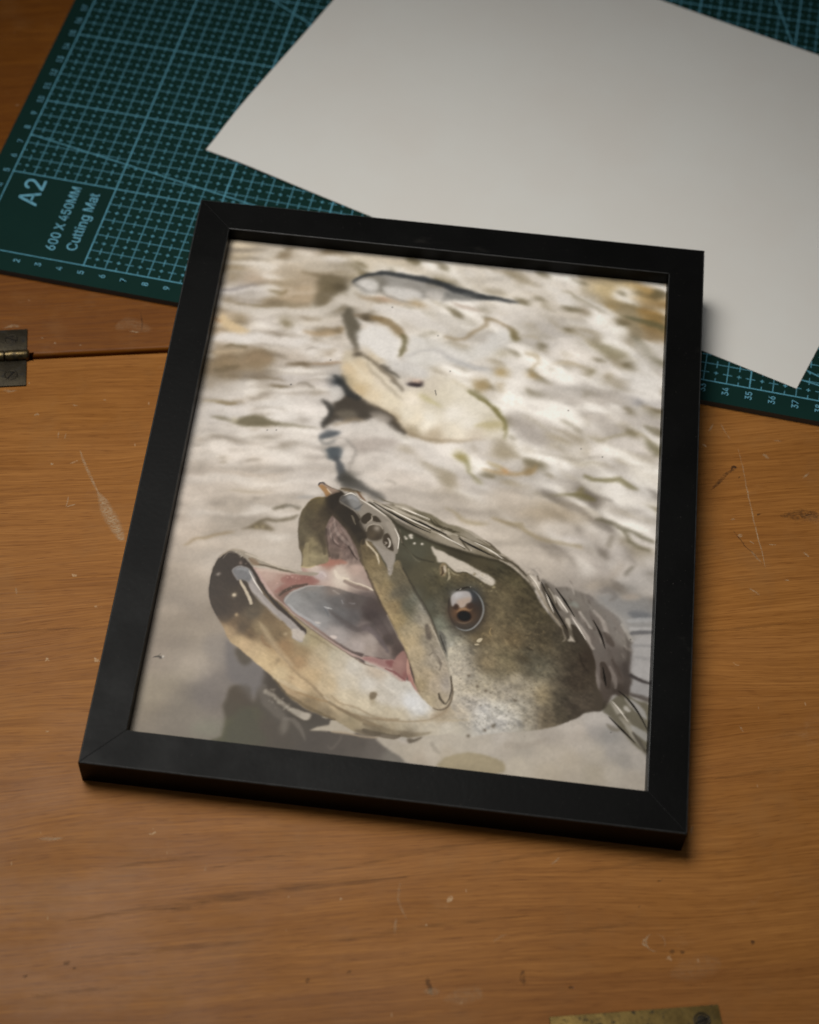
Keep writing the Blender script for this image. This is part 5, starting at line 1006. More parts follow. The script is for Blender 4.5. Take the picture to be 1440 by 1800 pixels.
["S",[91.5,129.7,99.8,124.2,105.9,120.5,116.5,116.0,126.8,113.0,134.5,111.4,145.3,109.5,151.1,106.7,155.7,102.9,159.8,98.1],[0.99,1.98,2.96,3.21,3.21,2.96,2.47,2.22,2.22,1.98],[64,58,44],0.65,0.67]
["F",[79.4,134.1,82.1,135.3,86.6,134.1,90.6,132.4,96.7,129.7,100.4,130.0,106.1,130.5,112.1,128.2,117.3,127.0,123.3,123.7,129.7,122.6,137.6,118.8,145.0,113.2,152.2,109.0,157.5,103.9,160.0,99.2,155.7,102.9,151.1,106.7,145.3,109.4,134.5,111.4,126.8,113.2,116.4,116.8,106.3,122.6,99.6,125.8,91.2,132.3],0.3,[[83.7,134,120,104,80],[88.2,132.9,130,114,90],[91.9,131.7,126,112,92],[99.4,128.1,140,130,113],[105.7,128.1,158,148,130],[106.1,124.4,130,120,100],[112.4,124.5,112,104,84],[114.7,121.1,140,130,112],[118.8,123.8,118,110,88],[123.8,118.5,150,140,122],[129.1,115.5,148,138,120],[126.1,121.1,128,119,98],[135.3,116.3,146,137,120],[139.3,113.2,128,118,98],[145.2,111,124,114,96],[151.6,108.2,142,132,116],[156.3,103.7,134,124,108]],1,1.24,1.9]
["S",[106.2,126.3,108.8,125.2,112.5,124.1],[0.15,0.33,0.15],[74,66,50],0.56,0.18]
["S",[138.4,115.0,140.4,114.1,143.4,113.3],[0.15,0.71,0.15],[104,96,76],0.74,0.18]
["S",[127.7,119.4,131.1,118.0,135.9,116.5],[0.15,0.66,0.15],[104,96,76],0.82,0.18]
["S",[96.9,129.0,100.1,127.6,104.8,126.7],[0.15,0.72,0.15],[180,170,152],0.74,0.18]
["S",[132.2,115.5,135.8,114.0,141.0,112.6],[0.15,0.69,0.15],[104,96,76],0.73,0.18]
["S",[143.7,111.2,145.3,110.5,147.7,110.0],[0.15,0.77,0.15],[180,170,152],0.72,0.18]
["S",[127.1,119.2,130.0,117.9,134.3,116.9],[0.15,0.59,0.15],[180,170,152],0.78,0.18]
["S",[142.0,112.4,146.2,110.5,152.4,108.1],[0.15,0.63,0.15],[104,96,76],0.62,0.18]
["S",[139.8,112.4,143.9,110.6,150.0,108.6],[0.15,0.4,0.15],[74,66,50],0.88,0.18]
["S",[124.2,120.4,125.8,119.7,128.0,118.8],[0.15,0.34,0.15],[104,96,76],0.87,0.18]
["S",[115.5,124.2,117.7,123.2,121.0,122.0],[0.15,0.32,0.15],[74,66,50],0.8,0.18]
["S",[95.8,129.6,98.2,128.5,101.8,127.1],[0.15,0.55,0.15],[104,96,76],0.95,0.18]
["S",[109.9,126.7,113.2,125.2,117.9,124.2],[0.15,0.5,0.15],[180,170,152],0.79,0.18]
["S",[101.6,130.1,105.7,128.3,111.8,125.9],[0.15,0.74,0.15],[180,170,152],0.7,0.18]
["S",[118.3,121.8,121.6,120.4,126.6,118.9],[0.15,0.6,0.15],[74,66,50],0.93,0.18]
["S",[120.7,121.3,124.3,119.6,129.6,118.3],[0.15,0.78,0.15],[180,170,152],0.76,0.18]
["S",[122.8,121.8,125.5,120.7,129.3,120.0],[0.15,0.6,0.15],[74,66,50],0.8,0.18]
["S",[96.6,129.7,99.4,128.4,103.6,127.3],[0.15,0.65,0.15],[74,66,50],0.85,0.18]
["S",[94.2,132.9,97.8,131.3,102.9,130.1],[0.15,0.52,0.15],[104,96,76],0.79,0.18]
["S",[110.6,125.3,112.9,124.3,116.4,123.2],[0.15,0.44,0.15],[180,170,152],0.7,0.18]
["S",[134.8,117.1,137.9,115.7,142.5,114.6],[0.15,0.41,0.15],[74,66,50],0.87,0.18]
["S",[106.1,127.7,108.9,126.5,112.8,125.8],[0.15,0.46,0.15],[74,66,50],0.68,0.18]
["S",[138.2,114.6,142.2,112.8,148.0,111.3],[0.15,0.62,0.15],[180,170,152],0.9,0.18]
["S",[117.7,123.1,119.4,122.3,121.8,121.8],[0.15,0.69,0.15],[74,66,50],0.89,0.18]
["S",[103.2,128.5,107.1,126.8,112.9,124.7],[0.15,0.47,0.15],[74,66,50],0.6,0.18]
["S",[109.2,124.2,111.4,123.3,114.7,122.4],[0.15,0.5,0.15],[180,170,152],0.71,0.18]
["S",[142.8,113.5,144.1,113.0,146.0,112.3],[0.15,0.78,0.15],[104,96,76],0.72,0.18]
["S",[144.5,110.8,146.5,109.9,149.4,108.8],[0.15,0.62,0.15],[74,66,50],0.76,0.18]
["S",[108.9,126.1,111.0,125.1,114.0,124.3],[0.15,0.44,0.15],[180,170,152],0.87,0.18]
["S",[95.9,128.8,99.4,127.3,104.8,125.2],[0.15,0.74,0.15],[104,96,76],0.78,0.18]
["S",[94.1,130.1,96.0,129.3,98.7,128.4],[0.15,0.56,0.15],[180,170,152],0.72,0.18]
["S",[143.8,111.9,146.2,110.9,149.7,109.6],[0.15,0.53,0.15],[180,170,152],0.86,0.18]
["S",[112.3,125.3,115.3,124.0,119.8,123.0],[0.15,0.69,0.15],[104,96,76],0.92,0.18]
["S",[136.8,113.9,138.1,113.3,140.1,112.6],[0.15,0.32,0.15],[74,66,50],0.66,0.18]
["S",[107.9,125.8,110.6,124.6,114.5,123.2],[0.15,0.3,0.15],[74,66,50],0.57,0.18]
["S",[100.0,130.3,101.5,129.6,103.9,128.8],[0.15,0.34,0.15],[104,96,76],0.75,0.18]
["S",[110.4,125.6,112.8,124.6,116.4,123.5],[0.15,0.47,0.15],[74,66,50],0.63,0.18]
["S",[111.0,126.1,114.1,124.7,118.6,123.5],[0.15,0.34,0.15],[74,66,50],0.62,0.18]
["S",[113.6,123.3,117.4,121.6,123.0,119.7],[0.15,0.6,0.15],[180,170,152],0.72,0.18]
["S",[113.5,123.7,117.0,122.2,122.3,120.4],[0.15,0.52,0.15],[180,170,152],0.65,0.18]
["S",[122.3,119.7,123.9,119.1,126.2,118.4],[0.15,0.73,0.15],[180,170,152],0.92,0.18]
["S",[113.8,122.2,117.6,120.5,123.2,119.0],[0.15,0.36,0.15],[180,170,152],0.88,0.18]
["S",[129.2,116.6,133.0,114.9,138.6,113.0],[0.15,0.57,0.15],[74,66,50],0.59,0.18]
["S",[124.9,121.0,126.7,120.2,129.3,119.8],[0.15,0.34,0.15],[74,66,50],0.59,0.18]
["S",[140.6,114.4,142.0,113.7,144.0,113.3],[0.15,0.71,0.15],[104,96,76],0.82,0.18]
["S",[138.5,112.9,141.5,111.6,146.1,110.7],[0.15,0.68,0.15],[74,66,50],0.75,0.18]
["S",[95.3,129.8,102.7,126.3,111.4,122.1,120.6,118.9,129.2,114.8,134.4,112.5],[0.49,0.99,1.24,0.99,0.99,0.49],[186,176,158],0.85,0.18]
["S",[99.2,129.2,106.6,126.0,114.5,123.3,121.1,120.4],[0.49,0.99,0.74,0.49],[176,166,148],0.85,0.18]
["S",[112.6,123.4,117.9,120.4,123.9,117.8,131.8,112.9],[0.49,0.74,0.74,0.49],[70,62,46],0.85,0.18]
["S",[93.3,130.7,100.8,126.4,109.5,122.6,117.4,119.6],[0.49,0.74,0.74,0.49],[76,68,52],0.85,0.18]
["S",[116.8,125.1,119.0,122.4,123.6,120.7,127.5,119.7],[0.49,0.74,0.74,0.25],[74,68,50],0.85,0.18]
["S",[118.1,124.9,120.9,122.2,126.1,121.1],[0.25,0.62,0.25],[80,72,54],0.85,0.18]
["S",[128.8,118.4,131.7,114.4,133.8,112.4],[0.37,0.74,0.37],[78,70,54],0.85,0.18]
["S",[136.4,118.3,141.0,116.3,145.6,112.9],[0.49,1.48,0.49],[96,86,70],0.85,0.18]
["S",[145.1,111.7,152.3,107.9,156.9,103.8],[0.49,0.99,0.49],[82,74,60],0.85,0.18]
["S",[145.9,109.6,151.7,106.7,157.7,101.7],[0.49,0.74,0.49],[166,156,140],0.85,0.18]
["S",[86.1,134.4,87.8,132.3,89.9,130.3],[0.49,0.99,0.49],[112,82,56],0.85,0.18]
["S",[79.8,134.7,83.6,134.9,87.6,134.0],[0.37,0.62,0.37],[84,74,58],0.85,0.18]
["S",[90.7,131.5,97.3,128.4,103.1,123.5],[0.49,0.99,0.74],[172,162,144],0.85,0.18]
["S",[102.4,129.2,106.3,128.6,111.0,126.6],[0.49,0.99,0.49],[180,170,152],0.85,0.18]
["S",[129.7,122.3,136.4,118.7,141.6,115.7],[0.37,0.74,0.37],[168,158,140],0.85,0.18]
["S",[157.4,104.6,161.0,100.7,162.7,96.1,166.3,90.2,170.4,84.4,172.3,82.0],[0.49,0.74,0.99,0.99,0.99,0.49],[150,138,118],0.8,0.22]
["S",[157.9,104.1,159.9,102.8,162.4,99.9],[0.37,0.74,0.37],[190,180,164],0.9,0.16]
["S",[164.4,98.5,166.1,93.4,168.5,88.4],[0.49,1.24,0.49],[182,172,156],0.85,0.2]
["S",[165.7,99.2,167.8,95.7,168.9,92.7],[0.25,0.62,0.25],[186,178,162],0.8,0.16]
["P",[173.0,85.8,174.4,86.5,175.4,84.0,176.9,77.9,177.7,76.7,174.5,76.8,175.3,79.3],[178,168,152],0.9,0.2]
["S",[162.9,100.5,164.5,96.4,168.2,89.4,173.2,83.7,178.1,77.0],[0.99,1.48,1.73,1.98,1.48],[70,62,50],0.6,0.33]
["S",[172.4,81.5,173.5,78.0,172.7,76.3],[0.49,0.99,0.49],[140,130,114],0.6,0.22]
["S",[169.2,95.9,171.7,92.5,173.7,89.6],[0.25,0.74,0.25],[190,182,168],0.85,0.16]
["S",[179.3,72.0,180.5,68.1,182.9,64.8],[0.74,0.99,0.49],[60,52,44],0.6,0.33]
["S",[161.2,104.0,162.1,102.0],[0.49,0.74],[80,70,58],0.7,0.18]
["P",[118.5,111.8,119.2,112.2,120.2,111.1,123.3,110.4,127.2,108.5,132.4,106.6,137.6,103.8,142.8,101.6,145.0,99.9,144.7,97.8,142.8,97.5,139.3,99.2,136.0,101.1,132.8,102.3,129.8,101.6,126.8,103.4,124.4,105.7,121.9,105.2,120.8,107.5,119.5,109.1],[190,180,164],0.95,0.26]
["S",[126.8,103.2,129.8,101.4,132.8,102.1,136.1,100.7,139.3,98.8,142.6,97.2],[0.37,0.62,0.62,0.62,0.62,0.37],[66,58,42],0.5,0.23]
["B",110,116.1,0.81,0.76,-30,[190,182,168],0.95,3]
["B",108.4,114.7,0.59,0.55,-30,[190,182,168],0.95,3]
["B",107.8,115.4,0.41,0.38,-30,[190,182,168],0.95,3]
["B",111.7,112.7,0.54,0.51,-30,[190,182,168],0.95,3]
["B",114.7,112.8,0.54,0.5,-30,[190,182,168],0.95,3]
["B",110.4,115.2,0.59,0.55,-30,[190,182,168],0.95,3]
["P",[122.8,103.0,123.2,105.1,124.7,105.4,125.8,102.7,125.3,99.7,123.4,99.5],[140,122,92],0.9,0.2]
["S",[123.7,103.1,124.2,101.0,123.7,99.6],[0.49,0.74,0.49],[70,56,40],0.8,0.18]
["P",[124.2,104.3,125.2,103.3,125.4,101.2,124.7,100.9],[188,176,156],0.85,0.16]
["S",[126.2,102.7,126.9,99.2,126.4,97.7],[0.49,0.99,0.49],[176,164,134],0.7,0.2]
["S",[126.5,102.8,128.6,100.8,130.5,100.4],[0.49,0.49,0.25],[170,158,128],0.6,0.18]
["K",[138.2,97.8,143.1,97.7,145.7,96.6,144.7,94.3,139.7,94.4],0.74,60,0.2,0.44,[178,164,124],0.7,21]
["K",[128.0,100.8,137.9,101.3,141.8,98.2,133.3,97.1],0.99,60,0.2,0.49,[120,104,70],0.6,22]
["S",[105.7,116.9,107.5,111.3,112.4,106.7,120.1,105.2],[0.49,0.74,0.74,0.49],[66,62,48],0.7,0.27]
["S",[107.2,111.2,113.2,105.4,115.1,104.9],[0.25,0.49,0.25],[118,112,92],0.7,0.22]
["S",[105.2,118.3,106.8,112.6],[0.49,0.74],[140,130,112],0.6,0.22]
["W",0.2,3,331]
["F",[74.8,121.0,78.4,122.6,86.0,115.7,93.4,101.2,96.6,94.7,103.2,81.6,110.1,68.9,113.8,64.2,118.0,54.5,121.1,46.9,115.1,52.5,109.3,55.3,97.8,60.5,98.2,57.1,85.9,64.2,64.2,78.6,51.0,92.5,54.6,93.5,68.7,93.7,69.1,97.0,74.7,107.6],0.25,[[78.6,114.2,118,100,92],[83.1,108.7,112,94,86],[80.9,103.4,108,92,82],[86.9,104.2,116,98,90],[89.5,101.8,130,112,102],[79.5,99.4,162,122,106],[73.9,96,188,170,154],[83.2,96.1,192,176,160],[89.9,98.6,176,152,138],[95.1,94.4,160,138,126],[77.5,93.2,178,158,146],[85,93.1,194,180,164],[93,92.5,164,146,134],[67.4,91.9,168,138,126],[64.9,89.9,150,112,102],[72.2,90.9,140,98,88],[57.2,91.7,178,152,138],[62.1,90.1,168,138,124],[69.2,89.4,150,110,98],[60.5,85.6,166,136,124],[63.4,84.4,120,92,80],[95,84.8,104,92,88],[100.4,78.1,90,78,74],[98.1,82,82,70,64],[105.8,70.4,86,74,70],[109.2,64.7,80,66,62]],1,1.24,1.9]
["S",[78.7,120.4,80.4,114.4,83.7,111.0,86.9,108.1,89.9,103.0],[0.49,1.24,1.48,1.24,0.49],[148,130,120],0.7,0.22]
["S",[77.4,115.7,78.9,111.5,81.7,108.5],[0.49,1.24,0.49],[150,132,122],0.6,0.22]
["S",[82.1,116.3,85.4,112.3,87.9,107.6],[0.49,1.24,0.49],[142,124,114],0.6,0.22]
["S",[86.0,107.9,88.2,104.9,90.2,102.4],[0.37,0.74,0.25],[66,52,46],0.8,0.22]
["S",[78.8,112.5,80.7,108.4,85.2,106.7],[0.25,0.49,0.25],[82,66,60],0.7,0.22]
["S",[82.1,108.5,85.1,107.3],[0.25,0.49],[88,72,66],0.7,0.22]
["S",[76.1,115.0,77.2,107.9,79.1,102.7],[0.99,1.48,0.99],[84,72,60],0.7,0.22]
["S",[91.3,102.6,92.8,100.1],[0.74,0.74],[80,66,56],0.7,0.22]
["M",[76.8,120.7,90.4,102.5,79.3,101.0],0.74,0.25,[[1,1.4,3,0,51],[0.8,0.8,1.4,0,52]],[1,1,1]]
["S",[75.4,98.4,79.5,99.7,84.1,100.6,86.0,100.3],[1.24,2.72,2.22,0.74],[166,112,94],0.7,0.67]
["S",[82.2,96.5,83.5,94.0,85.5,93.1,87.8,93.4],[0.99,1.98,1.48,0.74],[204,190,172],0.85,0.33]
["S",[74.6,94.4,77.3,94.8,78.9,93.4],[0.74,1.24,0.74],[200,186,174],0.7,0.33]
["B",76.5,93.6,3.12,2.31,0,[172,158,160],0.6,1]
["S",[85.9,93.7,88.9,92.0,93.7,91.0,98.0,89.7],[0.74,1.24,0.99,0.74],[206,192,170],0.9,0.22]
["S",[86.5,92.2,90.9,90.6,95.7,89.6],[1.24,1.98,1.48],[120,100,90],0.6,0.44]
["S",[63.0,89.7,67.6,90.8,72.2,91.4,76.4,90.9],[2.96,3.95,2.96,0.99],[146,98,88],0.6,0.67]
["P",[38.6,99.6,41.7,101.1,45.6,100.5,50.1,98.9,56.0,96.7,62.8,95.1,69.5,94.3,76.0,94.6,73.4,92.9,66.9,92.9,60.3,93.4,54.5,94.6,49.8,94.4,46.7,96.3,43.5,98.6],[150,139,122],0.95,0.2]
["S",[46.2,99.5,52.1,97.8,60.0,95.3,68.6,93.9],[0.49,0.74,0.74,0.25],[190,178,160],0.7,0.22]
["S",[47.9,97.5,50.6,95.7,55.3,95.1,62.1,93.9,66.9,93.2],[0.49,0.99,0.74,0.74,0.25],[96,84,66],0.7,0.22]
["P",[47.9,97.5,50.3,97.6,52.5,95.4,49.8,94.8],[136,114,90],0.8,0.2]
["S",[51.0,92.5,54.7,93.0,59.4,93.0,65.1,92.4],[0.74,1.48,1.24,0.74],[188,168,152],0.7,0.44]
["S",[60.7,84.0,64.0,87.1,69.2,89.4,76.1,90.3],[1.24,2.22,2.22,0.99],[150,104,94],0.6,0.56]
["S",[62.3,82.6,64.3,85.0,67.3,87.0,72.1,88.7],[0.74,1.48,1.48,0.99],[86,70,60],0.8,0.33]
["K",[52.9,92.7,68.7,93.1,73.8,90.0,60.7,84.0],0.74,40,0.17,0.4,[196,160,146],0.6,31]
["F",[64.1,80.5,65.4,83.3,67.5,85.4,70.5,87.4,74.0,88.5,78.6,89.0,83.3,88.7,89.1,87.4,94.8,86.3,97.6,86.2,100.7,82.9,106.7,75.2,111.7,67.0,113.4,64.2,109.2,60.3,103.3,60.4,97.8,60.7,97.8,61.3,94.0,61.8,88.7,64.2,82.3,67.8,76.3,71.5,71.3,74.5,66.7,77.4],0.2,[[68.1,80.7,142,141,139],[74.5,84.8,122,121,119],[79.9,79.1,118,117,116],[84.1,82.8,106,102,100],[91.8,76.4,98,93,92],[78.3,73.6,146,143,141],[86,67.8,160,151,146],[95.6,63.8,164,152,145],[73.3,77.1,138,136,134],[74.2,87.4,134,128,122],[83.4,88,128,116,107],[90.9,83.7,96,87,83],[87.1,76.8,106,103,102],[99.8,67.6,160,147,138],[100.7,75.5,92,82,78],[106.1,68.4,84,72,66],[99.9,81.8,86,74,70],[105.7,63.2,134,119,111],[110.2,64.3,88,74,68],[97.2,73.5,118,106,102],[99.3,63.4,156,142,132],[98.5,77.9,74,63,59],[103.3,72.2,112,100,95]],1,1.48,1.9]
["S",[82.3,78.3,87.4,74.8,93.8,71.4,99.0,73.7,103.4,68.0,106.6,63.8],[0.99,1.98,2.22,1.98,1.98,0.99],[86,76,74],0.45,0.67]
["S",[95.4,81.2,98.4,79.4,102.1,74.7,106.9,69.0],[1.98,2.96,3.46,2.47],[84,72,70],0.5,0.67]
["S",[96.4,72.4,99.3,71.7,103.4,68.0,106.6,63.3],[1.48,2.22,1.98,0.99],[110,98,98],0.6,0.56]
["M",[64.1,80.5,65.4,83.3,67.5,85.4,70.5,87.4,74.0,88.5,78.6,89.0,83.3,88.7,89.1,87.4,94.8,86.3,97.6,86.2,100.7,82.9,106.7,75.2,111.7,67.0,113.4,64.2,109.2,60.3,103.3,60.4,97.8,60.7,97.8,61.3,94.0,61.8,88.7,64.2,82.3,67.8,76.3,71.5,71.3,74.5,66.7,77.4],0.37,0.05,[[1,3,1.5,0.6,61],[0.6,1.2,0.8,0,62]],[1,1,1]]
["S",[64.5,80.3,66.7,84.3,70.5,86.9,74.0,88.4,78.6,88.9],[0.49,0.74,0.74,0.49,0.49],[166,160,154],0.7,0.22]
["S",[66.1,78.9,70.2,75.7,74.2,73.6,79.1,71.1],[0.74,1.24,1.24,0.74],[170,168,168],0.6,0.33]
["S",[79.8,79.8,81.8,79.3,83.1,79.2],[0.37,0.62,0.25],[180,178,176],0.8,0.18]
["S",[79.8,79.7,81.3,77.7,82.2,75.7],[0.37,0.49,0.25],[96,98,102],0.7,0.2]
["P",[77.3,72.9,79.4,72.9,79.7,72.1,78.1,72.0],[186,178,170],0.8,0.16]
["P",[84.0,67.5,86.0,67.8,86.6,66.8,85.3,66.2],[196,182,172],0.9,0.16]
["S",[86.3,83.6,87.2,82.1],[0.37,0.37],[150,146,146],0.7,0.18]
["S",[89.2,82.7,91.5,82.7],[0.25,0.49],[142,138,138],0.6,0.18]
["S",[82.6,87.4,85.1,86.1],[0.74,0.49],[160,150,142],0.5,0.22]
["P",[49.9,94.0,53.1,91.1,57.7,85.3,62.1,80.5,65.2,78.2,69.4,74.5,74.6,70.5,81.5,66.7,88.9,63.0,95.2,60.2,97.9,59.8,100.6,60.6,104.3,59.9,108.8,60.2,112.1,58.9,114.3,55.6,114.9,51.9,112.4,52.0,106.6,55.6,100.9,57.4,98.1,58.6,91.4,60.7,84.1,64.7,76.6,69.2,69.5,74.0,63.3,78.5,57.0,84.1,51.8,90.4],[178,150,140],0.95,0.16]
["P",[97.9,60.2,102.4,60.2,106.1,59.9,109.3,59.8,110.1,56.6,106.5,56.6,101.8,58.0,98.0,58.8],[150,106,102],0.75,0.3]
["P",[106.2,59.4,109.3,59.8,110.3,57.1,107.8,57.3],[128,76,74],0.7,0.3]
["P",[109.5,60.1,110.8,62.8,112.9,64.6,114.3,62.2,115.2,57.7,114.8,52.6,112.2,53.8,109.8,55.0,108.9,57.4],[150,112,103],0.95,0.2]
["B",111.7,58.8,1.95,2.19,0,[166,126,116],0.7,1]
["B",114.2,54,1.08,1.93,0,[140,88,84],0.7,1]
["S",[106.5,56.1,110.3,54.6,114.7,52.1],[0.49,0.99,0.49],[120,62,62],0.6,0.22]
["S",[114.6,61.2,115.4,56.2,116.9,52.4,119.1,48.6],[0.74,1.48,1.48,0.74],[186,142,124],0.9,0.22]
["P",[115.5,55.2,116.8,53.4,118.5,49.5,120.6,46.8,118.8,47.1,116.7,49.8,115.5,52.7],[162,110,102],0.85,0.2]
["S",[117.2,49.4,119.7,47.2,120.7,46.1],[0.49,0.99,0.49],[196,172,150],0.8,0.18]
["F",[39.1,99.7,43.5,98.9,47.1,96.6,51.1,92.0,57.0,83.8,64.3,78.4,69.5,74.0,76.6,69.2,84.1,64.7,91.4,60.7,98.3,57.1,101.1,56.4,106.7,54.6,112.5,51.3,116.0,52.1,118.7,48.5,123.1,44.5,128.8,41.5,132.2,43.2,135.1,40.1,136.4,35.8,132.4,31.8,124.6,30.0,119.4,28.7,114.5,28.5,108.3,28.7,107.4,27.8,99.4,28.0,90.0,32.2,84.4,33.6,78.3,35.8,72.4,39.4,66.7,45.2,61.0,49.6,55.9,53.3,50.3,57.5,45.7,60.8,41.9,67.2,38.7,71.6,36.5,75.1,34.9,80.7,34.5,83.9,34.5,90.3,36.1,96.3],0.17,[[38.2,93.5,74,65,57],[38.5,82.8,80,70,60],[41.3,74.1,80,68,56],[45.8,74.7,92,78,62],[52.9,74,95,84,68],[50.3,66.8,96,81,63],[58.9,71.1,120,100,72],[45,65.1,165,140,105],[49.4,60.5,180,155,115],[56.5,56.2,186,161,121],[56.6,67.6,140,122,90],[63.5,64.9,125,105,75],[66.9,60.1,146,116,80],[73.4,59.4,152,130,94],[77.2,65.1,162,147,112],[82.5,59.6,176,161,131],[89.7,56.4,182,170,147],[64.9,54.7,186,161,119],[43.6,88.8,72,62,54],[47.1,81.2,84,72,58],[46,67.8,112,92,68],[53.4,64.6,110,90,64],[73.4,54.9,162,132,94],[68.3,59.4,150,121,83],[80.2,55.8,176,156,123],[86.5,59.2,176,166,143],[93.9,55,190,182,167],[101.3,49.4,192,186,174],[92.5,48.2,187,177,157],[106.6,43,192,184,170],[85.9,46.4,187,167,132],[78.7,49.5,182,157,117],[93.2,42.3,187,174,147],[100.3,39.2,190,177,150],[109.3,38.4,187,174,147],[60,53.2,192,167,124],[52.2,59.9,187,160,120],[67.5,49.1,192,170,130],[74.8,44.9,192,167,127],[73,41.7,165,140,105],[80.3,38.1,140,120,88],[87.3,35.5,135,118,90],[96.7,31.8,150,135,105],[105.9,29.1,140,125,98],[112.3,31.8,166,151,123],[89.3,37.8,181,161,126],[74,64.3,156,146,118],[103.1,54,182,167,147],[110.4,49.9,192,186,174],[117.8,43.3,198,197,193],[121.8,39.9,195,193,187],[111.2,42.5,187,180,167],[104.8,40.2,182,170,144],[114,37.4,184,172,147],[123,36.6,180,167,142],[129.5,38.9,166,151,126],[105.7,32.4,166,151,123],[114.6,31.5,174,162,137],[125.5,33.9,184,174,154],[132.2,33.8,182,174,157],[106,29.5,110,98,78],[116.2,29.1,120,108,88]],1,1.98,2]
["M",[39.1,99.7,43.5,98.9,47.1,96.6,51.1,92.0,57.0,83.8,64.3,78.4,69.5,74.0,76.6,69.2,84.1,64.7,91.4,60.7,98.3,57.1,101.1,56.4,106.7,54.6,112.5,51.3,116.0,52.1,118.7,48.5,123.1,44.5,128.8,41.5,132.2,43.2,135.1,40.1,136.4,35.8,132.4,31.8,124.6,30.0,119.4,28.7,114.5,28.5,108.3,28.7,107.4,27.8,99.4,28.0,90.0,32.2,84.4,33.6,78.3,35.8,72.4,39.4,66.7,45.2,61.0,49.6,55.9,53.3,50.3,57.5,45.7,60.8,41.9,67.2,38.7,71.6,36.5,75.1,34.9,80.7,34.5,83.9,34.5,90.3,36.1,96.3],0.49,0.06,[[1,8,4,0.5,71],[0.8,3,2,0.5,72],[0.5,1.1,1,0,73]],[1,1,1.05]]
["S",[56.5,68.2,59.9,63.9,64.3,58.8,69.6,53.8,72.2,50.7,79.2,46.0,85.8,40.3,92.1,36.9,100.9,34.6,113.7,35.0],[0.74,1.24,0.99,0.74,0.74,0.99,1.24,1.24,0.99,0.74],[134,112,84],0.5,0.44]
["S",[56.3,69.7,60.8,64.0,66.3,57.5,71.1,53.0],[0.99,2.22,2.47,1.48],[194,174,140],0.4,0.89]
["S",[66.6,45.4,70.5,43.4,76.2,41.6,82.7,39.9,86.4,39.4],[0.49,0.74,0.99,0.99,0.74],[150,122,84],0.6,0.27]
["P",[64.6,46.7,68.8,46.2,73.6,44.3,79.3,42.0,77.0,42.2,72.4,42.6,68.1,44.6],[188,170,136],0.6,0.3]
["S",[65.7,45.8,69.9,41.3,75.8,38.0,83.4,34.6,90.0,32.4],[0.74,0.99,1.24,1.24,0.99],[104,88,60],0.6,0.33]
["S",[85.2,41.3,89.1,38.8,93.8,37.4],[0.74,0.99,0.49],[196,180,150],0.6,0.33]
["S",[87.3,39.5,92.1,36.7,98.7,34.0,105.6,32.0,101.2,32.5,108.0,31.7],[0.74,1.24,1.48,1.48,1.24,0.74],[122,104,76],0.6,0.44]
["S",[87.8,42.1,91.3,39.5,97.3,38.3,105.2,35.4,113.7,35.5,105.4,34.8,111.2,34.6,118.7,35.2,124.8,36.8,129.0,39.3,131.4,42.1],[0.49,0.74,0.74,0.74,0.74,0.74,0.74,0.74,0.74,0.74,0.49],[146,126,98],0.5,0.31]
["S",[101.3,31.8,108.1,30.7,114.8,29.9,121.4,30.2,126.2,31.6],[0.99,1.98,2.22,1.73,0.74],[118,104,80],0.5,0.56]
["S",[101.6,29.4,107.0,28.4,112.8,28.1,115.0,28.7],[1.48,2.22,1.98,0.99],[92,80,62],0.7,0.4]
["P",[98.0,29.0,101.9,29.5,107.4,28.0,103.0,27.5],[104,92,74],0.7,0.3]
["S",[126.4,38.0,129.8,40.1,132.2,43.2],[1.98,2.22,1.24],[160,142,116],0.5,0.56]
["P",[101.9,44.9,103.6,45.7,104.8,44.8,103.9,42.9,102.2,42.2],[118,102,78],0.85,0.26]
["B",103.4,41.6,0.86,1.19,0,[160,142,110],0.5,1]
["B",65.6,54.4,1.08,1.46,-20,[132,112,84],0.6,1]
["B",71.7,47.7,1.51,0.72,-20,[150,122,90],0.5,1]
["S",[58.0,63.8,59.3,61.3,61.8,59.6],[0.99,1.48,0.74],[140,110,78],0.6,0.4]
["B",71.2,58.2,4.77,4.88,0,[160,130,92],0.35,1]
["S",[123.1,35.6,128.3,37.2,134.1,37.5,139.7,38.7],[0.49,0.99,0.99,0.49],[172,156,128],0.5,0.33]
["B",118.8,43,5.13,3.08,-30,[202,202,200],0.7,1]
["B",94.7,56.1,5.19,2.43,-35,[194,188,176],0.5,1]
["S",[69.5,74.0,76.6,69.2,84.1,64.7,91.4,60.7,98.2,57.1,102.8,56.4],[0.37,0.49,0.49,0.49,0.49,0.25],[112,92,78],0.65,0.22]
["S",[75.0,67.4,79.4,65.4,86.8,61.4],[0.49,0.99,0.49],[120,106,80],0.4,0.44]
["P",[45.5,97.8,48.8,94.9,52.3,90.5,58.1,82.6,64.5,77.1,70.7,71.8,74.4,68.9,74.4,66.8,71.6,69.1,66.9,72.6,60.6,78.2,53.8,86.4,49.2,92.2,46.0,94.6],[66,55,47],0.95,0.16]
["P",[36.1,96.0,39.6,99.2,44.5,98.4,47.8,95.3,51.4,90.4,54.1,84.8,53.1,78.8,49.2,74.0,45.6,70.4,42.3,67.9,38.9,71.7,36.2,76.6,34.8,82.8,34.7,90.4],[72,62,54],0.45,0.59]
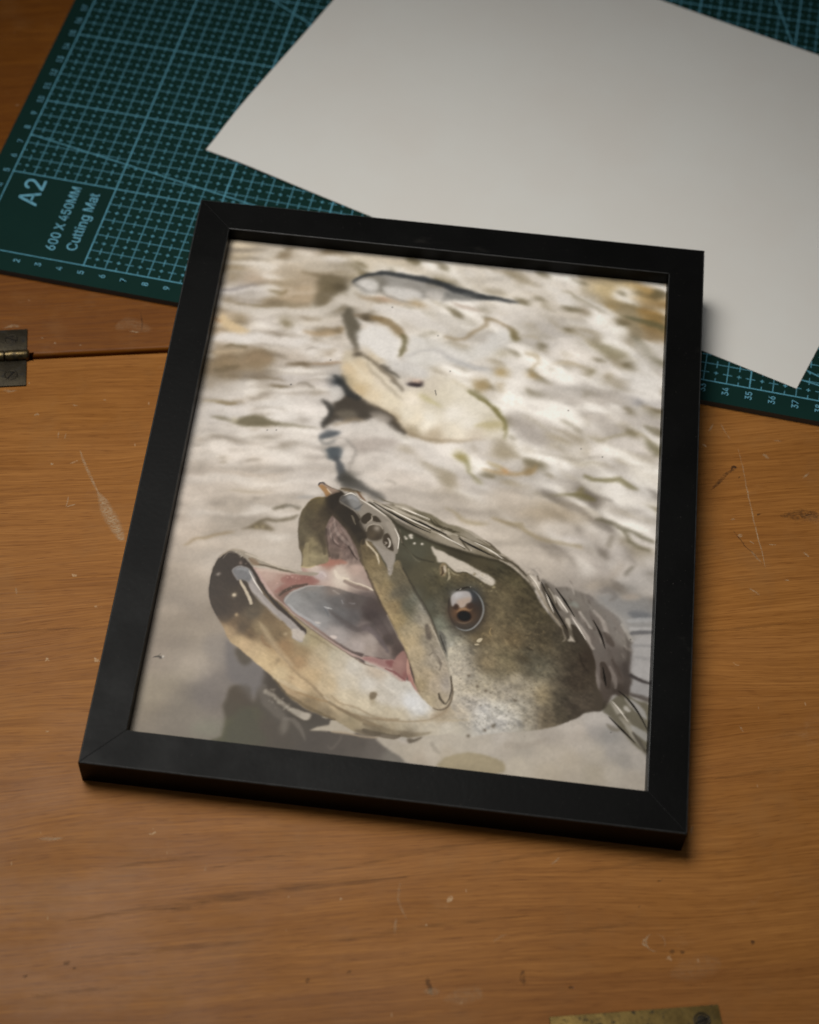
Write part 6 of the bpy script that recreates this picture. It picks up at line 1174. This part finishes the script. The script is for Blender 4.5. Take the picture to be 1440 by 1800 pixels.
["P",[42.1,91.3,43.4,93.2,45.7,93.9,48.3,93.2,50.6,90.8,52.8,86.8,55.2,83.3,58.6,79.5,62.8,76.1,67.9,72.5,71.6,69.3,74.4,67.3,73.7,65.7,73.8,63.3,71.4,63.8,69.6,64.9,69.5,67.2,65.8,70.7,61.6,74.3,57.0,77.7,53.2,81.2,50.4,84.3,48.6,87.0,46.1,87.8,45.1,87.1,43.6,88.8],[152,144,139],0.98,0.16]
["P",[42.3,91.4,43.4,93.0,45.7,93.6,48.7,92.7,50.5,89.7,49.5,86.9,47.6,87.4,45.3,87.4,43.6,89.1],[116,116,117],0.9,0.4]
["S",[44.1,92.1,47.3,92.5,49.4,90.7],[0.74,1.48,0.99],[146,146,146],0.5,0.33]
["P",[69.0,68.2,71.7,68.5,74.2,67.0,73.7,63.9,71.4,64.1,69.8,65.2],[184,172,158],0.8,0.24]
["S",[50.2,85.4,53.7,81.0,59.0,76.4,64.3,71.8],[1.24,1.98,1.48,0.99],[166,158,152],0.5,0.33]
["S",[46.0,87.2,47.8,84.5,50.0,81.0,51.9,77.6],[0.74,1.24,1.24,1.24],[190,176,152],0.95,0.18]
["B",44.7,80.4,0.79,0.81,0,[200,184,156],0.95,2]
["B",47,71.9,0.75,0.9,0,[184,158,120],0.8,1]
["B",37,89,0.89,0.67,45,[158,148,138],0.8,1]
["B",66.9,66.1,0.87,0.74,-30,[172,152,120],0.8,1]
["B",45,95.2,0.67,0.78,0,[160,138,126],0.7,1]
["B",52.8,74.5,1.98,1.51,0,[112,98,78],0.4,1]
["S",[36.5,96.6,37.8,98.7,39.9,100.3,42.7,101.1,45.5,100.8],[0.37,0.62,0.62,0.74,0.37],[166,152,132],0.8,0.18]
["S",[37.8,96.2,39.2,99.1,42.0,99.2],[0.25,0.49,0.25],[150,138,124],0.6,0.18]
["K",[41.0,99.9,45.2,99.9,48.2,95.4,45.9,95.6],0.49,60,0.15,0.37,[178,168,152],0.7,33]
["S",[34.5,88.7,34.7,83.4,36.0,76.6,39.5,70.7],[0.37,0.49,0.49,0.37],[52,46,42],0.6,0.22]
["F",[73.9,129.9,71.3,129.6,68.9,128.1,66.7,125.0,65.3,121.1,65.1,116.3,65.7,110.9,66.9,105.5,68.4,101.8,68.9,99.1,68.7,96.5,70.8,96.3,73.7,97.3,76.4,98.5,78.5,99.7,79.1,101.0,77.8,105.8,76.1,112.8,76.3,117.2,77.6,121.3,79.2,120.4,84.1,115.5,88.8,108.3,91.3,102.6,94.8,97.1,97.3,99.6,93.8,113.4,88.9,122.8,84.3,129.0,79.9,133.6,77.2,132.6],0.2,[[68.1,121.2,98,88,66],[67.4,112.7,102,92,71],[71,107.1,138,125,92],[72.6,102.4,142,130,98],[75,105.4,108,97,74],[74.2,122,80,70,54],[72.6,116.2,92,80,62],[70.3,98.2,154,139,104],[72,128,108,95,66],[77.7,128.1,66,57,46],[82.4,121.4,70,61,49],[86,115.2,72,62,50],[89.3,111.7,80,70,54],[77.4,123.6,70,60,48],[67.7,106.7,92,82,64],[76.9,101.3,132,120,92],[75.8,109.9,90,79,62],[91.1,104.8,92,80,62],[94.4,100.3,112,98,70],[70.1,124.3,96,84,60],[68.6,103.5,120,106,76]],1,1.98,1.9]
["M",[73.9,129.9,71.3,129.6,68.9,128.1,66.7,125.0,65.3,121.1,65.1,116.3,65.7,110.9,66.9,105.5,68.4,101.8,68.9,99.1,68.7,96.5,70.8,96.3,73.7,97.3,76.4,98.5,78.5,99.7,79.1,101.0,77.8,105.8,76.1,112.8,76.3,117.2,77.6,121.3,79.2,120.4,84.1,115.5,88.8,108.3,91.3,102.6,94.8,97.1,97.3,99.6,93.8,113.4,88.9,122.8,84.3,129.0,79.9,133.6,77.2,132.6],0.49,0.13,[[1,4,3,0.2,81],[0.8,1.8,1.4,0,82],[0.5,0.8,0.8,0,83]],[1,1,1]]
["S",[64.9,118.6,65.6,111.9,66.9,105.5,68.4,101.8,68.9,97.0],[0.49,0.59,0.59,0.59,0.49],[70,60,44],0.37,0.29]
["S",[69.6,106.9,69.7,102.5,70.8,98.3],[1.48,2.22,1.24],[158,144,108],0.5,0.44]
["S",[74.1,111.9,76.1,107.8,77.1,103.5],[0.99,1.73,1.24],[78,68,52],0.5,0.44]
["S",[68.2,127.5,71.4,129.3,73.9,129.6],[0.37,0.49,0.37],[140,120,76],0.6,0.22]
["S",[68.9,96.5,71.5,96.4,74.1,97.5],[0.49,0.74,0.49],[178,160,120],0.7,0.22]
["P",[70.5,134.9,70.9,136.3,72.3,136.5,74.9,135.2,78.0,133.6,79.7,133.1,77.3,131.8,75.3,130.7,74.3,129.8,73.2,131.8,71.8,133.4],[150,128,110],0.98,0.14]
["P",[70.6,134.9,72.0,135.4,73.6,134.4,75.6,131.8,74.4,130.0,73.2,131.8,71.8,133.4],[162,122,76],0.9,0.2]
["S",[70.6,135.1,70.9,136.2,72.3,136.5,73.1,135.8],[0.37,0.62,0.62,0.37],[74,70,70],0.9,0.16]
["S",[74.1,133.9,75.2,132.7,76.1,131.9],[0.37,0.49,0.37],[206,190,164],0.9,0.16]
["S",[73.1,135.8,76.0,134.5,79.5,133.2],[0.25,0.4,0.25],[100,86,70],0.7,0.18]
["F",[90.5,109.6,92.0,112.6,94.5,111.3,98.4,106.3,102.4,100.2,106.1,104.5,109.0,99.7,113.5,92.2,119.0,83.6,108.5,100.6,112.5,94.1,116.9,87.6,121.9,79.2,126.0,69.8,129.6,61.1,131.2,56.2,131.7,55.2,132.8,48.8,131.7,43.7,130.1,42.0,128.3,41.5,126.0,41.9,123.1,44.1,120.6,46.7,118.4,50.9,118.3,52.0,116.4,57.4,112.5,65.9,107.1,75.2,100.9,85.9,96.6,94.4,100.2,86.5,97.3,91.7,94.2,98.1],0.15,[[99.7,95,130,115,85],[104,90.2,142,124,89],[109.5,90.9,106,99,81],[107.9,83.7,142,122,86],[93.8,105.7,110,96,70],[96.6,101.6,128,112,80],[105.2,95.7,112,103,82],[102.8,92.7,134,118,84],[101.4,88.9,152,132,96],[106,89.5,110,102,85],[111.2,84.8,98,95,80],[109.6,78.2,152,132,93],[114.5,74.7,157,142,112],[117,64.6,168,151,120],[122.4,69.5,142,132,114],[125.1,60.5,162,150,130],[122,55,168,151,122],[119.5,84.3,142,137,124],[117.7,79.3,150,141,124],[105.9,82.5,150,130,93],[114.3,68.4,164,146,112],[126.5,64.8,152,142,126],[126,51.9,168,153,130],[124.8,45.2,168,153,124],[130,52.4,158,148,135],[129.3,44.8,166,152,128],[120.2,51.2,164,146,112]],1,1.98,2]
["M",[90.5,109.6,92.0,112.6,94.5,111.3,98.4,106.3,102.4,100.2,106.1,104.5,109.0,99.7,113.5,92.2,119.0,83.6,108.5,100.6,112.5,94.1,116.9,87.6,121.9,79.2,126.0,69.8,129.6,61.1,131.2,56.2,131.7,55.2,132.8,48.8,131.7,43.7,130.1,42.0,128.3,41.5,126.0,41.9,123.1,44.1,120.6,46.7,118.4,50.9,118.3,52.0,116.4,57.4,112.5,65.9,107.1,75.2,100.9,85.9,96.6,94.4,100.2,86.5,97.3,91.7,94.2,98.1],0.37,0.09,[[1,6,4,0.4,91],[0.8,2.4,2,0.2,92],[0.6,1,1,0,93]],[1,1,1.05]]
["B",109.2,89.9,3.54,2.8,-20,[92,86,72],0.6,1]
["B",113.4,81.4,3.52,4.51,0,[92,90,74],0.55,1]
["B",114.5,88.4,2.65,3.55,0,[112,114,102],0.6,1]
["P",[119.6,76.4,120.7,77.3,121.9,74.6,122.9,71.1,121.4,70.4,120.3,72.3],[98,88,78],0.75,0.3]
["S",[122.5,68.4,124.7,64.6,126.9,60.8],[0.74,1.48,0.99],[122,112,98],0.5,0.44]
["S",[125.7,63.7,127.3,60.8,127.1,58.2],[0.49,0.99,0.49],[112,102,90],0.6,0.29]
["S",[121.1,64.4,122.5,63.8,123.7,65.5],[0.25,0.49,0.25],[110,100,84],0.6,0.22]
["S",[127.7,48.2,128.3,46.3,129.6,44.7,130.3,44.0],[0.62,0.86,0.86,0.49],[82,72,58],0.9,0.18]
["K",[90.5,109.6,92.0,112.6,94.5,111.3,98.4,106.3,102.4,100.2,106.1,104.5,109.0,99.7,113.5,92.2,119.0,83.6,108.5,100.6,112.5,94.1,116.9,87.6,121.9,79.2,126.0,69.8,129.6,61.1,131.2,56.2,131.7,55.2,132.8,48.8,131.7,43.7,130.1,42.0,128.3,41.5,126.0,41.9,123.1,44.1,120.6,46.7,118.4,50.9,118.3,52.0,116.4,57.4,112.5,65.9,107.1,75.2,100.9,85.9,96.6,94.4,100.2,86.5,97.3,91.7,94.2,98.1],0.49,130,0.12,0.3,[112,98,74],0.45,41]
["S",[106.1,104.5,109.0,99.7,113.5,92.2,119.0,83.6,108.5,100.6,112.5,94.1,116.9,87.6,121.9,79.2,126.0,69.8,128.9,63.1,131.2,56.2,132.3,51.3,131.9,46.2],[0.37,0.49,0.64,0.64,0.64,0.64,0.84,0.99,0.99,0.59,0.49,0.49,0.4],[58,52,42],0.5,0.35]
["S",[121.6,77.2,124.4,72.3,127.2,66.5,129.6,61.1,131.2,56.2],[0.37,0.59,0.59,0.49,0.37],[182,172,152],0.8,0.18]
["S",[131.6,56.3,132.4,50.8,131.8,46.7,130.8,44.1],[0.37,0.44,0.44,0.3],[64,56,46],0.7,0.16]
["S",[130.7,56.2,131.6,51.2,131.1,47.1],[0.37,0.49,0.37],[176,164,144],0.6,0.22]
["S",[131.8,54.7,132.9,48.8,131.8,43.5,128.8,41.4,126.1,41.8],[0.49,0.64,0.74,0.62,0.37],[96,82,64],0.7,0.27]
["P",[124.9,74.5,126.5,74.7,128.1,72.3,128.9,68.2,129.6,63.2,128.2,66.1,126.4,70.0],[104,102,94],0.8,0.24]
["S",[125.7,73.0,127.4,69.1,128.6,66.1],[0.37,0.62,0.37],[60,56,50],0.8,0.22]
["S",[128.1,71.7,129.3,68.8,130.6,69.5],[0.49,0.74,0.49],[150,146,134],0.6,0.22]
["S",[96.6,94.4,100.9,85.9,107.1,75.2,112.5,65.9,116.4,57.4,118.3,52.0,120.5,47.8],[0.62,0.74,0.74,0.74,0.74,0.62,0.49],[92,76,58],0.34,0.35]
["S",[97.9,93.2,102.3,85.2,109.1,74.0,114.2,64.8],[0.74,0.99,1.24,0.99],[168,146,104],0.4,0.44]
["S",[94.2,98.1,97.3,91.7,100.8,85.5,104.3,79.6],[0.74,0.74,0.74,0.74],[76,64,52],0.6,0.27]
["P",[79.6,128.7,80.6,131.6,83.8,133.4,85.8,132.6,87.0,131.2,90.0,130.0,94.1,127.4,97.7,125.1,100.6,122.9,103.6,119.1,105.5,114.9,105.7,110.5,105.7,107.6,104.9,106.5,104.8,102.2,104.3,97.5,103.2,97.0,102.3,100.5,100.3,104.3,97.5,108.3,94.8,111.2,92.6,111.8,92.8,113.8,90.6,116.3,88.8,119.4,89.1,122.0,86.8,124.5,84.0,126.0,81.7,127.0],[140,131,118],0.97,0.16]
["P",[80.1,128.7,80.9,131.4,83.8,133.0,85.8,132.3,88.1,129.5,88.6,125.6,86.3,125.0,83.2,126.6],[126,126,125],0.85,0.4]
["S",[81.4,129.2,84.5,131.3,87.1,129.9],[0.99,1.73,0.74],[156,156,156],0.5,0.44]
["S",[86.2,125.6,88.0,126.6,89.2,128.5],[0.49,0.99,0.49],[86,86,86],0.5,0.33]
["S",[80.1,128.7,83.7,126.2,86.5,124.6,88.8,121.7],[0.37,0.62,0.62,0.49],[186,178,166],0.8,0.18]
["S",[88.0,130.6,94.1,126.9,100.4,122.6,103.4,118.5],[0.49,0.99,0.74,0.49],[168,158,142],0.6,0.27]
["P",[95.0,111.0,99.6,108.6,104.7,106.8,104.3,101.6,104.1,97.6,103.3,97.2,102.3,100.6,100.0,104.7,97.2,108.3],[150,141,130],0.8,0.2]
["P",[99.1,120.8,101.5,121.1,104.4,115.9,105.4,109.4,104.0,111.4,101.4,117.2],[158,148,134],0.6,0.3]
["P",[89.4,120.9,90.2,123.1,91.8,124.7,93.5,124.0,93.5,122.0,92.5,120.2,90.7,119.2],[70,61,48],0.98,0.16]
["P",[93.7,123.1,95.3,123.5,96.6,122.4,97.5,120.8,95.6,120.7,94.2,121.1],[72,63,50],0.98,0.16]
["S",[93.4,123.4,93.7,121.7,92.1,119.9],[0.37,0.62,0.37],[164,154,138],0.8,0.16]
["B",95.5,115.8,3.73,3.83,0,[82,72,58],0.98,8]
["S",[92.1,115.9,92.5,118.2,94.5,119.6,96.9,119.5,98.5,117.9],[0.37,0.49,0.59,0.49,0.37],[176,166,150],0.7,0.2]
["B",96.2,117.9,1.36,1.59,0,[160,150,136],0.75,1]
["B",94.6,114.6,1.58,1.59,0,[98,86,68],0.7,1]
["B",97.1,113.8,1.35,1.06,0,[74,64,52],0.6,1]
["P",[99.1,114.6,100.1,116.0,101.4,115.5,102.9,112.3,104.0,108.6,102.9,108.4,100.9,109.6,99.3,111.6],[76,66,53],0.98,0.16]
["S",[101.0,113.8,102.0,112.2,102.1,110.3,101.6,109.7],[0.4,0.74,0.74,0.4],[196,188,174],0.95,0.13]
["S",[100.0,112.0,100.7,111.5,100.2,110.9],[0.35,0.59,0.35],[170,160,146],0.9,0.13]
["S",[92.2,112.3,93.5,110.0,95.7,107.8,97.8,105.4,98.9,101.7],[0.49,0.84,0.74,0.89,0.49],[186,172,146],0.95,0.18]
["S",[85.6,122.5,86.5,120.8,87.5,118.6],[0.49,0.74,0.37],[180,168,146],0.9,0.16]
["P",[86.4,124.2,89.0,121.7,88.5,119.9,87.4,121.2],[74,64,50],0.7,0.2]
["S",[88.2,120.5,91.8,114.2,91.4,109.8],[0.99,1.48,0.99],[72,62,48],0.6,0.33]
["S",[104.4,118.1,106.2,115.0,107.1,112.9],[0.74,0.99,0.49],[64,56,42],0.5,0.33]
["W",0.14,2.4,341,1.2]
["W",0.07,0.9,343,1.0]
["M",[119.1,101.9,159.8,107.2,161.1,98.6,171.5,81.4,181.1,72.3,185.6,57.2,184.6,49.6,172.3,40.6,156.6,36.1,141.0,33.9,134.3,40.0,131.3,52.6,124.5,76.0,120.2,91.3],0.99,0.1,[[1,2.2,1.1,0.5,401],[0.8,1,0.6,0.5,402],[0.6,0.6,0.5,0,403]],[1,1,1]]
["M",[90.5,109.6,92.0,112.6,94.5,111.3,98.4,106.3,102.4,100.2,106.1,104.5,109.0,99.7,113.5,92.2,119.0,83.6,108.5,100.6,112.5,94.1,116.9,87.6,121.9,79.2,126.0,69.8,129.6,61.1,131.2,56.2,131.7,55.2,132.8,48.8,131.7,43.7,130.1,42.0,128.3,41.5,126.0,41.9,123.1,44.1,120.6,46.7,118.4,50.9,118.3,52.0,116.4,57.4,112.5,65.9,107.1,75.2,100.9,85.9,96.6,94.4,100.2,86.5,97.3,91.7,94.2,98.1],0.37,0.1,[[1,1.4,0.9,0.8,404],[0.7,0.7,0.6,0,405]],[1,1,1]]
["M",[39.1,99.7,43.5,98.9,47.1,96.6,51.1,92.0,57.0,83.8,64.3,78.4,69.5,74.0,76.6,69.2,84.1,64.7,91.4,60.7,98.3,57.1,101.1,56.4,106.7,54.6,112.5,51.3,116.0,52.1,118.7,48.5,123.1,44.5,128.8,41.5,132.2,43.2,135.1,40.1,136.4,35.8,132.4,31.8,124.6,30.0,119.4,28.7,114.5,28.5,108.3,28.7,107.4,27.8,99.4,28.0,90.0,32.2,84.4,33.6,78.3,35.8,72.4,39.4,66.7,45.2,61.0,49.6,55.9,53.3,50.3,57.5,45.7,60.8,41.9,67.2,38.7,71.6,36.5,75.1,34.9,80.7,34.5,83.9,34.5,90.3,36.1,96.3],0.49,0.05,[[1,1.6,0.8,0.6,406],[0.7,0.7,0.6,0,407]],[1,1,1]]
["S",[119.5,98.7,123.0,91.6,124.5,85.5],[2.47,3.95,2.47],[104,98,80],0.25,1.11]
["S",[144.9,95.5,152.3,88.5,156.7,79.1],[3.46,5.93,3.46],[112,102,80],0.2,1.56]
["B",134.8,84.9,8.38,11,0,[58,54,46],0.5,4]
["B",134.9,85.1,6.83,8.77,0,[58,54,50],1,7]
["B",136.1,91.7,3.1,4.06,0,[70,80,92],0.6,1.5]
["B",135.2,78.9,4.83,2.49,0,[72,72,70],0.6,1]
["S",[136.4,94.5,138.8,92.6,140.7,89.4,141.4,85.5,140.4,81.2,138.1,77.8,135.4,76.4,132.7,76.8,131.0,78.0],[0.25,0.49,0.64,0.74,0.74,0.64,0.59,0.49,0.25],[150,158,162],0.75,0.36]
["S",[127.8,89.6,128.0,84.8,129.3,80.8,131.2,77.9],[0.49,0.74,0.74,0.49],[46,44,44],0.6,0.4]
["B",133.8,83.7,4.85,4.01,0,[134,96,64],0.85,1.8]
["S",[131.3,83.9,132.6,85.2,134.1,85.7,136.0,85.4,137.1,86.3],[0.49,0.99,1.24,0.99,0.49],[176,136,96],0.6,0.44]
["S",[131.2,80.5,132.4,79.6,134.5,79.5,136.5,80.4,137.5,81.8],[0.25,0.49,0.59,0.49,0.25],[128,108,88],0.6,0.33]
["P",[128.3,90.2,129.3,92.0,131.1,93.2,134.2,93.8,135.7,93.0,136.4,90.7,135.9,88.8,134.7,88.3,134.0,86.8,132.5,86.1,131.2,87.4,129.9,86.3,128.9,86.8],[166,160,156],0.95,0.28]
["P",[131.0,89.4,135.7,91.2,136.3,90.1,135.5,88.5,134.5,88.0,133.9,86.7,132.4,86.0,131.3,87.4],[172,146,124],0.7,0.59]
["B",130.6,91.8,2.44,1.78,0,[178,177,178],0.6,1]
["P",[129.6,85.8,130.1,87.4,130.8,87.7,131.7,86.5,131.3,85.2,130.2,85.0],[72,54,44],0.85,0.32]
["P",[134.9,86.7,135.1,88.0,136.2,88.7,137.3,88.1,136.9,86.4,135.6,86.0],[82,62,52],0.85,0.36]
["B",137.8,86.1,2.21,3.02,0,[66,54,46],0.6,1]
["B",134.2,82.6,2.73,2.26,0,[30,24,24],1,5]
["B",133.1,83.1,0.66,0.5,0,[66,54,50],0.4,1]
["S",[130.2,93.7,132.4,94.7,134.2,95.5,135.1,95.4],[0.49,0.74,0.74,0.49],[56,50,42],0.8,0.18]
["K",[129.7,93.9,134.6,95.8,135.6,95.2,130.7,93.2],0.25,30,0.12,0.3,[190,184,172],0.8,51]
["P",[139.9,72.2,140.5,73.3,141.6,73.8,142.1,73.3,141.1,71.8],[190,176,146],0.95,0.14]
["P",[139.1,70.8,140.5,71.2,141.1,70.8,139.9,70.4],[186,172,142],0.9,0.14]
["B",130.6,69.7,0.87,0.99,0,[176,172,158],0.7,1]
["S",[144.9,78.6,144.6,76.5,145.4,75.5],[0.25,0.49,0.25],[160,136,92],0.7,0.18]
["K",[141.6,79.2,161.3,86.0,162.4,70.5,142.3,71.0],1.48,90,0.2,0.54,[150,130,92],0.5,55]
["S",[98.1,128.3,104.1,125.7,110.7,122.8,117.3,120.3],[0.2,0.54,0.2],[226,218,204],0.8,0.13]
["S",[120.6,118.5,126.5,115.9,131.8,113.3],[0.2,0.54,0.2],[226,218,204],0.8,0.13]
["S",[105.0,128.7,111.0,126.6,116.9,124.7],[0.2,0.54,0.2],[226,218,204],0.8,0.13]
["S",[158.2,103.9,160.7,101.0,162.3,98.0],[0.2,0.54,0.2],[226,218,204],0.8,0.13]
["S",[164.3,98.8,166.3,93.4,168.5,88.6],[0.2,0.54,0.2],[226,218,204],0.8,0.13]
["S",[169.4,95.7,171.9,92.3,174.0,89.3],[0.2,0.54,0.2],[226,218,204],0.8,0.13]
["S",[88.0,130.6,93.6,127.6,99.3,123.9],[0.2,0.54,0.2],[226,218,204],0.8,0.13]
["S",[103.2,118.8,105.3,114.6,105.5,109.4],[0.2,0.54,0.2],[226,218,204],0.8,0.13]
["S",[81.2,131.4,83.8,133.0,86.1,132.1],[0.2,0.54,0.2],[226,218,204],0.8,0.13]
["S",[135.3,116.3,141.8,113.5,147.1,110.1],[0.2,0.54,0.2],[226,218,204],0.8,0.13]
["S",[175.7,87.2,178.7,82.8,181.7,78.0],[0.2,0.54,0.2],[226,218,204],0.8,0.13]
["S",[192.9,53.2,195.7,50.0,199.1,45.5],[0.2,0.54,0.2],[226,218,204],0.8,0.13]
["S",[48.7,92.2,51.8,87.2,55.8,82.3],[0.2,0.54,0.2],[226,218,204],0.8,0.13]
["S",[93.4,129.9,101.6,125.4,109.6,121.5,117.5,118.5],[0.25,0.84,0.25],[40,36,30],0.95,0.2]
["S",[109.3,124.1,115.9,121.6,123.8,118.5],[0.25,0.84,0.25],[40,36,30],0.95,0.2]
["S",[128.9,117.3,135.5,114.1,142.0,111.3],[0.25,0.84,0.25],[40,36,30],0.95,0.2]
["S",[162.8,101.5,166.0,95.5,170.6,87.6,174.2,81.7],[0.25,0.84,0.25],[40,36,30],0.95,0.2]
["S",[168.5,99.6,172.5,94.2,176.6,87.8],[0.25,0.84,0.25],[40,36,30],0.95,0.2]
["S",[188.6,67.3,189.5,62.8,190.2,59.3],[0.25,0.84,0.25],[40,36,30],0.95,0.2]
["S",[183.9,87.2,187.0,81.3,189.1,75.3],[0.25,0.84,0.25],[40,36,30],0.95,0.2]
["S",[194.9,57.9,198.6,54.9,202.9,49.5,206.7,42.5],[0.25,0.84,0.25],[40,36,30],0.95,0.2]
["S",[191.9,46.6,197.0,41.8,202.1,37.1],[0.25,0.84,0.25],[40,36,30],0.95,0.2]
["P",[73.9,129.6,79.9,133.4,84.5,127.3,89.0,121.7,92.4,113.2,90.5,109.6,86.0,115.7,79.5,122.1,75.7,125.6],[46,40,33],0.45,0.59]
["G",0.76,1.25,144,[1.0,0.994,1.0]]
["S",[18.3,49.6,19.5,50.1,20.7,50.2,22.3,50.1],[0.25,0.62,0.74,0.37],[56,50,44],0.9,0.13]
["B",22,50.3,0.43,0.49,0,[200,192,180],0.9,2]
["S",[20.1,50.6,20.9,51.5],[0.25,0.25],[80,74,66],0.8,0.13]
["B",21.2,49.7,0.54,0.37,0,[50,44,40],0.8,1]
["B",193,40.2,0.23,0.23,0,[70,68,66],0.7,2]
["B",198.6,80.5,0.24,0.25,0,[70,68,66],0.7,2]
["B",168.3,185,0.26,0.29,0,[70,68,66],0.7,2]
["B",183.5,163.6,0.26,0.28,0,[70,68,66],0.7,2]
["B",117.8,198.7,0.26,0.3,0,[70,68,66],0.7,2]
["B",67.3,198,0.26,0.3,0,[70,68,66],0.7,2]
["B",52.6,183.3,0.26,0.29,0,[70,68,66],0.7,2]
["B",52.5,183.2,0.26,0.29,0,[70,68,66],0.7,2]
["B",110.9,216.7,0.27,0.3,0,[70,68,66],0.7,2]
["B",49.8,159.6,0.26,0.28,0,[70,68,66],0.7,2]
["B",46.1,159.1,0.26,0.28,0,[70,68,66],0.7,2]
["B",42.5,80.2,0.24,0.25,0,[70,68,66],0.7,2]
["B",90,229.4,0.27,0.31,0,[70,68,66],0.7,2]
["B",167.4,276.5,0.28,0.33,0,[70,68,66],0.7,2]
["S",[112.5,188.2,113.2,185.7],[0.35,0.35],[60,56,54],0.8,0.11]
["B",174.6,166.5,0.28,0.34,0,[90,88,84],0.7,1]
["M",[-14.2,273.9,237.4,307.4,241.3,-1.9,-1.8,-32.7],0.25,0.035,[[1,0.7,0.7,0,101],[1,1.6,1.6,0,102]],[1,1,1]]
"""
for _l in OPS.strip().split('\n'):
    _o = json.loads(_l); PAINT[_o[0]](*_o[1:])
srgb = np.clip(canvas/255, 0, 1)
rgb = np.where(srgb <= .04045, srgb/12.92, ((srgb+.055)/1.055)**2.4)*PRINT_GAIN
xs = (PX0+(np.arange(NX)+.5)/PRES)/1000; ys = (PY0+(np.arange(NY)+.5)/PRES)/1000
X, Y = np.meshgrid(xs-FW/2, ys)
co = np.stack([X, Y, np.full_like(X, FT-FD)], -1).reshape(-1, 3).astype(np.float32)
i0 = (np.arange(NY-1)[:, None]*NX+np.arange(NX-1)[None]).ravel()
quads = np.stack([i0, i0+1, i0+1+NX, i0+NX], 1).astype(np.int32)
me = bpy.data.meshes.new('photo_print')
me.vertices.add(len(co)); me.vertices.foreach_set('co', co.ravel())
me.loops.add(quads.size); me.loops.foreach_set('vertex_index', quads.ravel())
me.polygons.add(len(quads)); me.polygons.foreach_set('loop_start', np.arange(0, quads.size, 4, dtype=np.int32))
me.update(calc_edges=True)
ca = me.color_attributes.new('ink', 'FLOAT_COLOR', 'POINT')
ca.data.foreach_set('color', np.concatenate([np.clip(rgb, 0, 1).reshape(-1, 3), np.ones((NX*NY, 1))], 1).astype(np.float32).ravel())
m, t, b = mat('glossy_photo_print'); n = NT(t)
at_ = n.new('ShaderNodeAttribute', attribute_name='ink')
n.put(b.inputs['Base Color'], at_.outputs['Color'])
b.inputs['Roughness'].default_value = .32; b.inputs['Specular IOR Level'].default_value = .12
pr = link('photo_print', me, m, frame)
pr['label'] = 'printed photograph of an open-mouthed eel in rippling water'
